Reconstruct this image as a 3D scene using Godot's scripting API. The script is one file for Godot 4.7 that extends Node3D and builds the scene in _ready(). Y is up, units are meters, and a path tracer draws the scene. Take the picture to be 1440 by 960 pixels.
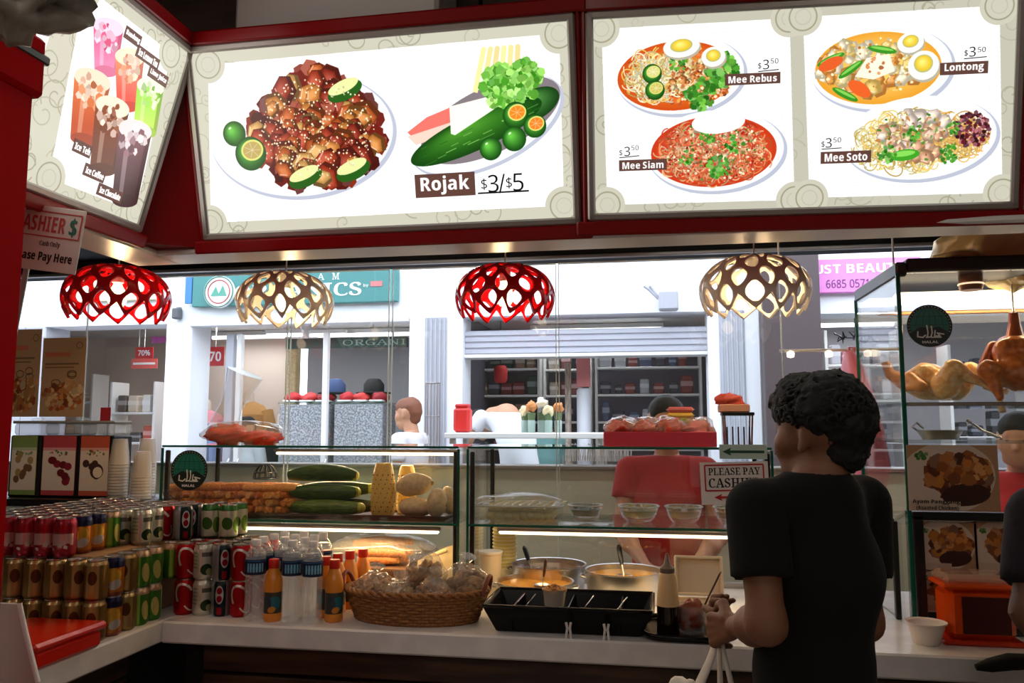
extends Node3D

# ---------------------------------------------------------------- helpers
var rng := RandomNumberGenerator.new()
var taken := {}
var M := {}


func numbered(called: String) -> String:
	taken[called] = int(taken.get(called, 0)) + 1
	var k: int = taken[called]
	return called if k == 1 else "%s_%03d" % [called, k - 1]


func tag(o: Node, label: String, category: String, group := "", kind := "") -> Node:
	o.set_meta("label", label)
	o.set_meta("category", category)
	if group != "":
		o.set_meta("group", group)
	if kind != "":
		o.set_meta("kind", kind)
	return o


func thing(called: String, label: String, category: String, at := Vector3.ZERO, group := "", turn := 0.0) -> Node3D:
	var o := Node3D.new()
	o.name = numbered(called)
	add_child(o)
	o.position = at
	o.rotation.y = turn
	tag(o, label, category, group)
	return o


func part(called: String, mesh: Mesh, m: Material, parent: Node, at := Vector3.ZERO, b := Basis()) -> MeshInstance3D:
	var o := MeshInstance3D.new()
	o.mesh = mesh
	o.material_override = m
	o.name = called if parent != self else numbered(called)
	o.transform = Transform3D(b, at)
	parent.add_child(o, true)
	return o


func struct(called: String, mesh: Mesh, m: Material, at := Vector3.ZERO) -> MeshInstance3D:
	var o := part(called, mesh, m, self, at)
	o.set_meta("kind", "structure")
	o.set_meta("label", called.replace("_", " ") + " of the food stall and its surroundings")
	o.set_meta("category", called.split("_")[0])
	return o


func label_it(o: Node, label: String) -> Node:
	o.set_meta("label", label)
	return o


func copy_of(o: Node3D, at: Vector3, label := "", turn := 0.0) -> Node3D:
	var r: Node3D = o.duplicate()
	r.name = numbered(str(o.name).rstrip("0123456789").rstrip("_"))
	add_child(r)
	r.position = at
	r.rotation.y = turn
	if label != "":
		r.set_meta("label", label)
	return r


func nth(k: int) -> String:
	return ["first", "second", "third", "fourth", "fifth", "sixth", "seventh", "eighth", "ninth", "tenth", "eleventh", "twelfth", "thirteenth"][k]


func mat(c: Color, rough := 0.5, metal := 0.0) -> StandardMaterial3D:
	var m := StandardMaterial3D.new()
	m.albedo_color = c
	m.roughness = rough
	m.metallic = metal
	return m


func rgb(r: int, g: int, b: int) -> Color:
	return Color(r / 255.0, g / 255.0, b / 255.0)


func glass(c: Color, alpha: float, rough := 0.02) -> StandardMaterial3D:
	var m := mat(c, rough)
	m.albedo_color.a = alpha
	m.transparency = BaseMaterial3D.TRANSPARENCY_ALPHA
	return m


func glow(c: Color, e: float) -> StandardMaterial3D:
	var m := mat(c, 0.4)
	m.emission_enabled = true
	m.emission = c
	m.emission_energy_multiplier = e
	return m


func grained(c: Color, c2: Color, rough: float, freq: float, stretch := Vector3.ONE, bump := 0.0, s := 1) -> StandardMaterial3D:
	var n := FastNoiseLite.new()
	n.seed = s
	n.frequency = freq
	n.fractal_octaves = 4
	var t := NoiseTexture2D.new()
	t.width = 256
	t.height = 256
	t.seamless = true
	t.noise = n
	var g := Gradient.new()
	g.set_color(0, c)
	g.set_color(1, c2)
	g.set_offset(0, 0.25)
	g.set_offset(1, 0.75)
	t.color_ramp = g
	var m := mat(Color.WHITE, rough)
	m.albedo_texture = t
	m.uv1_triplanar = true
	m.uv1_world_triplanar = true
	m.uv1_scale = stretch
	if bump > 0.0:
		var t2 := NoiseTexture2D.new()
		t2.width = 256
		t2.height = 256
		t2.seamless = true
		t2.as_normal_map = true
		t2.bump_strength = bump
		t2.noise = n
		m.normal_enabled = true
		m.normal_texture = t2
	return m


func printed(img: Image, rough := 0.5) -> StandardMaterial3D:
	var m := mat(Color.WHITE, rough)
	m.albedo_texture = ImageTexture.create_from_image(img)
	return m


class MB:
	var st := SurfaceTool.new()
	func _init() -> void:
		st.begin(Mesh.PRIMITIVE_TRIANGLES)
		st.set_smooth_group(-1)
	func flat() -> void:
		st.set_smooth_group(-1)
	func smooth(g := 1) -> void:
		st.set_smooth_group(g)
	func vert(p: Vector3, uv := Vector2.ZERO) -> void:
		st.set_uv(uv)
		st.add_vertex(p)
	# corners run counter-clockwise seen from outside
	func tri(a: Vector3, b: Vector3, c: Vector3, ua := Vector2.ZERO, ub := Vector2.ZERO, uc := Vector2.ZERO) -> void:
		vert(a, ua)
		vert(c, uc)
		vert(b, ub)
	func quad(a: Vector3, b: Vector3, c: Vector3, d: Vector3, ua := Vector2(0, 1), ub := Vector2(1, 1), uc := Vector2(1, 0), ud := Vector2(0, 0)) -> void:
		tri(a, b, c, ua, ub, uc)
		tri(a, c, d, ua, uc, ud)
	# a face of a convex shape around o, turned outward whatever the order of its corners
	func face(o: Vector3, p: Array) -> void:
		var n: Vector3 = (p[1] - p[0]).cross(p[2] - p[0])
		var q := p.duplicate()
		if n.dot(p[0] - o) < 0.0:
			q.reverse()
		for k in range(1, q.size() - 1):
			tri(q[0], q[k], q[k + 1])
	func box(size: Vector3, at := Vector3.ZERO, bevel := 0.0, b := Basis()) -> void:
		var h := size * 0.5
		var e: float = min(bevel, min(h.x, min(h.y, h.z)) * 0.9)
		if e <= 0.0:
			for ax in 3:
				for s in [-1.0, 1.0]:
					var q := []
					for k in [[-1, -1], [1, -1], [1, 1], [-1, 1]]:
						var v := Vector3.ZERO
						v[ax] = s * h[ax]
						v[(ax + 1) % 3] = k[0] * h[(ax + 1) % 3]
						v[(ax + 2) % 3] = k[1] * h[(ax + 2) % 3]
						q.append(at + b * v)
					face(at, q)
			return
		var cv := func(sx: float, sy: float, sz: float, ax: int) -> Vector3:
			var v := Vector3(sx * (h.x - e), sy * (h.y - e), sz * (h.z - e))
			v[ax] = [sx, sy, sz][ax] * h[ax]
			return at + b * v
		var sg := [-1.0, 1.0]
		for s in sg:
			face(at, [cv.call(s, -1.0, -1.0, 0), cv.call(s, 1.0, -1.0, 0), cv.call(s, 1.0, 1.0, 0), cv.call(s, -1.0, 1.0, 0)])
			face(at, [cv.call(-1.0, s, -1.0, 1), cv.call(1.0, s, -1.0, 1), cv.call(1.0, s, 1.0, 1), cv.call(-1.0, s, 1.0, 1)])
			face(at, [cv.call(-1.0, -1.0, s, 2), cv.call(1.0, -1.0, s, 2), cv.call(1.0, 1.0, s, 2), cv.call(-1.0, 1.0, s, 2)])
			for t in sg:
				face(at, [cv.call(s, t, -1.0, 0), cv.call(s, t, 1.0, 0), cv.call(s, t, 1.0, 1), cv.call(s, t, -1.0, 1)])
				face(at, [cv.call(s, -1.0, t, 0), cv.call(s, 1.0, t, 0), cv.call(s, 1.0, t, 2), cv.call(s, -1.0, t, 2)])
				face(at, [cv.call(-1.0, s, t, 1), cv.call(1.0, s, t, 1), cv.call(1.0, s, t, 2), cv.call(-1.0, s, t, 2)])
				for u in sg:
					face(at, [cv.call(s, t, u, 0), cv.call(s, t, u, 1), cv.call(s, t, u, 2)])
	# profile points are (radius, height) from the bottom up on the outside
	func lathe(pr: Array, segs := 24, at := Vector3.ZERO, b := Basis(), sx := 1.0, sz := 1.0) -> void:
		var g := 1
		var total := 0.0
		for k in pr.size() - 1:
			total += pr[k].distance_to(pr[k + 1])
		var run := 0.0
		for k in pr.size() - 1:
			var p: Vector2 = pr[k]
			var q: Vector2 = pr[k + 1]
			if k > 0:
				var d1: Vector2 = (p - pr[k - 1]).normalized()
				if d1.dot((q - p).normalized()) < 0.75:
					g += 1
			smooth(g)
			var v0 := 1.0 - run / total
			run += p.distance_to(q)
			var v1 := 1.0 - run / total
			for i in segs:
				var a0 := TAU * i / segs
				var a1 := TAU * (i + 1) / segs
				var u0 := float(i) / segs
				var u1 := float(i + 1) / segs
				var c0 := Vector3(cos(a0) * sx, 0, -sin(a0) * sz)
				var c1 := Vector3(cos(a1) * sx, 0, -sin(a1) * sz)
				var A := at + b * (c0 * p.x + Vector3(0, p.y, 0))
				var B := at + b * (c1 * p.x + Vector3(0, p.y, 0))
				var C := at + b * (c1 * q.x + Vector3(0, q.y, 0))
				var D := at + b * (c0 * q.x + Vector3(0, q.y, 0))
				if p.x > 1e-6:
					tri(A, B, C, Vector2(u0, v0), Vector2(u1, v0), Vector2(u1, v1))
				if q.x > 1e-6:
					tri(A, C, D, Vector2(u0, v0), Vector2(u1, v1), Vector2(u0, v1))
		flat()
	func tube(path: Array, r, segs := 8, flatten := 1.0, closed := false) -> void:
		smooth(1)
		var n := path.size()
		var rings := []
		var up := Vector3.UP
		for i in n:
			var t: Vector3
			if closed:
				t = (path[(i + 1) % n] - path[(i - 1 + n) % n]).normalized()
			else:
				t = (path[min(i + 1, n - 1)] - path[max(i - 1, 0)]).normalized()
			if absf(t.dot(up)) > 0.95:
				up = Vector3.RIGHT if absf(t.x) < 0.9 else Vector3.BACK
			var sd := t.cross(up).normalized()
			var nu := sd.cross(t).normalized()
			up = nu
			var rr: float = r[i] if r is Array else r
			var ring := []
			for k in segs:
				var a := TAU * k / segs
				ring.append(path[i] + (sd * cos(a) + nu * sin(a) * flatten) * rr)
			rings.append(ring)
		for i in (n if closed else n - 1):
			for k in segs:
				var k2 := (k + 1) % segs
				var j := (i + 1) % n
				quad(rings[i][k2], rings[i][k], rings[j][k], rings[j][k2])
		if not closed:
			flat()
			for k in range(1, segs - 1):
				tri(rings[0][0], rings[0][k], rings[0][k + 1])
				tri(rings[n - 1][0], rings[n - 1][k + 1], rings[n - 1][k])
		flat()
	# polygon in the xy plane pushed out along z by depth around z = 0
	func extrude(poly: PackedVector2Array, depth: float, xf := Transform3D()) -> void:
		flat()
		var p := poly
		if Geometry2D.is_polygon_clockwise(p):
			p = poly.duplicate()
			p.reverse()
		var ids := Geometry2D.triangulate_polygon(p)
		var h := depth * 0.5
		for k in range(0, ids.size(), 3):
			var a := p[ids[k]]
			var b := p[ids[k + 1]]
			var c := p[ids[k + 2]]
			if (b - a).cross(c - a) < 0.0:
				var t := b
				b = c
				c = t
			tri(xf * Vector3(a.x, a.y, h), xf * Vector3(b.x, b.y, h), xf * Vector3(c.x, c.y, h))
			tri(xf * Vector3(a.x, a.y, -h), xf * Vector3(c.x, c.y, -h), xf * Vector3(b.x, b.y, -h))
		for k in p.size():
			var a := p[k]
			var b := p[(k + 1) % p.size()]
			quad(xf * Vector3(a.x, a.y, -h), xf * Vector3(b.x, b.y, -h), xf * Vector3(b.x, b.y, h), xf * Vector3(a.x, a.y, h))
	# a lumpy ball: f(direction) gives the length factor
	func ball(r: Vector3, at := Vector3.ZERO, noise: FastNoiseLite = null, amp := 0.0, rows := 12, cols := 18, b := Basis()) -> void:
		smooth(1)
		var grid := []
		for i in rows + 1:
			var row := []
			for j in cols:
				var th := PI * i / rows
				var ph := TAU * j / cols
				var d := Vector3(sin(th) * cos(ph), cos(th), -sin(th) * sin(ph))
				var k := 1.0
				if noise:
					k += amp * noise.get_noise_3dv((d * r + at) * 100.0)
				row.append(at + b * (d * r * k))
			grid.append(row)
		for i in rows:
			for j in cols:
				var j2 := (j + 1) % cols
				if i > 0:
					tri(grid[i + 1][j], grid[i][j2], grid[i][j])
				if i < rows - 1:
					tri(grid[i + 1][j], grid[i + 1][j2], grid[i][j2])
		flat()
	func done() -> ArrayMesh:
		st.generate_normals()
		st.index()
		return st.commit()


func box_mesh(size: Vector3, bevel := 0.0, at := Vector3.ZERO) -> ArrayMesh:
	var m := MB.new()
	m.box(size, at, bevel)
	return m.done()


func lathe_mesh(pr: Array, segs := 24, sx := 1.0, sz := 1.0) -> ArrayMesh:
	var m := MB.new()
	m.lathe(pr, segs, Vector3.ZERO, Basis(), sx, sz)
	return m.done()


func tube_mesh(path: Array, r, segs := 8, flatten := 1.0, closed := false) -> ArrayMesh:
	var m := MB.new()
	m.tube(path, r, segs, flatten, closed)
	return m.done()


func ext_mesh(poly: PackedVector2Array, depth: float) -> ArrayMesh:
	var m := MB.new()
	m.extrude(poly, depth)
	return m.done()


func lumps(s: int, freq: float) -> FastNoiseLite:
	var n := FastNoiseLite.new()
	n.seed = s
	n.frequency = freq
	n.fractal_octaves = 3
	return n


func ball_mesh(r: Vector3, s := 0, amp := 0.0, freq := 0.1, rows := 12, cols := 18) -> ArrayMesh:
	var m := MB.new()
	m.ball(r, Vector3.ZERO, lumps(s, freq) if amp > 0.0 else null, amp, rows, cols)
	return m.done()


# a flat printed card of given size with thickness; its front shows the whole picture
func card_mesh(w: float, h: float, thick := 0.002) -> ArrayMesh:
	var m := MB.new()
	var t := thick * 0.5
	m.quad(Vector3(-w / 2, -h / 2, t), Vector3(w / 2, -h / 2, t), Vector3(w / 2, h / 2, t), Vector3(-w / 2, h / 2, t))
	var z := Vector2(0.02, 0.02)
	var c := [Vector3(-w / 2, -h / 2, -t), Vector3(w / 2, -h / 2, -t), Vector3(w / 2, h / 2, -t), Vector3(-w / 2, h / 2, -t)]
	m.quad(c[1], c[0], c[3], c[2], z, z, z, z)
	for k in 4:
		var a: Vector3 = c[k]
		var b: Vector3 = c[(k + 1) % 4]
		m.quad(a, b, b + Vector3(0, 0, thick), a + Vector3(0, 0, thick), z, z, z, z)
	return m.done()


func disc_mesh(r: float, thick := 0.002) -> ArrayMesh:
	var m := MB.new()
	for k in 40:
		var a := Vector2.from_angle(TAU * k / 40)
		var b := Vector2.from_angle(TAU * (k + 1) / 40)
		var z := thick / 2
		var ua := Vector2(0.5 + a.x / 2, 0.5 - a.y / 2)
		var ub := Vector2(0.5 + b.x / 2, 0.5 - b.y / 2)
		var A := Vector3(a.x * r, a.y * r, z)
		var B := Vector3(b.x * r, b.y * r, z)
		var o := Vector3(0, 0, thick)
		m.tri(Vector3(0, 0, z), A, B, Vector2(0.5, 0.5), ua, ub)
		m.tri(Vector3(0, 0, -z), B - o, A - o, Vector2(0.5, 0.5), ub, ua)
		m.quad(A - o, B - o, B, A, ua, ub, ub, ua)
	return m.done()


func lettering(s: String, w: float, h: float, at: Vector3, m: Material, parent: Node, b := Basis(), serif := false, bold := true, mono := false) -> MeshInstance3D:
	var f := SystemFont.new()
	f.font_names = PackedStringArray(["Droid Serif" if serif else ("Droid Sans Mono" if mono else "Droid Sans")])
	f.font_weight = 700 if bold else 400
	var t := TextMesh.new()
	t.font = f
	t.text = s
	t.font_size = 32
	t.pixel_size = 0.01
	t.depth = 0.02
	t.curve_step = 1.5
	var bb := t.get_aabb()
	var k := Vector3(w / bb.size.x, h / bb.size.y, 0.06)
	var o := part("lettering", t, m, parent, at - b * (bb.get_center() * k), b * Basis.from_scale(k))
	return o


# ---------------------------------------------------------------- flat print
class PT:
	var img: Image
	var s := 1.0
	var w := 1.0
	var h := 1.0
	# the sheet is w by h metres; u runs right and v up from its centre
	func _init(W: float, H: float, px: float, c: Color) -> void:
		s = px
		w = W
		h = H
		img = Image.create_empty(int(W * px), int(H * px), false, Image.FORMAT_RGB8)
		img.fill(c)
	# finer print: paint large, then scale down
	func finished() -> Image:
		img.resize(img.get_width() / 2, img.get_height() / 2, Image.INTERPOLATE_LANCZOS)
		return img
	# an ellipse that runs from the colour c at its edge to d inside, the bright spot moved by off
	func grad(p: Vector2, rx: float, ry: float, rot: float, c: Color, d: Color, off := Vector2.ZERO, n := 12) -> void:
		for k in n:
			var t := k / float(n)
			ell(p + off * t, rx * (1.0 - 0.9 * t), ry * (1.0 - 0.9 * t), rot, c.lerp(d, t))
	func span(y: int, x0: float, x1: float, c: Color) -> void:
		var a := int(round(x0))
		var n := int(round(x1)) - a
		if n > 0:
			img.fill_rect(Rect2i(a, y, n, 1), c)
	func ell(p: Vector2, rx: float, ry: float, rot: float, c: Color) -> void:
		var cx := (p.x + w / 2) * s
		var cy := (h / 2 - p.y) * s
		var a := rx * s
		var b := ry * s
		var co := cos(-rot)
		var si := sin(-rot)
		var A := co * co / (a * a) + si * si / (b * b)
		var B := 2.0 * co * si * (1.0 / (a * a) - 1.0 / (b * b))
		var Cc := si * si / (a * a) + co * co / (b * b)
		var ext := sqrt(a * a * si * si + b * b * co * co)
		for y in range(int(floor(cy - ext)), int(ceil(cy + ext)) + 1):
			var dy := y + 0.5 - cy
			var disc := B * B * dy * dy - 4.0 * A * (Cc * dy * dy - 1.0)
			if disc <= 0.0:
				continue
			var q := sqrt(disc)
			span(y, cx + (-B * dy - q) / (2.0 * A), cx + (-B * dy + q) / (2.0 * A), c)
	func poly(pts: Array, c: Color) -> void:
		var P := []
		var lo := 1e9
		var hi := -1e9
		for p in pts:
			var q := Vector2((p.x + w / 2) * s, (h / 2 - p.y) * s)
			P.append(q)
			lo = min(lo, q.y)
			hi = max(hi, q.y)
		for y in range(int(floor(lo)), int(ceil(hi)) + 1):
			var xs := []
			var yy := y + 0.5
			for k in P.size():
				var a: Vector2 = P[k]
				var b: Vector2 = P[(k + 1) % P.size()]
				if (a.y <= yy) != (b.y <= yy):
					xs.append(a.x + (yy - a.y) / (b.y - a.y) * (b.x - a.x))
			xs.sort()
			for k in range(0, xs.size() - 1, 2):
				span(y, xs[k], xs[k + 1], c)
	func rect(p: Vector2, q: Vector2, c: Color) -> void:
		poly([p, Vector2(q.x, p.y), q, Vector2(p.x, q.y)], c)
	func line(pts: Array, wd: float, c: Color) -> void:
		for k in pts.size() - 1:
			var a: Vector2 = pts[k]
			var b: Vector2 = pts[k + 1]
			var n := (b - a).normalized().orthogonal() * wd * 0.5
			poly([a + n, b + n, b - n, a - n], c)
			if wd * s > 2.5:
				ell(b, wd / 2, wd / 2, 0, c)
	func ring(p: Vector2, rx: float, ry: float, rot: float, wd: float, c: Color, a0 := 0.0, a1 := TAU) -> void:
		var pts := []
		var n := 28
		for k in n + 1:
			var a := a0 + (a1 - a0) * k / n
			pts.append(p + Vector2(cos(a) * rx, sin(a) * ry).rotated(rot))
		line(pts, wd, c)
	func curl(p: Vector2, r: float, turns: float, a0: float, wd: float, c: Color) -> void:
		var pts := []
		var n := int(absf(turns) * 20.0)
		for k in n + 1:
			var t := float(k) / n
			pts.append(p + Vector2.from_angle(a0 + turns * TAU * t) * r * (1.0 - 0.82 * t))
		line(pts, wd, c)
	# n irregular pieces inside an ellipse
	func bits(rg: RandomNumberGenerator, p: Vector2, rx: float, ry: float, n: int, size: float, cols: Array, long := 1.0, rot0 := 99.0) -> void:
		for k in n:
			var a := rg.randf() * TAU
			var r := sqrt(rg.randf())
			var q := p + Vector2(cos(a) * rx, sin(a) * ry) * r
			var col: Color = cols[rg.randi() % cols.size()]
			col = col.lightened(rg.randf() * 0.25) if rg.randf() < 0.5 else col.darkened(rg.randf() * 0.25)
			var sz := size * rg.randf_range(0.6, 1.3)
			var rot := rg.randf() * TAU if rot0 > 50.0 else rot0 + rg.randf_range(-0.4, 0.4)
			var m := 5 + rg.randi() % 3
			var pts := []
			for i in m:
				var ang := TAU * i / m
				pts.append(q + (Vector2(cos(ang) * long, sin(ang)) * sz * rg.randf_range(0.7, 1.15)).rotated(rot))
			poly(pts, col)


# ---------------------------------------------------------------- bodies: tapered bones joined with a smooth minimum, meshed as surface nets
# bones are [from, to, radius from, radius to]; cuts are [normal, distance] and keep what lies behind the plane
func nets(bones: Array, k: float, cell: float, cuts := [], noise: FastNoiseLite = null, amp := 0.0) -> ArrayMesh:
	var lo := Vector3.ONE * 1e9
	var hi := -lo
	for b in bones:
		var r: float = max(b[2], b[3]) + k + cell * 3.0 + amp
		for e in 2:
			lo = lo.min(b[e] - Vector3.ONE * r)
			hi = hi.max(b[e] + Vector3.ONE * r)
	var nx := int(ceil((hi.x - lo.x) / cell)) + 1
	var ny := int(ceil((hi.y - lo.y) / cell)) + 1
	var nz := int(ceil((hi.z - lo.z) / cell)) + 1
	var val := PackedFloat32Array()
	val.resize(nx * ny * nz)
	val.fill(9.0)
	for b in bones:
		var a: Vector3 = b[0]
		var ab: Vector3 = b[1] - a
		var ra: float = b[2]
		var rd: float = b[3] - b[2]
		var l2: float = max(ab.length_squared(), 1e-12)
		var pad: float = max(b[2], b[3]) + k + cell * 2.0 + amp
		var p0: Vector3 = (a.min(b[1]) - Vector3.ONE * pad - lo) / cell
		var p1: Vector3 = (a.max(b[1]) + Vector3.ONE * pad - lo) / cell
		for iz in range(maxi(0, int(p0.z)), mini(nz - 1, int(p1.z) + 1) + 1):
			for iy in range(maxi(0, int(p0.y)), mini(ny - 1, int(p1.y) + 1) + 1):
				var base := (iz * ny + iy) * nx
				for ix in range(maxi(0, int(p0.x)), mini(nx - 1, int(p1.x) + 1) + 1):
					var q := Vector3(lo.x + ix * cell, lo.y + iy * cell, lo.z + iz * cell) - a
					var t := clampf(q.dot(ab) / l2, 0.0, 1.0)
					var d := (q - ab * t).length() - ra - rd * t
					var o := val[base + ix]
					if o < 8.0:
						var hh := maxf(k - absf(o - d), 0.0) / k
						d = minf(o, d) - hh * hh * k * 0.25
					val[base + ix] = d
	if noise or cuts.size() > 0:
		for iz in nz:
			for iy in ny:
				var base := (iz * ny + iy) * nx
				for ix in nx:
					var v := val[base + ix]
					if v > 8.0:
						continue
					var q := Vector3(lo.x + ix * cell, lo.y + iy * cell, lo.z + iz * cell)
					if noise:
						v += amp * noise.get_noise_3dv(q * 100.0)
					for c in cuts:
						v = maxf(v, c[0].dot(q) - c[1])
					val[base + ix] = v
	var verts := PackedVector3Array()
	var ids := PackedInt32Array()
	ids.resize(nx * ny * nz)
	ids.fill(-1)
	var sy := nx
	var sz := nx * ny
	var c2 := cell * 2.5
	var offs := [0, 1, sy, sy + 1, sz, sz + 1, sz + sy, sz + sy + 1]
	var edges := [[0, 1], [2, 3], [4, 5], [6, 7], [0, 2], [1, 3], [4, 6], [5, 7], [0, 4], [1, 5], [2, 6], [3, 7]]
	for iz in nz - 1:
		for iy in ny - 1:
			for ix in nx - 1:
				var i := (iz * ny + iy) * nx + ix
				var v0 := val[i]
				if v0 > c2 or v0 < -c2:
					continue
				var f := [v0, val[i + 1], val[i + sy], val[i + sy + 1], val[i + sz], val[i + sz + 1], val[i + sz + sy], val[i + sz + sy + 1]]
				var m := 0
				for j in 8:
					if f[j] < 0.0:
						m += 1
				if m == 0 or m == 8:
					continue
				var sum := Vector3.ZERO
				var cnt := 0
				for e in edges:
					var fa: float = f[e[0]]
					var fb: float = f[e[1]]
					if (fa < 0.0) != (fb < 0.0):
						var t := fa / (fa - fb)
						var A := Vector3(e[0] & 1, (e[0] >> 1) & 1, e[0] >> 2)
						var B := Vector3(e[1] & 1, (e[1] >> 1) & 1, e[1] >> 2)
						sum += A.lerp(B, t)
						cnt += 1
				ids[i] = verts.size()
				verts.append(lo + (Vector3(ix, iy, iz) + sum / cnt) * cell)
	var tris := PackedInt32Array()
	var dirs := [1, sy, sz]
	for iz in range(1, nz - 1):
		for iy in range(1, ny - 1):
			for ix in range(1, nx - 1):
				var i := (iz * ny + iy) * nx + ix
				if ids[i] < 0:
					continue
				var v0 := val[i]
				for ax in 3:
					var v1 := val[i + dirs[ax]]
					if (v0 < 0.0) == (v1 < 0.0):
						continue
					var u: int = dirs[(ax + 1) % 3]
					var w: int = dirs[(ax + 2) % 3]
					var A := ids[i - u - w]
					var B := ids[i - w]
					var C := ids[i]
					var D := ids[i - u]
					if A < 0 or B < 0 or D < 0:
						continue
					if v0 < 0.0:
						tris.append_array([A, C, B, A, D, C])
					else:
						tris.append_array([A, B, C, A, C, D])
	var nrm := PackedVector3Array()
	nrm.resize(verts.size())
	for t in range(0, tris.size(), 3):
		var n := (verts[tris[t + 2]] - verts[tris[t]]).cross(verts[tris[t + 1]] - verts[tris[t]])
		nrm[tris[t]] += n
		nrm[tris[t + 1]] += n
		nrm[tris[t + 2]] += n
	for j in nrm.size():
		nrm[j] = nrm[j].normalized()
	var arr := []
	arr.resize(Mesh.ARRAY_MAX)
	arr[Mesh.ARRAY_VERTEX] = verts
	arr[Mesh.ARRAY_NORMAL] = nrm
	arr[Mesh.ARRAY_INDEX] = tris
	var me := ArrayMesh.new()
	me.add_surface_from_arrays(Mesh.PRIMITIVE_TRIANGLES, arr)
	return me


func strip_light(parent: Node, at: Vector3, b: Basis, size: Vector2, c: Color, e: float) -> void:
	var l := AreaLight3D.new()
	l.area_size = size
	l.light_color = c
	l.light_energy = e
	l.area_range = 12.0
	l.area_attenuation = 2.0
	l.shadow_enabled = true
	l.transform = Transform3D(b, at)
	parent.add_child(l, true)


func facing(dir: Vector3, up := Vector3.UP) -> Basis:
	return Basis.looking_at(dir, up)



# ---------------------------------------------------------------- the scene
func _ready() -> void:
	rng.seed = 7
	var cam := Camera3D.new()
	cam.name = "camera"
	cam.position = Vector3(0, 1.58, 0)
	cam.rotation_degrees = Vector3(5.9571, 9.9, 0)
	cam.fov = 45.3105
	cam.near = 0.05
	cam.far = 100.0
	add_child(cam)
	cam.current = true
	var env := Environment.new()
	env.background_mode = Environment.BG_SKY
	var sky := Sky.new()
	var sm := ProceduralSkyMaterial.new()
	sm.sky_top_color = Color(0.88, 0.93, 1.0)
	sm.sky_horizon_color = Color(0.93, 0.96, 1.0)
	sm.ground_horizon_color = Color(0.55, 0.56, 0.58)
	sm.ground_bottom_color = Color(0.35, 0.35, 0.36)
	sky.sky_material = sm
	env.sky = sky
	env.background_energy_multiplier = 5.2
	env.tonemap_mode = Environment.TONE_MAPPER_LINEAR
	env.tonemap_exposure = 1.0
	env.sdfgi_enabled = true
	env.ssao_enabled = true
	env.ssil_enabled = true
	var we := WorldEnvironment.new()
	we.environment = env
	add_child(we)
	materials()
	hall_lights()
	stall_lights()
	shell()
	counters()
	menu_boards()
	display_cases()
	pendants()
	cans()
	bottles()
	left_corner()
	produce()
	counter_food()
	shelf_food()
	signs()
	chicken_case()
	street()
	shop_goods()
	people()


func materials() -> void:
	M.red = mat(rgb(140, 8, 14), 0.22)
	M.red_paint = mat(rgb(166, 4, 8), 0.55)
	M.red_paint.metallic_specular = 0.1
	M.gloss_black = mat(rgb(5, 5, 6), 0.22)
	M.gloss_black.metallic_specular = 0.35
	M.white = mat(rgb(232, 230, 226), 0.35)
	M.counter = grained(rgb(222, 218, 216), rgb(234, 231, 228), 0.25, 0.02, Vector3.ONE * 1.5)
	M.black = mat(rgb(12, 12, 13), 0.35)
	M.matt_black = mat(rgb(9, 9, 10), 0.8)
	M.alu = mat(rgb(176, 170, 165), 0.35, 0.8)
	M.chrome = mat(rgb(225, 225, 228), 0.15, 1.0)
	M.steel = mat(rgb(200, 196, 190), 0.28, 1.0)
	M.wood_dark = grained(rgb(52, 34, 24), rgb(84, 56, 38), 0.45, 0.012, Vector3(0.6, 5, 0.6), 1.0)
	M.ceil = grained(rgb(98, 84, 74), rgb(118, 102, 90), 0.7, 0.01, Vector3(0.6, 3, 3))
	M.floor = grained(rgb(168, 162, 156), rgb(190, 184, 178), 0.35, 0.02, Vector3.ONE)
	M.room = mat(rgb(120, 105, 95), 0.8)
	M.pane = glass(rgb(70, 96, 88), 0.05)
	M.pane_green = glass(rgb(70, 130, 108), 0.2)
	M.glass_edge = mat(rgb(24, 92, 74), 0.08)
	M.glass_edge_pale = glass(rgb(225, 238, 236), 0.75)
	M.frost = glass(rgb(205, 212, 196), 0.78, 0.6)
	M.clear = glass(rgb(240, 245, 245), 0.10)
	M.film = glass(rgb(215, 208, 196), 0.2, 0.1)
	M.text_black = mat(rgb(14, 12, 12), 0.6)
	M.text_white = mat(rgb(250, 250, 250), 0.5)
	M.facade = mat(rgb(240, 241, 244), 0.7)
	M.facade_grey = mat(rgb(176, 177, 184), 0.7)
	M.concrete = grained(rgb(150, 150, 152), rgb(172, 172, 174), 0.8, 0.02)
	M.brown_wall = mat(rgb(74, 60, 60), 0.5)


func hall_lights() -> void:
	# flush ceiling panels of the hall in front of the stall
	for q in [[-2.9, -0.75, 0.28], [-0.9, -0.75, 0.28], [1.1, -0.75, 0.28], [-2.6, 2.6, 1.9], [0.0, 2.6, 1.9], [2.6, 2.6, 1.9]]:
		var o := thing("ceiling_panel_light", "flush white ceiling panel light over the hall", "light", Vector3(q[0], 3.25, q[1]), "ceiling panel lights of the hall")
		part("frame", box_mesh(Vector3(0.64, 0.03, 0.64), 0.004), M.white, o, Vector3(0, -0.015, 0))
		part("diffuser", box_mesh(Vector3(0.58, 0.01, 0.58), 0.002), glow(Color(1, 0.97, 0.93), 1.5), o, Vector3(0, -0.032, 0))
		strip_light(o, Vector3(0, -0.045, 0), facing(Vector3.DOWN, Vector3.RIGHT), Vector2(0.58, 0.58), Color(1, 0.95, 0.90), q[2])


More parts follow.
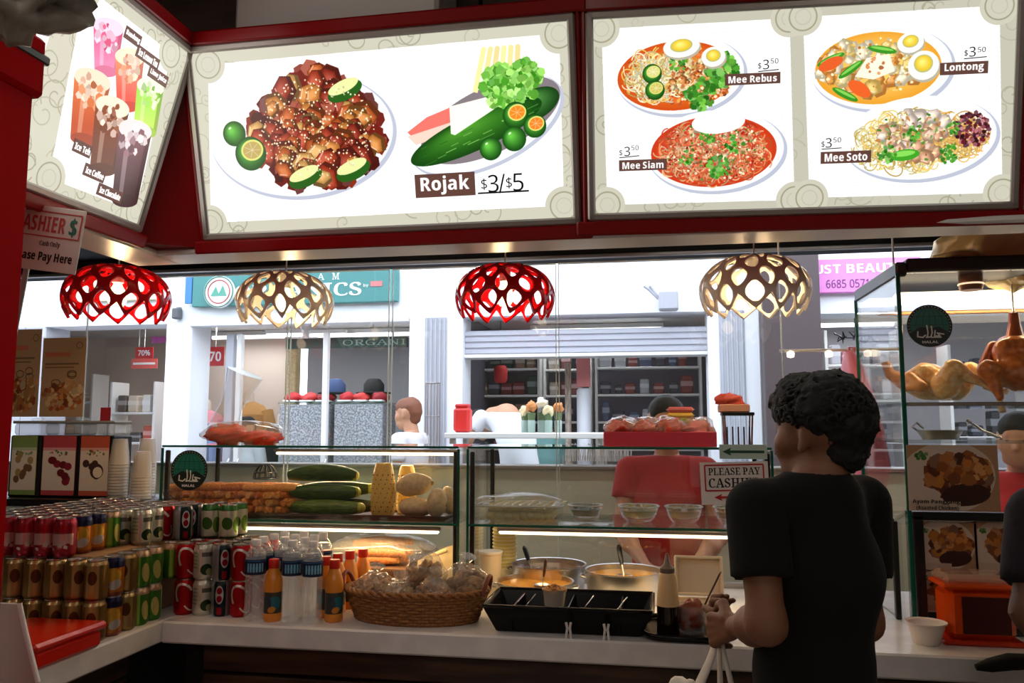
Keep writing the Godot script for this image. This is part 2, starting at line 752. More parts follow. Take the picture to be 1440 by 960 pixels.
func stall_lights() -> void:
	# tubes under the dark stall roof, over the workers
	for x in [-1.3, 0.6]:
		var o := thing("stall_tube_light", "fluorescent tube under the dark stall roof, hidden behind the menu boards", "light", Vector3(x, 2.55, -3.75), "fluorescent tubes under the stall roof")
		part("fitting", box_mesh(Vector3(1.22, 0.05, 0.08), 0.006), M.white, o, Vector3(0, -0.025, 0))
		part("tube", tube_mesh([Vector3(-0.6, -0.07, 0), Vector3(0.6, -0.07, 0)], 0.015, 8), glow(Color(1, 0.98, 0.94), 3.0), o)
		strip_light(o, Vector3(0, -0.095, 0), facing(Vector3.DOWN, Vector3.RIGHT), Vector2(0.04, 1.2), Color(1, 0.97, 0.92), 0.5)


func slab(called: String, x0: float, x1: float, y0: float, y1: float, z0: float, z1: float, m: Material, bevel := 0.0) -> MeshInstance3D:
	return struct(called, box_mesh(Vector3(x1 - x0, y1 - y0, absf(z1 - z0)), bevel), m, Vector3((x0 + x1) / 2, (y0 + y1) / 2, (z0 + z1) / 2))


func block(called: String, x0: float, x1: float, y0: float, y1: float, z0: float, z1: float, m: Material, parent: Node, bevel := 0.0) -> MeshInstance3D:
	var at := Vector3((x0 + x1) / 2, (y0 + y1) / 2, (z0 + z1) / 2)
	if parent != self:
		at -= parent.position
	return part(called, box_mesh(Vector3(absf(x1 - x0), absf(y1 - y0), absf(z1 - z0)), bevel), m, parent, at)


func shell() -> void:
	slab("floor", -5.2, 4.2, -0.2, 0.0, 4.0, -4.4, M.floor)
	slab("floor_alley", -12, 10, -0.2, -0.02, -4.4, -13, M.concrete)
	slab("ceiling", -5.2, 4.2, 3.25, 3.4, 4.0, -2.75, M.ceil)
	slab("wall_left", -5.4, -5.2, 0, 3.4, 4.0, -4.4, M.room)
	slab("wall_right", 4.2, 4.4, 0, 3.4, 4.0, -4.4, M.room)
	slab("wall_back", -5.4, 4.4, 0, 3.4, 4.2, 4.0, M.room)
	# dark roof over the inside of the stall and the beam at its outer edge
	slab("ceiling_stall", -5.2, 4.2, 2.55, 2.75, -2.5, -4.4, M.matt_black)
	slab("trim_1", -5.2, 4.2, 2.4724, 2.56, -4.25, -4.4, M.matt_black)
	slab("trim_2", -5.2, 4.2, 2.4606, 2.4802, -4.22, -4.25, M.alu, 0.004)
	# boarded wall over the menu boxes
	var w := Node3D.new()
	w.name = "wall_bulkhead"
	add_child(w)
	w.set_meta("kind", "structure")
	tag(w, "brown boarded bulkhead wall above the menu light boxes", "wall")
	var xs := [-5.2, -3.0, -1.9, -1.36, -0.56, 0.22, 1.0, 1.9, 3.0, 4.2]
	for k in xs.size() - 1:
		part("panel", box_mesh(Vector3(xs[k + 1] - xs[k] - 0.012, 0.72, 0.03), 0.003), M.ceil, w, Vector3((xs[k] + xs[k + 1]) / 2, 2.91, -2.6))
	part("backing", box_mesh(Vector3(9.4, 0.8, 0.03)), M.matt_black, w, Vector3(-0.5, 2.95, -2.64))
	# white box fixed under the ceiling above the boards
	var o := thing("ceiling_box", "white painted rectangular box fixed under the ceiling above the menu boards", "box", Vector3(-0.95, 2.79, -2.38))
	part("housing", box_mesh(Vector3(0.66, 0.45, 0.24), 0.012), M.white, o, Vector3(0, 0.235, 0))
	part("rim", box_mesh(Vector3(0.69, 0.02, 0.27), 0.006), M.white, o, Vector3(0, 0.01, 0))
	# red painted pillar in front of the left counter
	var p := thing("red_pillar", "glossy dark red square pillar with a clamped red collar, beside the cashier sign", "pillar", Vector3(-1.55, 0, -1.33))
	var xr: float = -1.2605
	part("shaft", box_mesh(Vector3(0.4, 3.24, 0.24), 0.012), M.red_paint, p, Vector3(xr - 0.2 + 1.55, 1.62, 0))
	var cl := part("collar", box_mesh(Vector3(0.42, 0.13, 0.26), 0.01), M.red_paint, p, Vector3(xr - 0.2 + 1.55 + 0.003, 2.3258, 0))
	part("clip", tube_mesh([Vector3(0.212, -0.045, 0.05), Vector3(0.222, -0.02, 0.03), Vector3(0.214, 0.005, 0.01)], 0.006, 6), M.chrome, cl)
	part("rail", box_mesh(Vector3(0.43, 0.02, 0.27), 0.004), M.black, cl, Vector3(0, 0.04, 0), Basis(Vector3(0, 0, 1), -0.1))
	# grey plastic sheet bunched on top of the collar
	var sh := MB.new()
	sh.ball(Vector3(0.12, 0.062, 0.05), Vector3.ZERO, lumps(4, 0.16), 0.8, 24, 36)
	var cloth := part("plastic_sheet", sh.done(), mat(rgb(150, 142, 130), 0.4), self, Vector3(-1.0533, 2.2914, -1.14))
	tag(cloth, "crumpled grey plastic sheet bunched over the red pillar collar", "plastic sheet")
	# red fascia that carries the light boxes
	var f := thing("fascia", "red painted fascia frame around the lit menu boxes with a pale underside", "fascia", Vector3(0, 2.13, -2.4))
	var fx := func(called: String, a: Vector3, b: Vector3, m: Material) -> void:
		part(called, box_mesh((b - a).abs(), 0.006), m, f, (a + b) / 2 - f.position)
	fx.call("backboard", Vector3(-1.5, 2.15, -2.45), Vector3(1.6, 2.75, -2.49), M.red)
	fx.call("soffit", Vector3(-1.58, 2.125, -2.34), Vector3(1.6, 2.145, -2.49), M.white)
	fx.call("backboard", Vector3(-1.69, 2.15, -1.5), Vector3(-1.73, 2.75, -2.44), M.red)
	fx.call("soffit", Vector3(-1.56, 2.125, -1.5), Vector3(-1.73, 2.145, -2.49), M.white)
	# corner post between the two runs, slanted like the boards
	var cp := PackedVector2Array()
	var mb := MB.new()
	var lo := [Vector3(-1.59, 2.145, -2.215), Vector3(-1.40, 2.145, -2.355), Vector3(-1.5, 2.145, -2.46), Vector3(-1.7, 2.145, -2.4)]
	var hi := [Vector3(-1.435, 2.76, -2.125), Vector3(-1.385, 2.76, -2.195), Vector3(-1.5, 2.76, -2.46), Vector3(-1.7, 2.76, -2.4)]
	for k in 4:
		mb.face(Vector3(-1.5, 2.4, -2.35), [lo[k], lo[(k + 1) % 4], hi[(k + 1) % 4], hi[k]])
	mb.face(Vector3(-1.5, 2.4, -2.35), lo)
	mb.face(Vector3(-1.5, 2.4, -2.35), hi)
	part("corner_post", mb.done(), M.red, f, -f.position)


func counters() -> void:
	var zf := -2.51
	var xl := -1.6
	var c := thing("service_counter", "long white topped service counter with dark wooden slatted front", "counter", Vector3(0, 0, -2.9))
	block("worktop", xl, 2.6, 0.88, 0.95, zf, -3.45, M.counter, c, 0.006)
	block("body", xl + 0.02, 2.6, 0.0, 0.88, zf - 0.12, -3.4, M.matt_black, c)
	for k in 9:
		block("slat", xl + 0.1, 2.6, 0.04 + k * 0.092, 0.12 + k * 0.092, zf - 0.09, zf - 0.12, M.wood_dark, c, 0.004)
	var d := thing("side_counter", "white topped side counter under the stacked drink cans", "counter", Vector3(-2.2, 0, -2))
	block("worktop", -2.7, xl, 0.88, 0.95, -1.5, -3.45, M.counter, d, 0.006)
	block("body", -2.6, xl - 0.14, 0.0, 0.88, -1.53, -3.4, M.matt_black, d)
	for k in 9:
		block("slat", xl - 0.14, xl - 0.11, 0.04 + k * 0.092, 0.12 + k * 0.092, -1.53, zf, M.wood_dark, d, 0.004)


# ---------------------------------------------------------------- lit menu boards
var cream := Color(0.77, 0.76, 0.69)
var curl_c := Color(0.60, 0.585, 0.49)
var brown_c := Color(0.16, 0.09, 0.07)


func border(pt: PT, s: int) -> void:
	rng.seed = s
	for k in 130:
		var p := Vector2(rng.randf_range(-pt.w, pt.w) / 2, rng.randf_range(-pt.h, pt.h) / 2)
		var c := curl_c.lerp(cream, rng.randf_range(0.1, 0.7))
		pt.curl(p, rng.randf_range(0.018, 0.05), rng.randf_range(0.7, 1.5) * (1.0 if rng.randf() < 0.5 else -1.0), rng.randf() * TAU, 0.0035, c)


func notched(pt: PT, q: Array, r: float) -> void:
	pt.poly(q, Color(1, 1, 1))
	for p in q:
		pt.ell(p, r, r, 0, cream)
		pt.ring(p, r * 0.72, r * 0.72, 0, 0.004, curl_c)
		pt.ring(p, r * 0.4, r * 0.4, 0, 0.003, curl_c.lightened(0.3))
	# thin grey keyline inside the panel
	var c: Vector2 = (q[0] + q[1] + q[2] + q[3]) / 4
	var pts := []
	for k in 4:
		var p: Vector2 = q[k] + (c - q[k]).sign() * 0.028
		var prev: Vector2 = q[(k + 3) % 4] - q[k]
		var nxt: Vector2 = q[(k + 1) % 4] - q[k]
		pts.append(p + prev.normalized() * r)
		pts.append(p + (c - q[k]).sign() * r * 0.35)
		pts.append(p + nxt.normalized() * r)
	pts.append(pts[0])
	pt.line(pts, 0.0018, Color(0.86, 0.87, 0.88))


func plate(pt: PT, p: Vector2, rx: float, ry: float, rot: float) -> void:
	pt.ell(p + Vector2(0.006, -0.006), rx * 1.02, ry * 1.03, rot, Color(0.72, 0.74, 0.80))
	pt.ell(p, rx, ry, rot, Color(0.93, 0.95, 0.98))
	pt.ell(p + Vector2(0, 0.004), rx * 0.94, ry * 0.93, rot, Color(0.985, 0.99, 1.0))


func lime(pt: PT, p: Vector2, r: float, cut := false, inner := Color(0.75, 0.66, 0.32)) -> void:
	pt.grad(p, r, r, 0, Color(0.06, 0.28, 0.05), Color(0.42, 0.80, 0.28), Vector2(-r, r) * 0.3, 14)
	pt.ell(p + Vector2(-0.35, 0.45) * r, r * 0.14, r * 0.08, 0.6, Color(0.85, 0.97, 0.78))
	if cut:
		pt.ell(p + Vector2(r * 0.12, r * 0.2), r * 0.72, r * 0.62, 0.2, Color(0.85, 0.85, 0.45))
		pt.ell(p + Vector2(r * 0.12, r * 0.2), r * 0.6, r * 0.5, 0.2, inner)
		for k in 7:
			var a := TAU * k / 7
			pt.line([p + Vector2(r * 0.12, r * 0.2), p + Vector2(r * 0.12, r * 0.2) + Vector2(cos(a) * 0.55, sin(a) * 0.45) * r], 0.0016, inner.lightened(0.45))


func chunk(pt: PT, p: Vector2, s: float, rot: float, top: Color, side: Color) -> void:
	var q := []
	for k in [[-1, -0.5], [0.1, -0.9], [1, -0.3], [0.9, 0.5], [0, 0.9], [-0.9, 0.4]]:
		q.append(p + (Vector2(k[0], k[1]) * s).rotated(rot))
	pt.poly(q, side)
	for i in 6:
		var f := i / 5.0
		var t := []
		for k in [[-0.9, -0.1], [0.1, -0.5], [0.9, 0.0], [0.85, 0.5], [0, 0.88], [-0.85, 0.4]]:
			t.append(p + (Vector2(k[0], k[1]) * s * (1.0 - 0.6 * f) + Vector2(-0.1, 0.22) * s * f).rotated(rot))
		pt.poly(t, top.darkened(0.25 * (1.0 - f)).lightened(0.18 * f))
	pt.line([p + (Vector2(-0.6, 0.3) * s).rotated(rot), p + (Vector2(0.0, 0.72) * s).rotated(rot)], s * 0.09, top.lightened(0.55))


func egg(pt: PT, p: Vector2, rx: float, ry: float, rot: float) -> void:
	pt.ell(p + Vector2(0.003, -0.005), rx * 1.02, ry * 1.05, rot, Color(0.70, 0.68, 0.60))
	pt.ell(p, rx, ry, rot, Color(0.97, 0.96, 0.92))
	pt.ell(p + Vector2(0, ry * 0.12), rx * 0.62, ry * 0.62, rot, Color(0.70, 0.72, 0.52))
	pt.grad(p + Vector2(0, ry * 0.14), rx * 0.54, ry * 0.54, rot, Color(0.88, 0.74, 0.16), Color(0.98, 0.93, 0.5), Vector2(-rx * 0.1, ry * 0.1))


func noodles(pt: PT, p: Vector2, rx: float, ry: float, n: int, cols: Array) -> void:
	for k in n:
		var a := rng.randf() * TAU
		var q := p + Vector2(cos(a) * rx, sin(a) * ry) * sqrt(rng.randf())
		var r := rng.randf_range(0.012, 0.03)
		var s := rng.randf() * TAU
		var col: Color = cols[rng.randi() % cols.size()]
		pt.ring(q, r, r * 0.7, rng.randf() * 3.0, 0.0032, col.darkened(rng.randf() * 0.3), s, s + rng.randf_range(1.5, 4.0))


func leafy(pt: PT, p: Vector2, r: float, n: int, dark := Color(0.12, 0.42, 0.08), light := Color(0.45, 0.78, 0.25)) -> void:
	for k in n:
		var q := p + Vector2.from_angle(rng.randf() * TAU) * r * sqrt(rng.randf())
		pt.bits(rng, q, r * 0.12, r * 0.12, 2, r * 0.22, [dark.lerp(light, rng.randf())])


func cup_print(pt: PT, top: Vector2, bottom: Vector2, wt: float, wb: float, c: Color, c2: Color, froth: Color) -> void:
	var ax := (bottom - top).normalized()
	var sd := Vector2(-ax.y, ax.x)
	var n := 26
	for k in n:
		var t0 := k / float(n)
		var t1 := (k + 1.15) / float(n)
		var a := top.lerp(bottom, t0)
		var b := top.lerp(bottom, t1)
		var w0: float = lerp(wt, wb, t0)
		var w1: float = lerp(wt, wb, t1)
		var cc := c.lerp(c2, clampf(t0 * 1.3, 0, 1))
		pt.poly([a - sd * w0, a + sd * w0, b + sd * w1, b - sd * w1], cc)
		pt.poly([a - sd * w0 * 0.55, a - sd * w0 * 0.25, b - sd * w1 * 0.25, b - sd * w1 * 0.55], cc.lightened(0.28))
		pt.poly([a + sd * w0 * 0.7, a + sd * w0, b + sd * w1, b + sd * w1 * 0.7], cc.darkened(0.22))
	pt.ell(top, wt, wt * 0.42, sd.angle(), froth)
	pt.ell(bottom, wb, wb * 0.35, sd.angle(), c2.darkened(0.15))
	pt.bits(rng, top + ax * wt * 0.5, wt * 0.75, wt * 0.6, 26, wt * 0.2, [froth, c.lightened(0.5), c])


func board(called: String, label: String, xf: Transform3D, size: Vector2, pt: PT, lit: float) -> Node3D:
	var o := thing(called, label, "menu board")
	o.transform = xf
	var m := mat(Color(0.12, 0.12, 0.12), 0.25)
	m.emission_enabled = true
	m.emission = Color.WHITE
	m.emission_operator = BaseMaterial3D.EMISSION_OP_MULTIPLY
	m.emission_texture = ImageTexture.create_from_image(pt.finished())
	m.emission_energy_multiplier = lit
	part("lit_panel", card_mesh(size.x - 0.02, size.y - 0.02, 0.004), m, o, Vector3(0, 0, 0.0))
	part("housing", box_mesh(Vector3(size.x, size.y, 0.1), 0.004), M.red, o, Vector3(0, 0, -0.056))
	for s in [-1.0, 1.0]:
		part("frame_rail", box_mesh(Vector3(size.x + 0.012, 0.022, 0.03), 0.005), M.alu, o, Vector3(0, s * (size.y / 2 - 0.004), -0.002))
		part("frame_rail", box_mesh(Vector3(0.022, size.y + 0.012, 0.03), 0.005), M.alu, o, Vector3(s * (size.x / 2 - 0.004), 0, -0.002))
		part("red_rail", box_mesh(Vector3(size.x + 0.08, 0.04, 0.05), 0.005), M.red, o, Vector3(0, s * (size.y / 2 + 0.028), -0.012))
		part("red_rail", box_mesh(Vector3(0.012, size.y + 0.04, 0.04), 0.003), M.red, o, Vector3(s * (size.x / 2 + 0.0135), 0, -0.016))
	strip_light(o, Vector3(0, 0, 0.02), facing(Vector3(0, 0, 1)), size * 0.95, Color(1, 0.985, 0.95), 0.12)
	return o


func nameplate(o: Node3D, s: String, c: Vector2, w: float, h: float, tw: float, th: float) -> void:
	var p := part("name_tag", box_mesh(Vector3(w, h, 0.001)), glow(rgb(92, 62, 54), 1.0), o, Vector3(c.x, c.y, 0.0028))
	lettering(s, tw, th, Vector3(0, 0, 0.0012), glow(rgb(255, 255, 255), 0.9), p)


func price(o: Node3D, p3: Vector2, pd: Vector2, p5: Vector2, ua: Vector2, ub: Vector2, k: float) -> void:
	lettering("3", 8.5 * k, 13.5 * k, Vector3(p3.x, p3.y, 0.003), M.text_black, o, Basis(), false, false)
	lettering("$", 4.6 * k, 9.0 * k, Vector3(pd.x, pd.y, 0.003), M.text_black, o, Basis(), false, false)
	lettering("50", 10.5 * k, 7.0 * k, Vector3(p5.x, p5.y, 0.003), M.text_black, o, Basis(), false, false)
	var d := ub - ua
	part("underline", box_mesh(Vector3(d.length(), 1.3 * k, 0.001)), M.text_black, o, Vector3((ua.x + ub.x) / 2, (ua.y + ub.y) / 2, 0.003), Basis(Vector3(0, 0, 1), d.angle()))


func menu_boards() -> void:
	# --- rojak board
	var sz := Vector2(1.1753, 0.5704)
	var pt := PT.new(sz.x - 0.02, sz.y - 0.02, 1500, cream)
	border(pt, 21)
	notched(pt, [Vector2(-0.5211, 0.2358), Vector2(0.5488, 0.2404), Vector2(0.5453, -0.236), Vector2(-0.5659, -0.2369)], 0.055)
	var k := 0.0022
	plate(pt, Vector2(-0.2457, 0.0109), 133 * k, 82 * k, 0.03)
	lime(pt, Vector2(-0.4574, 0.028), 17 * k)
	rng.seed = 5
	var pc := Vector2(-0.1936, 0.0077)
	pt.bits(rng, pc, 98 * k, 70 * k, 200, 12 * k, [Color(0.42, 0.08, 0.04), Color(0.55, 0.16, 0.06), Color(0.28, 0.05, 0.03)])
	pt.bits(rng, pc + Vector2(2 * k, 44 * k), 46 * k, 46 * k, 60, 12 * k, [Color(0.45, 0.10, 0.05), Color(0.55, 0.16, 0.06)])
	var heap := []
	for i in 95:
		var a := rng.randf() * TAU
		var rr := sqrt(rng.randf())
		var q := pc + Vector2(cos(a) * 92 * (1.0 - 0.3 * maxf(sin(a), 0.0)), sin(a) * (60.0 + 28.0 * maxf(sin(a), 0.0))) * rr * k
		heap.append(q)
	heap.sort_custom(func(m: Vector2, n: Vector2) -> bool: return m.y > n.y)
	for q in heap:
		var top: Color = [Color(0.80, 0.36, 0.12), Color(0.72, 0.22, 0.10), Color(0.86, 0.52, 0.20), Color(0.62, 0.16, 0.08), Color(0.90, 0.66, 0.34)][rng.randi() % 5]
		chunk(pt, q, rng.randf_range(11, 20) * k, rng.randf() * 3.0, top, top.darkened(0.55))
	for g in [Vector2(-0.0933, 0.1289), Vector2(-0.2392, -0.116), Vector2(-0.0856, -0.103)]:
		pt.ell(g, 26 * k, 12 * k, 0.35, Color(0.12, 0.35, 0.08))
		pt.ell(g + Vector2(-2, 6) * k, 23 * k, 8 * k, 0.35, Color(0.88, 0.90, 0.62))
	pt.bits(rng, pc + Vector2(0, 10 * k), 84 * k, 66 * k, 380, 1.4 * k, [Color(0.98, 0.92, 0.78), Color(0.95, 0.85, 0.66)])
	lime(pt, Vector2(-0.4101, -0.0343), 23 * k, true, Color(0.72, 0.62, 0.34))
	plate(pt, Vector2(0.3202, 0.0066), 108 * k, 52 * k, 0.36)
	pt.ell(Vector2(0.3375, 0.0155), 100 * k, 42 * k, 0.36, Color(0.50, 0.46, 0.48))
	for i in 6:
		pt.line([Vector2(0.2999, 0.0976) + Vector2(i * 11 * k, 0), Vector2(0.3313, 0.2133) + Vector2(i * 9 * k, 0)], 7 * k, Color(0.98, 0.90, 0.62).darkened(0.04 * (i % 3)))
	pt.poly([Vector2(0.0904, -0.0014), Vector2(0.1516, 0.0375), Vector2(0.239, 0.0659), Vector2(0.2629, 0.0403), Vector2(0.2093, -0.0006), Vector2(0.1148, -0.0274)], Color(0.93, 0.45, 0.40))
	pt.poly([Vector2(0.0896, -0.0136), Vector2(0.2363, 0.0219), Vector2(0.2259, -0.0097), Vector2(0.1139, -0.0396)], Color(0.97, 0.80, 0.74))
	pt.grad(Vector2(0.468, 0.0507), 36 * k, 19 * k, 0.4, Color(0.06, 0.24, 0.06), Color(0.36, 0.62, 0.30), Vector2(-4, 8) * k)
	pt.grad(Vector2(0.2938, -0.0139), 96 * k, 23 * k, 0.36, Color(0.05, 0.26, 0.04), Color(0.30, 0.60, 0.16), Vector2(-14, 6) * k, 16)
	for i in 26:
		var s0 := Vector2(0.2938, -0.0139) + Vector2(rng.randf_range(-80, 76), rng.randf_range(-12, 12)).rotated(0.36) * k
		pt.line([s0, s0 + Vector2(rng.randf_range(8, 22) * k, 0).rotated(0.36)], 1.0 * k, Color(0.5, 0.75, 0.35).lerp(Color(0.1, 0.35, 0.06), rng.randf()))
	pt.poly([Vector2(0.2218, 0.0631), Vector2(0.3453, 0.0846), Vector2(0.3646, 0.0536), Vector2(0.2339, -0.0183), Vector2(0.2214, -0.0135)], Color(0.99, 0.97, 0.90))
	leafy(pt, Vector2(0.3798, 0.1079), 26 * k, 120, Color(0.20, 0.55, 0.08), Color(0.70, 0.95, 0.45))
	leafy(pt, Vector2(0.4404, 0.1232), 24 * k, 120, Color(0.20, 0.55, 0.08), Color(0.70, 0.95, 0.45))
	lime(pt, Vector2(0.4153, 0.0264), 17 * k, true, Color(0.95, 0.52, 0.12))
	lime(pt, Vector2(0.4697, -0.0068), 15 * k, true, Color(0.95, 0.50, 0.14))
	lime(pt, Vector2(0.4081, -0.0389), 16 * k)
	lime(pt, Vector2(0.3377, -0.0629), 15 * k)
	var o := board("menu_board", "lit menu board showing rojak on a white plate, priced $3/$5", Transform3D(Vector3(1.0, 0.0, 0.0042), Vector3(-0.0011, 0.9642, 0.2652), Vector3(-0.0041, -0.2652, 0.9642), Vector3(-0.7956, 2.445, -2.2473)), sz, pt, 1.25)
	nameplate(o, "Rojak", Vector2(0.1953, -0.1594), 83 * k, 31 * k, 67 * k, 25 * k)
	for s in [[Vector2(0.3133, -0.1634), "$", 8.0, 15.0], [Vector2(0.341, -0.1627), "3", 14.0, 23.0], [Vector2(0.3664, -0.164), "/", 9.0, 25.0], [Vector2(0.3875, -0.1631), "$", 8.0, 15.0], [Vector2(0.4149, -0.1624), "5", 14.0, 23.0]]:
		lettering(s[1], s[2] * k, s[3] * k, Vector3(s[0].x, s[0].y, 0.003), M.text_black, o, Basis(), false, false)
	part("underline", box_mesh(Vector3(69 * k, 2.2 * k, 0.001)), M.text_black, o, Vector3(Vector2(0.3694, -0.1887).x, Vector2(0.3694, -0.1887).y, 0.003))
	# --- noodle board
	sz = Vector2(1.1397, 0.5621)
	pt = PT.new(sz.x - 0.02, sz.y - 0.02, 1500, cream.darkened(0.04))
	border(pt, 22)
	notched(pt, [Vector2(-0.5322, 0.2404), Vector2(-0.0258, 0.2418), Vector2(-0.007, -0.2449), Vector2(-0.5219, -0.2431)], 0.05)
	notched(pt, [Vector2(0.0097, 0.2436), Vector2(0.511, 0.2455), Vector2(0.5356, -0.2426), Vector2(0.033, -0.2403)], 0.05)
	k = 0.0019
	rng.seed = 31
	# mee rebus
	plate(pt, Vector2(-0.3203, 0.1072), 92 * k, 56 * k, 0.03)
	pt.grad(Vector2(-0.3281, 0.1038), 85 * k, 49 * k, 0.03, Color(0.80, 0.30, 0.06), Color(0.96, 0.62, 0.26), Vector2(6, 4) * k)
	pt.bits(rng, Vector2(-0.3281, 0.1038), 78 * k, 42 * k, 240, 2.6 * k, [Color(0.86, 0.40, 0.12), Color(0.95, 0.66, 0.30), Color(0.70, 0.26, 0.08)], 1.8)
	noodles(pt, Vector2(-0.3689, 0.1076), 46 * k, 31 * k, 260, [Color(0.98, 0.93, 0.70), Color(0.95, 0.82, 0.45), Color(1.0, 0.97, 0.86)])
	for i in 34:
		var cq := Vector2(-0.2623, 0.0892) + Vector2.from_angle(rng.randf() * TAU) * Vector2(46, 30) * sqrt(rng.randf()) * k
		var ct: Color = [Color(0.96, 0.74, 0.46), Color(0.90, 0.55, 0.25), Color(0.98, 0.87, 0.64), Color(0.86, 0.42, 0.18)][rng.randi() % 4]
		chunk(pt, cq, rng.randf_range(4, 8) * k, rng.randf() * 3.0, ct, ct.darkened(0.45))
	pt.bits(rng, Vector2(-0.2623, 0.0911), 48 * k, 34 * k, 160, 2.2 * k, [Color(0.99, 0.9, 0.7), Color(0.7, 0.3, 0.1), Color(0.93, 0.6, 0.3)])
	leafy(pt, Vector2(-0.2047, 0.1152), 22 * k, 60)
	leafy(pt, Vector2(-0.2623, 0.0509), 22 * k, 40)
	leafy(pt, Vector2(-0.3241, 0.14), 12 * k, 24)
	lime(pt, Vector2(-0.3942, 0.1126), 14 * k, true, Color(0.85, 0.82, 0.50))
	lime(pt, Vector2(-0.3866, 0.068), 14 * k, true, Color(0.80, 0.75, 0.36))
	egg(pt, Vector2(-0.3143, 0.1814), 26 * k, 15 * k, 0.1)
	egg(pt, Vector2(-0.2278, 0.1505), 17 * k, 14 * k, 0.1)
	# mee siam
	plate(pt, Vector2(-0.2234, -0.1034), 98 * k, 58 * k, 0.02)
	pt.grad(Vector2(-0.2273, -0.1052), 90 * k, 51 * k, 0.02, Color(0.78, 0.22, 0.08), Color(0.95, 0.52, 0.28), Vector2(4, 4) * k)
	noodles(pt, Vector2(-0.2273, -0.1052), 78 * k, 40 * k, 620, [Color(0.96, 0.62, 0.40), Color(0.92, 0.42, 0.26), Color(0.98, 0.78, 0.58), Color(0.85, 0.25, 0.16)])
	for i in 40:
		var cq := Vector2(-0.2331, -0.0991) + Vector2.from_angle(rng.randf() * TAU) * Vector2(52, 32) * sqrt(rng.randf()) * k
		var ct: Color = [Color(0.98, 0.86, 0.68), Color(0.97, 0.72, 0.50), Color(0.93, 0.52, 0.34)][rng.randi() % 3]
		chunk(pt, cq, rng.randf_range(4, 8.5) * k, rng.randf() * 3.0, ct, ct.darkened(0.4))
	noodles(pt, Vector2(-0.2273, -0.1149), 70 * k, 36 * k, 120, [Color(0.98, 0.78, 0.58), Color(0.92, 0.42, 0.26)])
	pt.bits(rng, Vector2(-0.2273, -0.1052), 76 * k, 42 * k, 240, 1.8 * k, [Color(0.99, 0.9, 0.76), Color(0.66, 0.14, 0.08), Color(0.25, 0.5, 0.12)])
	leafy(pt, Vector2(-0.2136, -0.1485), 16 * k, 34)
	leafy(pt, Vector2(-0.1674, -0.0861), 12 * k, 26)
	leafy(pt, Vector2(-0.2993, -0.1201), 10 * k, 20)
	leafy(pt, Vector2(-0.2429, -0.0599), 12 * k, 22)
	pt.ell(Vector2(-0.2139, -0.0263), 38 * k, 16 * k, 0.05, Color(1, 1, 0.98))
	# lontong
	plate(pt, Vector2(0.2139, 0.1009), 96 * k, 58 * k, 0.0)
	pt.grad(Vector2(0.2066, 0.0994), 86 * k, 50 * k, 0.0, Color(0.90, 0.62, 0.18), Color(0.99, 0.87, 0.52), Vector2(0, 5) * k)
	for i in 60:
		var cq := Vector2(0.1899, 0.1039) + Vector2.from_angle(rng.randf() * TAU) * Vector2(70, 38) * sqrt(rng.randf()) * k
		var ct: Color = [Color(0.97, 0.80, 0.42), Color(0.98, 0.88, 0.60), Color(0.93, 0.60, 0.26), Color(0.99, 0.94, 0.80)][rng.randi() % 4]
		chunk(pt, cq, rng.randf_range(7, 13) * k, rng.randf() * 3.0, ct, ct.darkened(0.3))
	pt.bits(rng, Vector2(0.1899, 0.1039), 70 * k, 40 * k, 150, 2 * k, [Color(0.99, 0.94, 0.75), Color(0.85, 0.5, 0.15), Color(0.93, 0.72, 0.3)])
	for q in [[Vector2(0.084, 0.1278), 0.4], [Vector2(0.1228, 0.0338), -0.5], [Vector2(0.2166, 0.1473), -0.2], [Vector2(0.1364, 0.099), 0.6]]:
		pt.ell(q[0], 20 * k, 5 * k, q[1], Color(0.20, 0.55, 0.12))
		pt.ell(q[0] + Vector2(0, 1.5 * k), 16 * k, 2 * k, q[1], Color(0.50, 0.80, 0.32))
	pt.ell(Vector2(0.084, 0.1278) + Vector2(0, -6 * k), 18 * k, 8 * k, 0.4, Color(0.88, 0.36, 0.14))
	pt.ell(Vector2(0.1597, 0.0473), 18 * k, 9 * k, -0.6, Color(0.90, 0.38, 0.14))
	pt.poly([Vector2(0.1479, 0.0797), Vector2(0.1766, 0.127), Vector2(0.2352, 0.1353), Vector2(0.2509, 0.0899), Vector2(0.1962, 0.07)], Color(0.99, 0.94, 0.84))
	pt.bits(rng, Vector2(0.2028, 0.1052), 18 * k, 12 * k, 10, 3 * k, [Color(0.86, 0.52, 0.30)])
	egg(pt, Vector2(0.2892, 0.1622), 18 * k, 14 * k, 0.2)
	egg(pt, Vector2(0.3236, 0.1013), 21 * k, 20 * k, 0.2)
	# mee soto
	plate(pt, Vector2(0.3177, -0.0893), 104 * k, 58 * k, 0.05)
	noodles(pt, Vector2(0.2811, -0.0993), 66 * k, 36 * k, 380, [Color(0.97, 0.88, 0.52), Color(0.95, 0.78, 0.40), Color(0.99, 0.95, 0.74)])
	noodles(pt, Vector2(0.3871, -0.0883), 52 * k, 30 * k, 240, [Color(0.95, 0.78, 0.40), Color(0.90, 0.66, 0.32)])
	for i in 30:
		var cq := Vector2(0.3139, -0.0854) + Vector2.from_angle(rng.randf() * TAU) * Vector2(50, 32) * sqrt(rng.randf()) * k
		var ct: Color = [Color(0.98, 0.90, 0.84), Color(0.94, 0.76, 0.64), Color(0.90, 0.66, 0.50)][rng.randi() % 3]
		chunk(pt, cq, rng.randf_range(7, 13) * k, rng.randf() * 3.0, ct, ct.darkened(0.35))
	pt.bits(rng, Vector2(0.3049, -0.0907), 60 * k, 38 * k, 150, 1.8 * k, [Color(0.75, 0.5, 0.25), Color(0.98, 0.92, 0.7), Color(0.35, 0.55, 0.2)], 1.8)
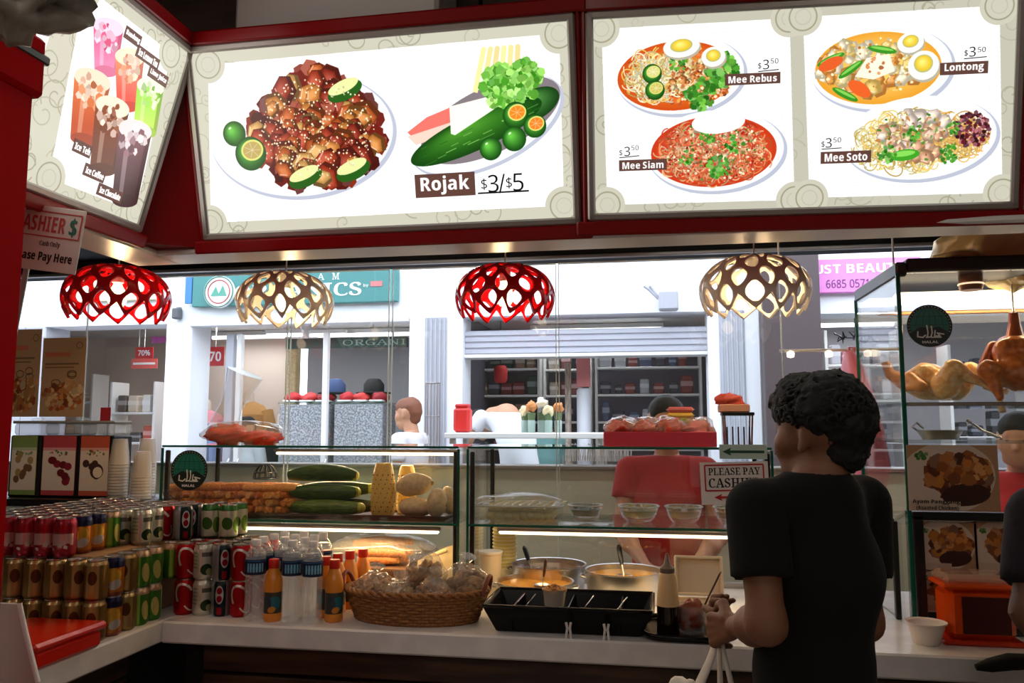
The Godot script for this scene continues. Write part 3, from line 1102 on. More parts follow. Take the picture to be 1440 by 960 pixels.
	pt.bits(rng, Vector2(0.452, -0.072), 24 * k, 24 * k, 170, 3 * k, [Color(0.22, 0.06, 0.10), Color(0.45, 0.12, 0.16), Color(0.32, 0.10, 0.16), Color(0.70, 0.40, 0.42)])
	pt.ell(Vector2(0.282, -0.1334), 20 * k, 8 * k, 0.1, Color(0.24, 0.62, 0.14))
	pt.ell(Vector2(0.2782, -0.1295), 16 * k, 4 * k, 0.1, Color(0.52, 0.84, 0.34))
	leafy(pt, Vector2(0.2991, -0.0811), 11 * k, 22)
	leafy(pt, Vector2(0.2356, -0.1279), 12 * k, 22)
	leafy(pt, Vector2(0.394, -0.1356), 12 * k, 24)
	leafy(pt, Vector2(0.4083, -0.0666), 9 * k, 16)
	o = board("menu_board", "lit menu board showing four bowls of noodles and rice cakes, each $3.50", Transform3D(Vector3(0.9982, 0.0, -0.0603), Vector3(0.0124, 0.9786, 0.2056), Vector3(0.059, -0.206, 0.9768), Vector3(0.4002, 2.445, -2.2653)), sz, pt, 1.2)
	nameplate(o, "Mee Rebus", Vector2(-0.1225, 0.0866), 78 * k, 16 * k, 68 * k, 10.5 * k)
	nameplate(o, "Mee Siam", Vector2(-0.4213, -0.1354), 70 * k, 16 * k, 60 * k, 10.5 * k)
	nameplate(o, "Lontong", Vector2(0.427, 0.0889), 64 * k, 17 * k, 52 * k, 13 * k)
	nameplate(o, "Mee Soto", Vector2(0.1276, -0.1336), 70 * k, 17 * k, 59 * k, 11 * k)
	price(o, Vector2(-0.0867, 0.1228), Vector2(-0.1037, 0.1199), Vector2(-0.0641, 0.1312), Vector2(-0.1074, 0.1049), Vector2(-0.0525, 0.108), k)
	price(o, Vector2(-0.4645, -0.0964), Vector2(-0.4824, -0.0997), Vector2(-0.4427, -0.0874), Vector2(-0.4865, -0.1133), Vector2(-0.431, -0.1094), k)
	price(o, Vector2(0.4472, 0.1303), Vector2(0.4312, 0.1274), Vector2(0.4704, 0.1347), Vector2(0.4263, 0.1129), Vector2(0.4835, 0.1157), k)
	price(o, Vector2(0.0819, -0.0936), Vector2(0.0669, -0.0969), Vector2(0.1043, -0.0868), Vector2(0.0633, -0.1101), Vector2(0.1159, -0.1083), k)
	# --- drinks board on the left run
	sz = Vector2(0.7307, 0.5707)
	pt = PT.new(sz.x - 0.02, sz.y - 0.02, 1500, cream)
	border(pt, 23)
	rng.seed = 41
	notched(pt, [Vector2(-0.0912, 0.2402), Vector2(0.2781, 0.2362), Vector2(0.3288, -0.2367), Vector2(-0.0232, -0.2426)], 0.055)
	var lx := -sz.x / 2
	notched(pt, [Vector2(lx + 0.05, 0.24), Vector2(Vector2(-0.0916, 0.0892).x - 0.06, 0.24), Vector2(Vector2(-0.0916, 0.0892).x - 0.06, -0.24), Vector2(lx + 0.05, -0.24)], 0.055)
	cup_print(pt, Vector2(0.0192, 0.1868), Vector2(0.0547, 0.0802), 0.055, 0.042, Color(0.93, 0.30, 0.50), Color(0.96, 0.50, 0.66), Color(0.98, 0.80, 0.88))
	cup_print(pt, Vector2(0.1237, 0.1527), Vector2(0.1716, 0.0275), 0.058, 0.044, Color(0.95, 0.55, 0.38), Color(0.90, 0.30, 0.24), Color(0.99, 0.86, 0.74))
	cup_print(pt, Vector2(0.2358, 0.1141), Vector2(0.2674, -0.0103), 0.058, 0.05, Color(0.55, 0.80, 0.20), Color(0.72, 0.88, 0.34), Color(0.92, 0.96, 0.80))
	cup_print(pt, Vector2(0.0209, 0.0413), Vector2(0.0511, -0.1126), 0.066, 0.048, Color(0.86, 0.46, 0.24), Color(0.72, 0.28, 0.12), Color(0.96, 0.84, 0.74))
	cup_print(pt, Vector2(0.1171, 0.0055), Vector2(0.1501, -0.1636), 0.066, 0.05, Color(0.52, 0.24, 0.12), Color(0.40, 0.20, 0.10), Color(0.95, 0.86, 0.78))
	cup_print(pt, Vector2(0.2288, -0.0203), Vector2(0.2713, -0.2198), 0.07, 0.054, Color(0.50, 0.32, 0.34), Color(0.26, 0.13, 0.14), Color(0.92, 0.84, 0.84))
	for q in [Vector2(-0.1522, 0.0415), Vector2(-0.1306, 0.0114)]:
		cup_print(pt, q + Vector2(-0.12, 0.02), q + Vector2(-0.12, -0.1), 0.05, 0.04, Color(0.45, 0.28, 0.2), Color(0.3, 0.18, 0.12), Color(0.9, 0.85, 0.8))
	o = board("menu_board", "lit slanted menu board showing six iced drinks in tall cups", Transform3D(Vector3(0.0, 0.0, -1.0), Vector3(0.2671, 0.9637, 0.0), Vector3(0.9637, -0.2671, -0.0), Vector3(-1.4489, 2.445, -1.8203)), sz, pt, 1.3)
	for t in [["Bandung", Vector2(0.0769, 0.2019), Vector2(0.1451, 0.2088)], ["Ice Lemon Tea", Vector2(0.139, 0.1808), Vector2(0.2411, 0.1816)], ["Lime Juice", Vector2(0.2072, 0.1532), Vector2(0.2969, 0.1537)], ["Ice Teh", Vector2(0.0209, -0.1372), Vector2(0.0886, -0.1353)], ["Ice Coffee", Vector2(0.0806, -0.1821), Vector2(0.1649, -0.1837)], ["Ice Chocolate", Vector2(0.1499, -0.2173), Vector2(0.2544, -0.2181)]]:
		var a: Vector2 = t[1]
		var b: Vector2 = t[2]
		nameplate(o, t[0], (a + b) / 2, absf(b.x - a.x), 0.034, absf(b.x - a.x) * 0.84, 0.019)



# ---------------------------------------------------------------- glass display cases
const ZF := -2.92
const ZB := -3.32
const TOP := 1.51
const SHELF := 1.235


func rim_strip(parent: Node, called: String, a: Vector3, b: Vector3, m: Material) -> void:
	var s := (b - a).abs()
	part(called, box_mesh(Vector3(max(s.x, 0.008), max(s.y, 0.008), max(s.z, 0.008)), 0.001), m, parent, (a + b) / 2 - parent.position)


func display_case(label: String, x0: float, x1: float, strips: Array) -> Node3D:
	var o := thing("display_case", label, "display case", Vector3((x0 + x1) / 2, 0.95, (ZF + ZB) / 2))
	block("top_glass", x0, x1, TOP - 0.008, TOP, ZF, ZB, M.pane_green, o)
	block("glass_shelf", x0 + 0.01, x1 - 0.01, SHELF - 0.01, SHELF, ZF, ZB, M.pane_green, o)
	block("front_glass", x0, x1, SHELF, TOP - 0.008, ZF + 0.004, ZF - 0.002, M.pane, o)
	block("side_glass", x0, x0 + 0.006, 0.952, TOP - 0.008, ZF, ZB, M.pane, o)
	block("side_glass", x1 - 0.006, x1, 0.952, TOP - 0.008, ZF, ZB, M.pane, o)
	block("back_glass", x0, x1, SHELF, TOP - 0.008, ZB, ZB - 0.006, M.pane, o)
	rim_strip(o, "glass_edge", Vector3(x0, TOP - 0.004, ZF + 0.004), Vector3(x1, TOP - 0.004, ZF + 0.004), M.glass_edge)
	rim_strip(o, "glass_edge", Vector3(x0, SHELF - 0.005, ZF + 0.006), Vector3(x1, SHELF - 0.005, ZF + 0.006), M.glass_edge)
	for x in [x0, x1]:
		rim_strip(o, "glass_edge", Vector3(x, 0.95, ZF + 0.002), Vector3(x, TOP - 0.01, ZF + 0.002), M.glass_edge)
		var post := box_mesh(Vector3(0.016, TOP - 0.97, 0.016), 0.003)
		var xx: float = x + (0.014 if x == x0 else -0.014)
		part("post", post, M.black, o, Vector3(xx, 0.95 + (TOP - 0.97) / 2, ZF - 0.014) - o.position)
		part("post", post, M.black, o, Vector3(xx, 0.95 + (TOP - 0.97) / 2, ZB + 0.014) - o.position)
	for s in strips:
		var a: float = s[0]
		var b: float = s[1]
		var p := Vector3((a + b) / 2, s[2], s[3])
		var h := part("light_fitting", box_mesh(Vector3(b - a, 0.012, 0.03), 0.003), M.alu, o, p + Vector3(0, 0.012, 0) - o.position)
		part("light_tube", box_mesh(Vector3(b - a - 0.01, 0.012, 0.016), 0.005), glow(Color(1, 0.93, 0.80), s[4]), h, Vector3(0, -0.012, 0))
		strip_light(o, p + Vector3(0, -0.01, 0) - o.position, facing(Vector3(0, -1, 0.25), Vector3.RIGHT), Vector2(0.016, b - a), Color(1, 0.86, 0.64), s[5])
	return o


func display_cases() -> void:
	var a0: float = -1.8847
	var a1: float = -0.706
	var b0: float = -0.6716
	var b1: float = 0.3884
	display_case("glass display case stacked with fried dough sticks, cucumbers and pineapple", a0, a1, [[a0 + 0.3, a1 - 0.08, TOP - 0.04, -3.26, 3.0, 0.5], [a0 + 0.3, a1 - 0.08, SHELF - 0.04, -2.97, 3.2, 0.22]])
	display_case("glass display case with food bowls above and cooking pots below its shelf", b0, b1, [[b0 + 0.1, b1 - 0.03, SHELF - 0.035, -2.97, 2.6, 0.20]])
	# sloping end glass beside the roast chicken case
	var o := thing("glass_guard", "low sloping glass guard with black edge beside the customer", "glass guard", Vector3(0.7, 0.95, -3.0))
	var p0 := Vector3(0.4036, 1.4924, -2.95)
	var p1 := Vector3(0.6225, 1.3983, -2.95)
	var p2 := Vector3(0.7747, 1.2688, -2.95)
	var poly := PackedVector2Array([Vector2(p0.x, 0.952), Vector2(p0.x, p0.y), Vector2(p1.x, p1.y), Vector2(p2.x, p2.y), Vector2(p2.x, 0.952)])
	var mb := MB.new()
	mb.extrude(poly, 0.008, Transform3D(Basis(), Vector3(0, 0, -2.95)))
	part("pane", mb.done(), M.pane, o, -o.position)
	part("edge_trim", tube_mesh([p0, p1, p2], 0.007, 6), M.black, o, -o.position)
	block("end_post", p2.x - 0.006, p2.x + 0.012, 0.95, p2.y, -2.94, -2.962, M.black, o, 0.003)
	block("inner_shelf", p0.x + 0.02, p2.x, p2.y - 0.012, p2.y, -2.96, -3.3, M.pane_green, o)
	# tall frameless panes standing behind the cases
	var xs := [[-2.6125, -1.6118], [-1.595, -1.1399], [-1.1238, -0.4056], [-0.3936, 0.5049]]
	var lab := ["tall clear glass screen standing behind the stacked cups", "narrow clear glass screen behind the cream pendant lamp over the dough sticks", "tall clear glass screen behind the red pendant lamp and the jicama", "wide clear glass screen behind the food bowls case"]
	for k in 4:
		var a: float = xs[k][0]
		var b: float = xs[k][1]
		var g := thing("glass_screen", lab[k], "glass screen", Vector3((a + b) / 2, 0.95, -3.4), "frameless glass screens behind the display cases")
		block("pane", a, b, 0.97, 2.27, -3.4, -3.406, M.pane, g)
		for x in [a, b]:
			block("polished_edge", x - 0.0015, x + 0.0015, 0.97, 2.27, -3.398, -3.408, M.glass_edge_pale, g)
		block("polished_edge", a, b, 2.266, 2.272, -3.398, -3.408, M.glass_edge_pale, g)
		block("floor_channel", a, b, 0.95, 0.97, -3.39, -3.416, M.alu, g)


# ---------------------------------------------------------------- pendant lamps
func shade_mesh(jit: int) -> ArrayMesh:
	var rings := [[0.05, 0.094], [0.098, 0.086], [0.146, 0.056], [0.176, 0.008], [0.174, -0.046], [0.150, -0.098]]
	var n := 13
	rng.seed = jit
	var dome := func(v: float) -> Vector2:
		var f := clampf(v, 0.0, 4.999)
		var k := int(f)
		var t := f - k
		var g := func(i: int) -> Vector2:
			var q: Array = rings[clampi(i, 0, 5)]
			return Vector2(q[0], q[1])
		var a: Vector2 = g.call(k - 1)
		var b: Vector2 = g.call(k)
		var c: Vector2 = g.call(k + 1)
		var d: Vector2 = g.call(k + 2)
		return b.cubic_interpolate(c, a, d, t)
	var at := func(uv: Vector2, off: float) -> Vector3:
		var p: Vector2 = dome.call(uv.y)
		var p2: Vector2 = dome.call(uv.y + 0.05)
		var p1: Vector2 = dome.call(uv.y - 0.05)
		var tn := (p2 - p1).normalized()
		var nr := Vector2(-tn.y, tn.x)
		p += nr * off
		var a := uv.x * TAU / n
		return Vector3(cos(a) * p.x, p.y, -sin(a) * p.x)
	var node := {}
	for r in 6:
		for j in n:
			var jx := rng.randf_range(-0.16, 0.16) if r > 0 else 0.0
			var jy := rng.randf_range(-0.16, 0.16) if r > 0 and r < 5 else (rng.randf_range(-0.25, 0.0) if r == 5 else 0.0)
			node[Vector2i(r, j)] = Vector2(j + 0.5 * (r % 2) + jx, r + jy)
	var get_node_uv := func(r: int, j: int, near: float) -> Vector2:
		var q: Vector2 = node[Vector2i(r, posmod(j, n))]
		q.x += n * round((near - q.x) / n)
		return q
	var mb := MB.new()
	mb.smooth(1)
	var th := 0.005
	var K := 16
	for r in range(1, 5):
		for j in n:
			var cx := j + 0.5 * ((r + 1) % 2)
			# corners: top, left, bottom, right
			var jt := j if (r - 1) % 2 == 0 else (j if r % 2 == 0 else j)
			var half := 0.5 * ((r + 1) % 2)
			var c0 := float(j) + half
			var top: Vector2
			var bot: Vector2
			var lf: Vector2
			var rt: Vector2
			if r % 2 == 1:
				# ring r nodes sit at j + 0.5; the cell is centred on integer j
				top = get_node_uv.call(r - 1, j, j)
				bot = get_node_uv.call(r + 1, j, j)
				lf = get_node_uv.call(r, j - 1, j)
				rt = get_node_uv.call(r, j, j)
			else:
				top = get_node_uv.call(r - 1, j, j + 0.5)
				bot = get_node_uv.call(r + 1, j, j + 0.5)
				lf = get_node_uv.call(r, j, j + 0.5)
				rt = get_node_uv.call(r, j + 1, j + 0.5)
			var cor := [top, lf, bot, rt]
			var ctr: Vector2 = (top + lf + bot + rt) / 4
			var outer := []
			var inner := []
			for k in K:
				var e := int(k / (K / 4.0))
				var t := fmod(k, K / 4.0) / (K / 4.0)
				var o: Vector2 = cor[e].lerp(cor[(e + 1) % 4], t)
				outer.append(o)
				var d := o - ctr
				var round_in := 0.78 - 0.20 * pow(absf(t - 0.5) * 2.0, 2.0)
				inner.append(ctr + d * round_in)
			for k in K:
				var k2 := (k + 1) % K
				var a: Vector3 = at.call(outer[k], th)
				var b: Vector3 = at.call(outer[k2], th)
				var c: Vector3 = at.call(inner[k2], th * 0.7)
				var d: Vector3 = at.call(inner[k], th * 0.7)
				var a2: Vector3 = at.call(outer[k], -th)
				var b2: Vector3 = at.call(outer[k2], -th)
				var c2: Vector3 = at.call(inner[k2], -th * 0.7)
				var d2: Vector3 = at.call(inner[k], -th * 0.7)
				mb.smooth(1)
				mb.quad(a, b, c, d)
				mb.quad(b2, a2, d2, c2)
				mb.smooth(2)
				mb.quad(d, c, c2, d2)
				if r == 4:
					mb.quad(b, a, a2, b2)
	# closed crown and its triangles down to ring one
	mb.smooth(1)
	for j in n:
		var a: Vector2 = get_node_uv.call(0, j, j)
		var b: Vector2 = get_node_uv.call(0, j + 1, j)
		var c: Vector2 = get_node_uv.call(1, j, j)
		for s in [th, -th]:
			mb.face(Vector3(0, -0.3, 0), [at.call(a, s), at.call(b, s), at.call(c, s)])
			mb.face(Vector3(0, -0.3, 0), [at.call(a, s), at.call(b, s), Vector3(0, 0.097 + s, 0)])
	return mb.done()


func pendants() -> void:
	M.bulb = glow(Color(1, 0.90, 0.74), 2.2)
	M.cord = mat(rgb(205, 200, 195), 0.5)
	var red := mat(rgb(206, 8, 14), 0.12)
	red.backlight = Color(0.7, 0.05, 0.05)
	var cream_m := mat(rgb(246, 236, 222), 0.3)
	cream_m.backlight = Color(0.7, 0.62, 0.5)
	var spots := [
		[Vector3(-1.8981, 2.0556, -2.62), red, "red openwork pendant lamp hanging over the stacked cups", 3, 1.0],
		[Vector3(-1.3873, 2.0671, -2.9), cream_m, "cream openwork pendant lamp hanging over the dough sticks", 8, 1.0],
		[Vector3(-0.5325, 2.0676, -2.9), red, "red openwork pendant lamp hanging over the join of the glass cases", 14, 1.0],
		[Vector3(0.3465, 2.065, -2.9), cream_m, "cream openwork pendant lamp hanging by the brown pillar", 19, 1.03]]
	for s in spots:
		var p: Vector3 = s[0]
		var o := thing("pendant_lamp", s[2], "lamp", p, "openwork pendant lamps over the counter")
		o.scale = Vector3.ONE * s[4]
		part("shade", shade_mesh(s[3]), s[1], o)
		part("cord", tube_mesh([Vector3(0, 0.1, 0), Vector3(0.004, 0.2, 0), Vector3(-0.003, 0.36, 0), Vector3(0, 2.56 - p.y, 0)], 0.0028, 6), M.cord, o)
		part("socket", lathe_mesh([Vector2(0, 0.04), Vector2(0.02, 0.04), Vector2(0.022, 0.085), Vector2(0.012, 0.1), Vector2(0, 0.1)], 14), M.white, o)
		part("ceiling_rose", lathe_mesh([Vector2(0, 0), Vector2(0.04, 0), Vector2(0.045, 0.012), Vector2(0.04, 0.02), Vector2(0, 0.02)], 16), M.white, o, Vector3(0, 2.53 - p.y, 0))
		part("bulb", lathe_mesh([Vector2(0, -0.055), Vector2(0.018, -0.05), Vector2(0.031, -0.03), Vector2(0.033, -0.012), Vector2(0.026, 0.012), Vector2(0.016, 0.03), Vector2(0.013, 0.042), Vector2(0, 0.042)], 18), M.bulb, o)
		var l := OmniLight3D.new()
		l.light_color = Color(1, 0.84, 0.62)
		l.light_energy = 0.12
		l.light_size = 0.033
		l.omni_range = 12.0
		l.omni_attenuation = 2.0
		l.shadow_enabled = true
		l.position = Vector3(0, -0.015, 0)
		o.add_child(l)


# ---------------------------------------------------------------- drinks
const CAN_H := 0.118


func can_kinds() -> Array:
	var out := []
	var W := 0.21
	var H := 0.118
	for kind in 8:
		rng.seed = 100 + kind
		var base: Color = [rgb(176, 14, 20), rgb(128, 96, 48), rgb(70, 128, 44), rgb(212, 208, 190), rgb(150, 148, 152), rgb(196, 116, 40), rgb(168, 48, 60), rgb(206, 206, 182)][kind]
		var p := PT.new(W, H, 1400, base)
		for rep in 2:
			var cx := -W / 4 + rep * W / 2
			match kind:
				0:
					p.ring(Vector2(cx, 0), 0.03, 0.05, 0.5, 0.008, rgb(235, 225, 220), 0.2, 3.0)
					p.ring(Vector2(cx + 0.01, -0.01), 0.02, 0.035, 0.5, 0.005, rgb(235, 225, 220), 3.3, 6.0)
				1:
					p.rect(Vector2(cx - 0.02, -0.05), Vector2(cx + 0.02, 0.05), rgb(172, 140, 84))
					p.ell(Vector2(cx, 0.01), 0.014, 0.02, 0, rgb(96, 52, 24))
					p.rect(Vector2(cx - 0.03, 0.046), Vector2(cx + 0.03, 0.056), rgb(206, 178, 120))
				2:
					p.rect(Vector2(cx - 0.01, -0.059), Vector2(cx + 0.008, 0.059), rgb(150, 186, 70))
					p.ell(Vector2(cx + 0.028, -0.01), 0.014, 0.03, 0.1, rgb(206, 196, 110))
					p.rect(Vector2(cx - 0.05, 0.04), Vector2(cx + 0.05, 0.059), rgb(196, 160, 128))
				3:
					p.rect(Vector2(cx - 0.004, 0.02), Vector2(cx + 0.036, 0.034), rgb(110, 110, 100))
					p.ell(Vector2(cx + 0.012, -0.022), 0.02, 0.018, 0.3, rgb(44, 62, 36))
					p.ell(Vector2(cx + 0.022, -0.03), 0.011, 0.011, 0, rgb(190, 190, 130))
					for i in 5:
						p.rect(Vector2(cx - 0.045, 0.03 - i * 0.012), Vector2(cx - 0.02, 0.034 - i * 0.012), rgb(160, 158, 146))
				4:
					p.rect(Vector2(cx - 0.02, -0.059), Vector2(cx + 0.022, 0.059), rgb(22, 38, 40))
					p.ell(Vector2(cx, 0.015), 0.014, 0.03, 0, rgb(205, 205, 205))
					p.ell(Vector2(cx, 0.028), 0.009, 0.011, 0, rgb(150, 16, 34))
					p.ell(Vector2(cx, 0.002), 0.009, 0.011, 0, rgb(150, 16, 34))
					p.rect(Vector2(cx - 0.008, -0.052), Vector2(cx + 0.008, -0.026), rgb(150, 16, 34))
				5:
					p.rect(Vector2(cx - 0.053, 0.028), Vector2(cx + 0.053, 0.059), rgb(34, 34, 66))
					p.ell(Vector2(cx, 0.004), 0.026, 0.024, 0, rgb(226, 176, 62))
					p.ell(Vector2(cx + 0.008, -0.022), 0.02, 0.014, 0.4, rgb(206, 196, 190))
					p.rect(Vector2(cx - 0.053, -0.059), Vector2(cx + 0.053, -0.044), rgb(150, 84, 66))
				6:
					p.rect(Vector2(cx - 0.035, 0.02), Vector2(cx + 0.035, 0.04), rgb(178, 22, 34))
					p.rect(Vector2(cx - 0.04, -0.02), Vector2(cx + 0.04, 0.014), rgb(226, 178, 170))
					p.bits(rng, Vector2(cx, -0.03), 0.03, 0.018, 12, 0.008, [rgb(232, 214, 200), rgb(190, 40, 60)])
				7:
					p.rect(Vector2(cx - 0.053, 0.04), Vector2(cx + 0.053, 0.059), rgb(58, 110, 52))
					p.ell(Vector2(cx + 0.02, -0.01), 0.016, 0.028, 0, rgb(104, 142, 46))
					p.ell(Vector2(cx - 0.018, -0.004), 0.02, 0.022, 0.4, rgb(66, 108, 44))
					p.rect(Vector2(cx - 0.053, -0.059), Vector2(cx + 0.053, -0.05), rgb(62, 100, 50))
		var m := printed(p.img, 0.28)
		m.metallic = 0.7
		out.append(m)
	return out


func cans() -> void:
	var body := lathe_mesh([Vector2(0.026, 0.0), Vector2(0.0325, 0.008), Vector2(0.033, 0.012), Vector2(0.033, 0.100), Vector2(0.0315, 0.106), Vector2(0.0275, 0.1145)], 20)
	var lid := lathe_mesh([Vector2(0.0275, 0.1145), Vector2(0.0285, 0.118), Vector2(0.0262, 0.118), Vector2(0.0255, 0.1135), Vector2(0.0, 0.1135)], 20)
	var tab := box_mesh(Vector3(0.012, 0.0012, 0.02), 0.0005, Vector3(0, 0.1142, 0.004))
	var floor_m := lathe_mesh([Vector2(0.0, 0.004), Vector2(0.02, 0.002), Vector2(0.026, 0.0)], 20)
	var skin := can_kinds()
	var looks := ["red cola can with a white swirl", "gold brown beer can", "green can with a pale stripe", "white can with dark fruit print", "silver dark banded can", "orange fruit drink can with navy top", "pink lychee drink can", "cream can with green gourd print"]
	var proto := []
	for k in 8:
		var o := thing("drink_can", looks[k], "can", Vector3.ZERO, looks[k] + " kind in the can display")
		part("body", body, skin[k], o)
		part("lid", lid, M.steel, o)
		part("ring_pull", tab, M.chrome, o)
		proto.append([o, false])
	rng.seed = 77
	var put := func(k: int, x: float, y: float, z: float, where: String) -> void:
		var turn := rng.randf_range(-0.35, 0.35) + 0.55
		var at := Vector3(x + rng.randf_range(-0.001, 0.001), y, z + rng.randf_range(-0.001, 0.001))
		var label: String = looks[k] + " " + where
		if not proto[k][1]:
			proto[k][1] = true
			proto[k][0].position = at
			proto[k][0].rotation.y = turn
			proto[k][0].set_meta("label", label)
		else:
			copy_of(proto[k][0], at, label, turn)
	var s := 0.0685
	# gold row facing the red box, two high
	for i in 5:
		for t in 2:
			put.call(1, -1.655 - s * i, 0.95 + CAN_H * t, -2.255, ["on the side counter behind the red box, %s from the edge" % nth(i), "stacked second high behind the red box, %s from the edge" % nth(i)][t])
	# along the edge of the side counter, two high
	var edge := [5, 2, 2, 2]
	for i in 4:
		for t in 2:
			put.call([5, 1, 2, 2][i], -1.652, 0.95 + CAN_H * t, -2.255 - s * (i + 1), ["on the side edge, %s from the gold cans" % nth(i), "upper tier, side edge, %s from gold cans" % nth(i)][t])
	# corner and main counter, two high
	var fr := [[0, 3, 4, 0], [6, 0, 4, 0], [0, 1, 4, 0], [2, 1, 2, 0]]
	for r in 4:
		for i in 4:
			for t in 2:
				if r > 0 and t == 0 and i < 3:
					continue
				put.call(fr[r][i], -1.591 + s * i, 0.95 + CAN_H * t, -2.625 - s * r, ["on the counter, %s row, %s from the bottles" % [nth(r), nth(3 - i)], "upper tier, %s row, %s from the bottles" % [nth(r), nth(3 - i)]][t])
	for r in 4:
		put.call(2, -1.652, 0.95 + CAN_H, -2.60 - s * r - 0.03, "stacked second high in the counter corner, %s row" % nth(r))
	# cartons that carry the back of the display
	var ct := thing("drink_carton", "plain brown cardboard carton carrying the top layer of cans", "carton", Vector3(-1.95, 0.95, -2.585))
	part("box", box_mesh(Vector3(0.50, 0.236, 0.59), 0.003), grained(rgb(140, 104, 66), rgb(156, 118, 78), 0.8, 0.03), ct, Vector3(0, 0.118, 0))
	part("tape", box_mesh(Vector3(0.05, 0.237, 0.592), 0.001), mat(rgb(170, 140, 90), 0.3), ct, Vector3(0, 0.1185, 0))
	var ct2 := thing("drink_carton", "small cardboard carton under cans beside the display case", "carton", Vector3(-1.56, 0.95, -2.765))
	part("box", box_mesh(Vector3(0.12, 0.116, 0.2), 0.003), ct.get_child(0).material_override, ct2, Vector3(0, 0.058, 0))
	# third layer
	var y3 := 0.95 + CAN_H * 2
	var col := [[6, 5, 5, 2, 3, 3, 4, 2, 0, 6], [6, 6, 5, 1, 2, 3, 4, 0, 6, 2]]
	for i in 6:
		for j in (9 if i < 3 else 10):
			var k: int = col[0][j] if i == 0 else (6 if j == 0 else [0, 1, 2, 6, 5][(i * 3 + j * 2) % 5])
			put.call(k, -1.79 - s * i, y3, -2.285 - s * j, "top layer, %s row, %s from the edge" % [nth(j), nth(i)])
	for j in 5:
		put.call([3, 3, 0, 1, 6, 2][j], -1.72, y3, -2.56 - s * j, "in the top layer of the corner, %s row" % nth(j))
	put.call(4, -1.652, y3, -2.70, "in the top layer beside the green gourd cans")
	put.call(4, -1.652, y3, -2.77, "in the top layer behind the other silver can")
	put.call(7, -1.583, y3, -2.765, "in the top layer beside the silver can")
	put.call(7, -1.515, y3, -2.765, "at the end of the top layer by the case")
	put.call(0, -1.583, y3, -2.834, "in the top layer touching the case front")
	put.call(7, -1.515, y3, -2.834, "in the top layer touching the case glass")
	for k in 8:
		if not proto[k][1]:
			proto[k][0].queue_free()


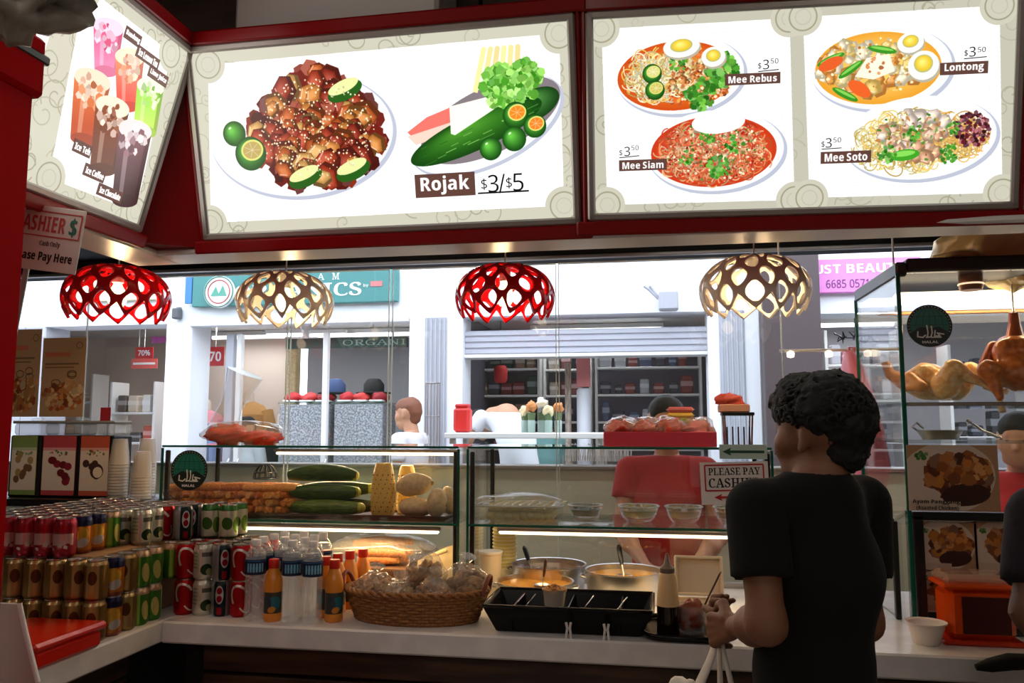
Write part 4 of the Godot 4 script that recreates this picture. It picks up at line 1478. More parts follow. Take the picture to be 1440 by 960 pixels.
func bottles() -> void:
	M.water = glass(rgb(232, 240, 246), 0.17, 0.03)
	M.cap_white = mat(rgb(240, 240, 240), 0.4)
	var lp := PT.new(0.21, 0.052, 1400, rgb(8, 26, 62))
	for rep in 2:
		var cx := -0.0525 + rep * 0.105
		lp.rect(Vector2(cx - 0.03, -0.006), Vector2(cx + 0.03, 0.002), rgb(20, 80, 120))
		for i in 6:
			lp.rect(Vector2(cx - 0.028 + i * 0.01, -0.016), Vector2(cx - 0.022 + i * 0.01, 0.014), rgb(120, 180, 205))
		lp.rect(Vector2(cx - 0.05, 0.02), Vector2(cx + 0.05, 0.023), rgb(40, 110, 160))
	var label_m := printed(lp.img, 0.35)
	var pr := [Vector2(0, 0.004), Vector2(0.02, 0.0), Vector2(0.029, 0.004), Vector2(0.033, 0.014)]
	for i in 9:
		pr.append(Vector2(0.033 - (0.0022 if i % 2 == 0 else 0.0), 0.022 + i * 0.0145))
	pr.append_array([Vector2(0.033, 0.148), Vector2(0.0325, 0.152), Vector2(0.0325, 0.196), Vector2(0.033, 0.200), Vector2(0.0315, 0.212), Vector2(0.024, 0.228), Vector2(0.014, 0.238), Vector2(0.013, 0.243)])
	var shell_m := lathe_mesh(pr, 22)
	var wrap := lathe_mesh([Vector2(0.0333, 0.150), Vector2(0.0333, 0.198)], 22)
	var cap := lathe_mesh([Vector2(0.0145, 0.240), Vector2(0.0155, 0.242), Vector2(0.0155, 0.258), Vector2(0.0145, 0.260), Vector2(0, 0.260)], 18)
	var liquid := lathe_mesh([Vector2(0, 0.006), Vector2(0.026, 0.006), Vector2(0.030, 0.016), Vector2(0.030, 0.2), Vector2(0.026, 0.222), Vector2(0, 0.223)], 18)
	var o := thing("water_bottle", "clear plastic water bottle with navy label", "bottle", Vector3.ZERO, "water bottles on the white counter")
	part("shell", shell_m, M.water, o)
	part("water", liquid, glass(rgb(224, 232, 236), 0.05, 0.0), o)
	part("wrapper", wrap, label_m, o)
	part("cap", cap, M.cap_white, o)
	var spots := [[Vector3(-1.307, 0.95, -2.5719), "clear water bottle with navy label beside the red cola cans"],
		[Vector3(-1.1791, 0.95, -2.5743), "clear water bottle with navy label right of the single orange juice bottle"],
		[Vector3(-1.1051, 0.95, -2.5676), "clear water bottle with navy label touching the row of orange juice bottles"]]
	var first := true
	for sp in spots:
		if first:
			o.position = sp[0]
			o.set_meta("label", sp[1])
			o.rotation.y = 0.45
			first = false
		else:
			copy_of(o, sp[0], sp[1], 0.5)
	var back := [[369, -2.645], [396, -2.645], [423, -2.645], [383, -2.715], [410, -2.715], [437, -2.715], [396, -2.785], [422, -2.785], [450, -2.785]]
	var bx := [-1.3298, -1.2525, -1.181, -1.3255, -1.2491, -1.1787, -1.3194, -1.2467, -1.1747]
	for k in 9:
		copy_of(o, Vector3(bx[k] + 0.012, 0.95, back[k][1]), "clear water bottle in the %s row from the counter edge, %s from the cola cans" % [nth(1 + k / 3), nth(k % 3)], rng.randf() * 3.0)
	# orange juice
	var jl := PT.new(0.19, 0.07, 1400, rgb(64, 60, 50))
	for rep in 2:
		var cx := -0.0475 + rep * 0.095
		jl.ell(Vector2(cx + 0.01, 0.0), 0.022, 0.022, 0, rgb(26, 104, 118))
		jl.ell(Vector2(cx - 0.014, 0.004), 0.012, 0.024, 0.3, rgb(44, 58, 66))
		jl.ell(Vector2(cx + 0.0, -0.022), 0.014, 0.01, 0.3, rgb(206, 130, 30))
	var j := thing("juice_bottle", "orange juice bottle with red cap", "bottle", Vector3.ZERO, "orange juice bottles on the white counter")
	var juice := mat(rgb(232, 140, 18), 0.2)
	juice.clearcoat_enabled = true
	part("bottle_body", lathe_mesh([Vector2(0, 0.002), Vector2(0.026, 0.0), Vector2(0.03, 0.006), Vector2(0.03, 0.02), Vector2(0.0285, 0.028), Vector2(0.0285, 0.092), Vector2(0.030, 0.1), Vector2(0.030, 0.118), Vector2(0.026, 0.142), Vector2(0.018, 0.163), Vector2(0.0155, 0.17), Vector2(0, 0.17)], 20), juice, j)
	part("wrapper", lathe_mesh([Vector2(0.0289, 0.027), Vector2(0.0289, 0.094)], 20), printed(jl.img, 0.4), j)
	part("cap", lathe_mesh([Vector2(0.0165, 0.168), Vector2(0.0175, 0.17), Vector2(0.0175, 0.194), Vector2(0.016, 0.197), Vector2(0, 0.197)], 18), mat(rgb(214, 40, 16), 0.35), j)
	var js := [[Vector3(-1.2473, 0.95, -2.5823), "orange juice bottle with red cap standing between two water bottles"], [Vector3(-1.0462, 0.95, -2.6074), "orange juice bottle with red cap in front of the wicker basket's left end"]]
	j.position = js[0][0]
	j.set_meta("label", js[0][1])
	j.rotation.y = 0.3
	copy_of(j, js[1][0], js[1][1], 0.6)
	var jn := 0
	for q in [[-1.1003, -2.665], [-1.0863, -2.735], [-1.0677, -2.80], [-1.0379, -2.85], [-1.1551, -2.80]]:
		copy_of(j, Vector3(q[0], 0.95, q[1]), ["orange juice bottle directly behind the front one by the basket", "orange juice bottle beside the basket handle", "orange juice bottle under the bag of dough sticks", "orange juice bottle farthest in, below the bag of dough sticks", "orange juice bottle behind the last water bottle"][jn], rng.randf() * 3.0)
		jn += 1


# ---------------------------------------------------------------- back left corner
func fruit_poster(kind: int) -> Image:
	var p := PT.new(0.12, 0.22, 1600, rgb(226, 214, 200))
	rng.seed = 300 + kind
	var band: Color = [rgb(132, 160, 90), rgb(190, 74, 84), rgb(196, 90, 66)][kind]
	p.rect(Vector2(-0.06, 0.065), Vector2(0.06, 0.11), band)
	p.rect(Vector2(-0.06, 0.055), Vector2(0.06, 0.066), band.lightened(0.45))
	p.rect(Vector2(-0.06, -0.11), Vector2(0.06, -0.092), band)
	for k in 9:
		p.ell(Vector2(rng.randf_range(-0.035, 0.035), rng.randf_range(-0.06, 0.04)), 0.014, 0.014, 0, [[rgb(120, 84, 52), rgb(170, 140, 90)], [rgb(140, 26, 44), rgb(110, 16, 30)], [rgb(66, 40, 36), rgb(232, 214, 190)]][kind][k % 2])
	if kind == 2:
		p.ell(Vector2(0.012, -0.02), 0.028, 0.028, 0, rgb(70, 40, 36))
		p.ell(Vector2(0.016, -0.024), 0.02, 0.02, 0, rgb(238, 226, 206))
	p.bits(rng, Vector2(0, 0.045), 0.04, 0.012, 12, 0.005, [rgb(96, 130, 60), band])
	return p.img


func food_poster(s: int) -> Image:
	var p := PT.new(0.2, 0.35, 1100, rgb(196, 160, 120))
	rng.seed = s
	p.rect(Vector2(-0.085, 0.09), Vector2(0.03, 0.11), rgb(216, 120, 90))
	p.rect(Vector2(-0.085, 0.055), Vector2(0.07, 0.062), rgb(130, 100, 70))
	p.rect(Vector2(-0.085, 0.04), Vector2(0.05, 0.046), rgb(130, 100, 70))
	p.ring(Vector2(0.07, 0.14), 0.014, 0.014, 0, 0.003, rgb(110, 90, 60))
	p.bits(rng, Vector2(0.0, -0.09), 0.085, 0.06, 90, 0.014, [rgb(190, 92, 34), rgb(216, 140, 66), rgb(150, 66, 24), rgb(226, 186, 120)])
	for k in 4:
		p.ring(Vector2(rng.randf_range(-0.06, 0.06), rng.randf_range(-0.03, 0.02)), 0.02, 0.014, 0, 0.004, rgb(100, 76, 56))
	p.bits(rng, Vector2(0.05, -0.05), 0.04, 0.04, 18, 0.016, [rgb(232, 206, 160), rgb(206, 150, 90)])
	return p.img


func left_corner() -> void:
	# raised shelf behind the cans
	var sx0 := -3.05
	var sx1: float = -2.0534
	var ys: float = 1.2815
	var o := thing("raised_shelf", "black raised shelf carrying the drink dispensers and cup stacks", "shelf", Vector3(-2.5, 0.95, -3.2))
	block("shelf_board", sx0, sx1, ys - 0.03, ys, -3.04, -3.38, M.black, o, 0.004)
	for x in [sx0 + 0.02, -2.35, sx1 - 0.02]:
		block("support", x - 0.012, x + 0.012, 0.95, ys - 0.03, -3.08, -3.36, M.black, o)
	block("plinth", sx0, -2.71, 0.0, 0.955, -3.04, -3.38, M.black, o)
	# dispensers
	var px := [[-2.7343, -2.6137], [-2.5829, -2.427], [-2.4035, -2.2702]]
	var lab := ["drink dispenser with a brown fruit picture and green band", "drink dispenser with a red berry picture", "drink dispenser with a halved coconut picture and orange band"]
	for k in 3:
		var a: float = px[k][0]
		var b: float = px[k][1]
		var w := b - a
		var d := thing("drink_dispenser", lab[k], "dispenser", Vector3((a + b) / 2, ys, -3.2), "drink dispensers on the raised shelf")
		var h: float = 1.5439 - ys
		part("cabinet", box_mesh(Vector3(w + 0.03, h, 0.13), 0.006), M.black, d, Vector3(0, h / 2, 0))
		part("picture", card_mesh(w, h - 0.012, 0.003), printed(fruit_poster(k), 0.4), d, Vector3(0, h / 2 + 0.004, 0.0675))
		part("tank", box_mesh(Vector3(w + 0.02, 0.05, 0.12), 0.01), glass(rgb(200, 205, 205), 0.35), d, Vector3(0, h + 0.026, 0))
		part("tank_lid", box_mesh(Vector3(w + 0.026, 0.012, 0.125), 0.004), mat(rgb(150, 152, 150), 0.3), d, Vector3(0, h + 0.056, 0))
	var top_y: float = 1.5439 + 0.062
	# posters on stands above them
	var q := [[-2.8534, -2.6717, 2.0137, "brown food poster half hidden by the red pillar", 61], [-2.6611, -2.4481, 1.9722, "brown food poster with noodle picture standing by the pendant lamp", 62]]
	for r in q:
		var w2: float = r[1] - r[0]
		var h2: float = r[2] - top_y - 0.02
		var t := thing("food_poster", r[3], "poster", Vector3((r[0] + r[1]) / 2, top_y, -3.19), "brown posters above the drink dispensers")
		part("sheet", card_mesh(w2, h2, 0.003), printed(food_poster(r[4]), 0.3), t, Vector3(0, h2 / 2 + 0.018, 0))
		part("sleeve", box_mesh(Vector3(w2 + 0.01, h2 + 0.008, 0.008)), M.pane, t, Vector3(0, h2 / 2 + 0.02, 0))
		part("foot", box_mesh(Vector3(w2 + 0.02, 0.014, 0.08), 0.004), M.clear, t, Vector3(0, 0.007, 0))
	# small red card
	var rc := thing("price_card", "small red card standing beside the brown posters", "card", Vector3(-2.419, ys, -3.3))
	var rh: float = 1.6053 - ys
	part("stem", box_mesh(Vector3(0.01, rh, 0.01)), M.clear, rc, Vector3(0, rh / 2, 0))
	part("card", box_mesh(Vector3(0.05, 0.062, 0.004), 0.001), mat(rgb(178, 20, 34), 0.5), rc, Vector3(0, rh + 0.03, 0))
	# stacks of clear cups
	var cupm := MB.new()
	cupm.lathe([Vector2(0.040, 0.0), Vector2(0.043, 0.004), Vector2(0.041, 0.008), Vector2(0.030, 0.11), Vector2(0.0, 0.112)], 20)
	var cup := cupm.done()
	var cm := glass(rgb(232, 226, 214), 0.34, 0.25)
	var st := [[-2.2408, 12, -3.16], [-2.1679, 12, -3.17], [-2.1054, 8, -3.12]]
	rng.seed = 8
	var made: Node3D = null
	for k in 3:
		for i in st[k][1]:
			var at := Vector3(st[k][0] - (0.012 if k == 1 else 0.0), ys + i * 0.0125, st[k][2] - (0.09 if k == 1 else 0.0))
			var label: String = ("clear upturned cup, %s from the bottom of " % nth(i)) + ["the tall stack beside the dispensers", "the tall stack at the back", "the short stack by the display case"][k]
			if made == null:
				made = thing("plastic_cup", label, "cup", at, "stacked clear plastic cups")
				part("cup_wall", cup, cm, made)
			else:
				copy_of(made, at, label)
	# red box on the side counter
	var rb := thing("red_box", "bright red plastic box with a closed lid on the side counter edge", "box", Vector3(-1.70, 0.95, -2.07))
	var redp := mat(rgb(206, 30, 10), 0.28)
	part("tub", box_mesh(Vector3(0.235, 0.05, 0.265), 0.01), redp, rb, Vector3(-0.005, 0.025, 0))
	part("lid", box_mesh(Vector3(0.255, 0.022, 0.285), 0.008), redp, rb, Vector3(-0.005, 0.06, 0))
	# pale board leaning between pillar and red box
	var bd := thing("white_board", "white panel standing between the red pillar and the red box", "panel", Vector3(-1.5418, 0.95, -1.86))
	var mb := MB.new()
	var bp := PackedVector2Array([Vector2(-0.16, 0), Vector2(0.03, 0), Vector2(-0.012, 0.12), Vector2(-0.035, 0.19), Vector2(-0.16, 0.19)])
	mb.extrude(bp, 0.012)
	part("sheet", mb.done(), mat(rgb(196, 190, 182), 0.5), bd)
	part("edging", tube_mesh([Vector3(0.03, 0.004, 0), Vector3(-0.012, 0.12, 0), Vector3(-0.035, 0.19, 0)], 0.007, 6), M.white, bd)


# ---------------------------------------------------------------- fruit, vegetables and snacks in the first case
func produce() -> void:
	var z0 := -3.08
	var tr := thing("metal_tray", "dark shallow metal tray on the shelf under the dough sticks and cucumbers", "tray", Vector3(-1.3108, SHELF, z0))
	var tw: float = -0.7433 - -1.8368
	part("base", box_mesh(Vector3(tw, 0.006, 0.26), 0.002), mat(rgb(70, 52, 44), 0.3, 0.6), tr, Vector3(0, 0.003, 0))
	part("lip", tube_mesh([Vector3(-tw / 2, 0.012, 0.13), Vector3(tw / 2, 0.012, 0.13), Vector3(tw / 2, 0.012, -0.13), Vector3(-tw / 2, 0.012, -0.13)], 0.009, 6, 1.0, true), mat(rgb(70, 52, 44), 0.3, 0.6), tr)
	var ty := SHELF + 0.006
	# dough sticks
	var dough := grained(rgb(206, 118, 40), rgb(246, 178, 92), 0.5, 0.05, Vector3.ONE * 8, 2.0)
	var dough2 := grained(rgb(178, 88, 28), rgb(226, 146, 66), 0.5, 0.05, Vector3.ONE * 8, 2.0, 2)
	var dough3 := grained(rgb(226, 140, 56), rgb(250, 196, 116), 0.5, 0.05, Vector3.ONE * 8, 2.0, 3)
	var proto := []
	for v in 3:
		rng.seed = 500 + v
		var mb := MB.new()
		var path := []
		var rad := []
		for i in 13:
			var t := i / 12.0
			path.append(Vector3((t - 0.5) * 0.125, rng.randf_range(-0.0015, 0.0015), rng.randf_range(-0.003, 0.003)))
			rad.append(0.0165 * (0.62 + 0.38 * sin(PI * clampf(0.12 + t * 0.76, 0, 1))) * rng.randf_range(0.92, 1.08))
		mb.tube(path, rad, 10)
		proto.append(mb.done())
	rng.seed = 12
	var first: Node3D = null
	for pile in 5:
		for lay in 4:
			for k in 4 - (1 if lay == 3 else 0):
				var x: float = [-1.8577, -1.7486, -1.6408, -1.5403, -1.4527][pile] + rng.randf_range(-0.012, 0.012)
				var at := Vector3(x + (0.0 if lay == 3 else (k - 1.5) * 0.031 + (lay % 2) * 0.015), ty + 0.017 + lay * 0.028 + pile * 0.0004, (z0 + 0.045 - k * 0.035) if lay == 3 else z0 + 0.01)
				var lb: String = ["golden fried dough stick in the pile behind the halal sticker", "golden fried dough stick in the pile beside the halal sticker", "golden fried dough stick in the pile before the wire cover", "golden fried dough stick in the middle pile under the wire cover", "golden fried dough stick in the pile beside the cucumbers"][pile]
				var o := thing("dough_stick", lb + [", bottom layer", ", second layer", ", third layer", ", on top"][lay], "dough stick", at, "fried dough sticks on the shelf")
				o.rotation = Vector3(0, rng.randf_range(-0.35, 0.35) + ([0.3, 0.1, 0.4, 0.0, 0.2][pile] if lay == 3 else 1.35), 0)
				part("crust", proto[rng.randi() % 3], [dough, dough2, dough3][rng.randi() % 3], o)
	# black wire dome behind them
	var wd := thing("wire_cover", "black domed wire cover behind the dough sticks", "food cover", Vector3(-1.6291, SHELF, -3.27))
	var wy: float = 1.3639 - SHELF - 0.05
	part("stand", lathe_mesh([Vector2(0, 0), Vector2(0.045, 0), Vector2(0.045, wy), Vector2(0, wy)], 16), M.black, wd)
	for k in 6:
		var a := PI * k / 6
		var pa := []
		for i in 11:
			var t := PI * i / 10
			pa.append(Vector3(cos(a) * cos(t) * 0.05, wy + 0.05 + sin(t) * 0.06 - 0.05 * 0.0, sin(a) * cos(t) * 0.05))
		part("wire", tube_mesh(pa, 0.0022, 5), M.black, wd)
	for h in [0.05, 0.075]:
		var pa := []
		var rr := 0.05 if h == 0.05 else 0.044
		for i in 20:
			pa.append(Vector3(cos(TAU * i / 20) * rr, wy + h, sin(TAU * i / 20) * rr))
		part("wire", tube_mesh(pa, 0.0025, 5, 1.0, true), M.black, wd)
	# cucumbers
	var cm := grained(rgb(34, 62, 16), rgb(72, 108, 34), 0.35, 0.03, Vector3(2, 14, 14))
	var tip := mat(rgb(176, 184, 70), 0.4)
	var cu := [[460, 704, 3.05, 0.30, 0.031, "pale streaked cucumber lying lowest at the front of the pile"], [457, 685, 3.06, 0.27, 0.033, "dark green cucumber in the middle of the pile"], [457, 661, 3.08, 0.27, 0.034, "dark green cucumber on top of the pile"], [480, 672, 3.15, 0.28, 0.030, "cucumber with a yellow end behind the top one"], [490, 690, 3.15, 0.26, 0.030, "cucumber with a yellow end behind the middle one"]]
	var cpos := [Vector3(-1.255, ty + 0.031, -3.03), Vector3(-1.2738, ty + 0.031 + 0.056, -3.055), Vector3(-1.2914, ty + 0.031 + 0.118, -3.075), Vector3(-1.2442, ty + 0.096, -3.125), Vector3(-1.2071, ty + 0.031, -3.12)]
	for k in 5:
		var c: Array = cu[k]
		var o := thing("cucumber", c[5], "cucumber", cpos[k], "cucumbers on the shelf")
		o.rotation.y = [-0.05, 0.06, 0.1, 0.02, -0.08][k]
		var path := []
		var rad := []
		for i in 15:
			var t := i / 14.0
			path.append(Vector3((t - 0.5) * c[3], 0.012 * sin(PI * t) * (1 if k == 2 else 0), 0.01 * sin(PI * t)))
			rad.append(c[4] * pow(sin(PI * clampf(0.06 + t * 0.88, 0, 1)), 0.38))
		part("skin", tube_mesh(path, rad, 14), cm if k != 0 else grained(rgb(52, 84, 26), rgb(128, 148, 66), 0.35, 0.03, Vector3(2, 18, 18)), o)
		var te := MB.new()
		te.ball(Vector3(0.022, 0.021, 0.021), Vector3(c[3] * 0.46, 0, 0), null, 0.0, 8, 12)
		part("pale_end", te.done(), tip, o)
	# peeled pineapples
	var pm := grained(rgb(226, 184, 84), rgb(248, 222, 138), 0.45, 0.06, Vector3.ONE * 10, 3.0)
	var eye := mat(rgb(150, 104, 40), 0.6)
	var pp := [[-1.0369, -3.06, 0.20, 0.047, "whole peeled pineapple standing beside the cucumbers"], [-0.9867, -3.2, 0.185, 0.04, "peeled pineapple standing behind the jicama"]]
	for r in pp:
		var o := thing("peeled_pineapple", r[4], "pineapple", Vector3(r[0], ty, r[1]), "peeled pineapples on the shelf")
		var rr: float = r[3]
		var hh: float = r[2]
		var prof := [Vector2(0, 0), Vector2(rr * 0.85, 0.0), Vector2(rr, 0.02), Vector2(rr * 1.02, hh * 0.35), Vector2(rr * 0.92, hh * 0.7), Vector2(rr * 0.74, hh * 0.93), Vector2(rr * 0.6, hh), Vector2(0, hh)]
		part("flesh", lathe_mesh(prof, 20), pm, o)
		var dots := MB.new()
		for i in 9:
			for j in 12:
				var a := TAU * (j + 0.5 * (i % 2)) / 12 + i * 0.1
				var hy := 0.02 + hh * 0.085 * i
				var r2: float = rr * (1.0 - 0.22 * pow(hy / hh, 2.0))
				dots.ball(Vector3.ONE * 0.0032, Vector3(cos(a) * r2, hy, sin(a) * r2), null, 0.0, 4, 6)
		part("eyes", dots.done(), eye, o).set_meta("kind", "stuff")
	# jicama
	var jm := grained(rgb(206, 184, 140), rgb(232, 214, 174), 0.6, 0.03, Vector3.ONE * 6, 1.0)
	var js := [[580, 683, 3.04, Vector3(0.072, 0.045, 0.05), 0.10, "large peeled jicama lying on top of the others"], [584, 708, 3.04, Vector3(0.066, 0.036, 0.05), 0.0, "half peeled jicama lying flat at the front"], [613, 697, 3.02, Vector3(0.038, 0.055, 0.045), -0.15, "small peeled jicama leaning upright beside the flat one"], [630, 693, 3.08, Vector3(0.036, 0.056, 0.045), 0.2, "peeled jicama at the end by the glass edge"]]
	var jp := [Vector3(-0.9181, ty + 0.118, -3.075), Vector3(-0.9031, ty + 0.036, -3.04), Vector3(-0.8172, ty + 0.055, -3.03), Vector3(-0.7859, ty + 0.056, -3.10)]
	for k in 4:
		var o := thing("jicama", js[k][5], "jicama", jp[k], "peeled jicama on the shelf")
		o.rotation.z = js[k][4]
		part("flesh", ball_mesh(js[k][3], 40 + k, 0.12, 0.12, 12, 18), jm, o)
		var tp := MB.new()
		tp.ball(js[k][3] * 0.2, Vector3(js[k][3].x * 0.92, 0, 0), null, 0.0, 6, 8)
		part("root_end", tp.done(), mat(rgb(180, 150, 100), 0.7), o)
	# bag of dough sticks on a box below the shelf
	var bx := thing("food_carton", "low brown carton on the counter under the bag of dough sticks", "carton", Vector3(-1.0286, 0.95, -3.1))
	part("box", box_mesh(Vector3(0.32, 0.10, 0.24), 0.003), mat(rgb(120, 84, 52), 0.8), bx, Vector3(0, 0.05, 0))
	part("flap", box_mesh(Vector3(0.325, 0.01, 0.245), 0.002), mat(rgb(132, 94, 60), 0.8), bx, Vector3(0, 0.102, 0))
	var bg := thing("dough_bag", "clear plastic bag of golden dough sticks under the shelf light", "bag", Vector3(-1.0501, 1.057, -3.1))
	rng.seed = 90
	for i in 16:
		var lay := int(i / 6)
		part("dough_stick", proto[i % 3], dough, bg, Vector3(rng.randf_range(-0.05, 0.05), 0.022 + lay * 0.027, -0.07 + (i % 6) * 0.028), Basis(Vector3.UP, rng.randf_range(-0.2, 0.2)) * Basis.from_scale(Vector3(1.25, 1.0, 1.0)))
	var fm := MB.new()
	fm.ball(Vector3(0.205, 0.06, 0.12), Vector3(0, 0.055, 0), lumps(6, 0.12), 0.22, 16, 26)
	part("film", fm.done(), M.film, bg)
	var knot := tube_mesh([Vector3(-0.2, 0.05, 0.02), Vector3(-0.24, 0.045, 0.03), Vector3(-0.27, 0.06, 0.02)], [0.025, 0.008, 0.022], 8)
	part("knot", knot, M.film, bg)
	# folded cream paper bag
	var pb := thing("paper_bag", "plain cream folded paper bag leaning beside the bag of dough sticks", "paper bag", Vector3(-0.8064, 0.95, -3.0))
	var pmb := MB.new()
	pmb.extrude(PackedVector2Array([Vector2(-0.08, 0.0), Vector2(0.075, 0.0), Vector2(0.078, 0.20), Vector2(0.03, 0.185), Vector2(-0.075, 0.135)]), 0.02, Transform3D(Basis(Vector3.RIGHT, -0.12), Vector3(0, 0, 0)))
	part("paper", pmb.done(), grained(rgb(226, 200, 146), rgb(238, 216, 168), 0.7, 0.02, Vector3.ONE * 3, 1.0), pb)
	part("fold", box_mesh(Vector3(0.1, 0.012, 0.024), 0.003), mat(rgb(222, 196, 142), 0.7), pb, Vector3(-0.01, 0.158, -0.019), Basis(Vector3(0, 0, 1), 0.36))
	# red crisps in a bag on top of the case
	var rbag := thing("chilli_bag", "bag of bright red shredded snack lying on top of the glass case", "bag", Vector3(-1.6581, TOP, -3.12))
	var redm := grained(rgb(190, 30, 8), rgb(232, 70, 26), 0.4, 0.08, Vector3.ONE * 14, 4.0)
	var c1 := MB.new()
	c1.ball(Vector3(0.085, 0.042, 0.07), Vector3(-0.07, 0.04, 0), lumps(11, 0.3), 0.5, 18, 30)
	part("contents", c1.done(), redm, rbag)
	var c2 := MB.new()
	c2.ball(Vector3(0.085, 0.028, 0.065), Vector3(0.075, 0.026, 0), lumps(13, 0.3), 0.4, 16, 28)
	part("contents", c2.done(), redm, rbag)
	var f2 := MB.new()
	f2.ball(Vector3(0.175, 0.05, 0.09), Vector3(0, 0.045, 0), lumps(15, 0.1), 0.25, 14, 24)
	part("film", f2.done(), M.film, rbag)
	part("neck", tube_mesh([Vector3(-0.09, 0.07, 0), Vector3(-0.06, 0.15, 0), Vector3(-0.02, 0.24, 0.0), Vector3(0.0, 0.29, 0)], [0.06, 0.045, 0.06, 0.075], 12), M.film, rbag)



# ---------------------------------------------------------------- food set out on the counter
func basket() -> void:
	var cx: float = -0.7895
	var o := thing("wicker_basket", "oval brown wicker basket full of bagged crackers on the counter", "basket", Vector3(cx, 0.95, -2.685))
	var wk := grained(rgb(120, 74, 34), rgb(178, 120, 62), 0.55, 0.05, Vector3.ONE * 6, 2.0)
	var A := 0.205
	var B := 0.115
	var n := 88
	for r in 9:
		var y := 0.008 + r * 0.0098
		var grow := 1.0 + 0.15 * r / 8.0
		var path := []
		for i in n:
			var a := TAU * i / n
			var wv := 0.0022 * (1.0 if (int(i / 2) + r) % 2 == 0 else -1.0)
			path.append(Vector3(cos(a) * (A * grow + wv), y, sin(a) * (B * grow + wv)))
		part("weave", tube_mesh(path, 0.0054, 6, 1.0, true), wk, o)
	for k in 44:
		var a := TAU * (k + 0.5) / 44
		var p0 := Vector3(cos(a) * A, 0.002, sin(a) * B)
		var p1 := Vector3(cos(a) * A * 1.15, 0.095, sin(a) * B * 1.15)
		part("stake", tube_mesh([p0, p1], 0.0032, 5), wk, o)
	for s in 2:
		var path := []
		for i in 132:
			var a := TAU * i / 132
			var ph := a * 22 + PI * s
			path.append(Vector3(cos(a) * (A * 1.16 + 0.006 * cos(ph)), 0.098 + 0.006 * sin(ph), sin(a) * (B * 1.16 + 0.006 * cos(ph))))
		part("rim_braid", tube_mesh(path, 0.0062, 6, 1.0, true), wk, o)
	part("bottom", lathe_mesh([Vector2(0, 0.0), Vector2(1, 0.0), Vector2(1, 0.008), Vector2(0, 0.008)], 40, A, B), wk, o)
	# rope handles at the ends
	for s in [-1.0, 1.0]:
		var pa := []
		for i in 12:
			var t := PI * i / 11
			pa.append(Vector3(s * (0.235 + 0.012 * sin(t)), 0.09 + 0.055 * sin(t), cos(t) * 0.05))
		part("handle", tube_mesh(pa, 0.007, 6), mat(rgb(120, 50, 34), 0.6), o)
	# bags of crackers
	var nug := []
	for v in 3:
		nug.append(ball_mesh(Vector3(0.024, 0.017, 0.02), 60 + v, 1.1, 0.5, 12, 18))
	var cm := [grained(rgb(160, 118, 76), rgb(206, 166, 118), 0.7, 0.05, Vector3.ONE * 8, 2.0), mat(rgb(150, 110, 72), 0.7), mat(rgb(196, 158, 112), 0.7)]
	var bags := [[-0.135, 0.075, 0.03, 0.068, "clear bag of brown crackers at the basket's end by the juice bottles"], [-0.045, 0.06, 0.055, 0.062, "clear bag of dark crackers low at the basket front"], [0.02, 0.125, -0.02, 0.075, "puffed clear bag of pale crackers on top of the basket"], [0.075, 0.07, 0.05, 0.066, "clear bag of mixed crackers at the basket front with crinkled top"], [0.165, 0.10, -0.005, 0.074, "clear knotted bag of crackers standing over the basket end by the black pan"]]
	for k in bags.size():
		var b: Array = bags[k]
		var g := thing("cracker_bag", b[4], "bag", o.position + Vector3(b[0], 0.012, b[2]), "bags of crackers in the wicker basket")
		rng.seed = 800 + k
		var r: float = b[3]
		var cy: float = b[1]
		for i in 22:
			var d := Vector3(rng.randfn(), rng.randfn(), rng.randfn()).normalized() * pow(rng.randf(), 0.4)
			part("cracker", nug[i % 3], cm[i % 3], g, Vector3(d.x * r * 0.72, cy + d.y * r * 0.62, d.z * r * 0.6), Basis.from_euler(Vector3(rng.randf() * 6, rng.randf() * 6, rng.randf() * 6)))
		var f := MB.new()
		f.ball(Vector3(r, r * 0.95, r * 0.85), Vector3(0, cy, 0), lumps(70 + k, 0.14), 0.35, 18, 28)
		part("film", f.done(), M.film, g)
		part("knot", tube_mesh([Vector3(0, cy + r * 0.8, 0), Vector3(0.005, cy + r * 1.0, 0.005), Vector3(0.012, cy + r * 1.3, 0.01)], [0.03, 0.007, 0.028], 10), M.film, g)


func ladle(parent_at: Vector3, top: Vector3, label: String, c: Material) -> void:
	var o := thing("ladle", label, "ladle", parent_at)
	var d := top - parent_at
	part("shank", tube_mesh([Vector3.ZERO, d * 0.5], 0.004, 6), M.steel, o)
	part("bowl", lathe_mesh([Vector2(0, 0), Vector2(0.02, 0.004), Vector2(0.03, 0.018), Vector2(0.028, 0.018), Vector2(0.018, 0.007), Vector2(0, 0.003)], 16), M.steel, o)
	var g := part("grip", tube_mesh([d * 0.42, d * 0.55, d * 0.9, d], [0.006, 0.009, 0.0105, 0.006], 8, 0.6), c, o)
	part("hanging_hole", lathe_mesh([Vector2(0.002, -0.007), Vector2(0.004, -0.007), Vector2(0.004, 0.007), Vector2(0.002, 0.007)], 10), M.chrome, g, d * 0.95, Basis(Vector3.RIGHT, PI / 2))


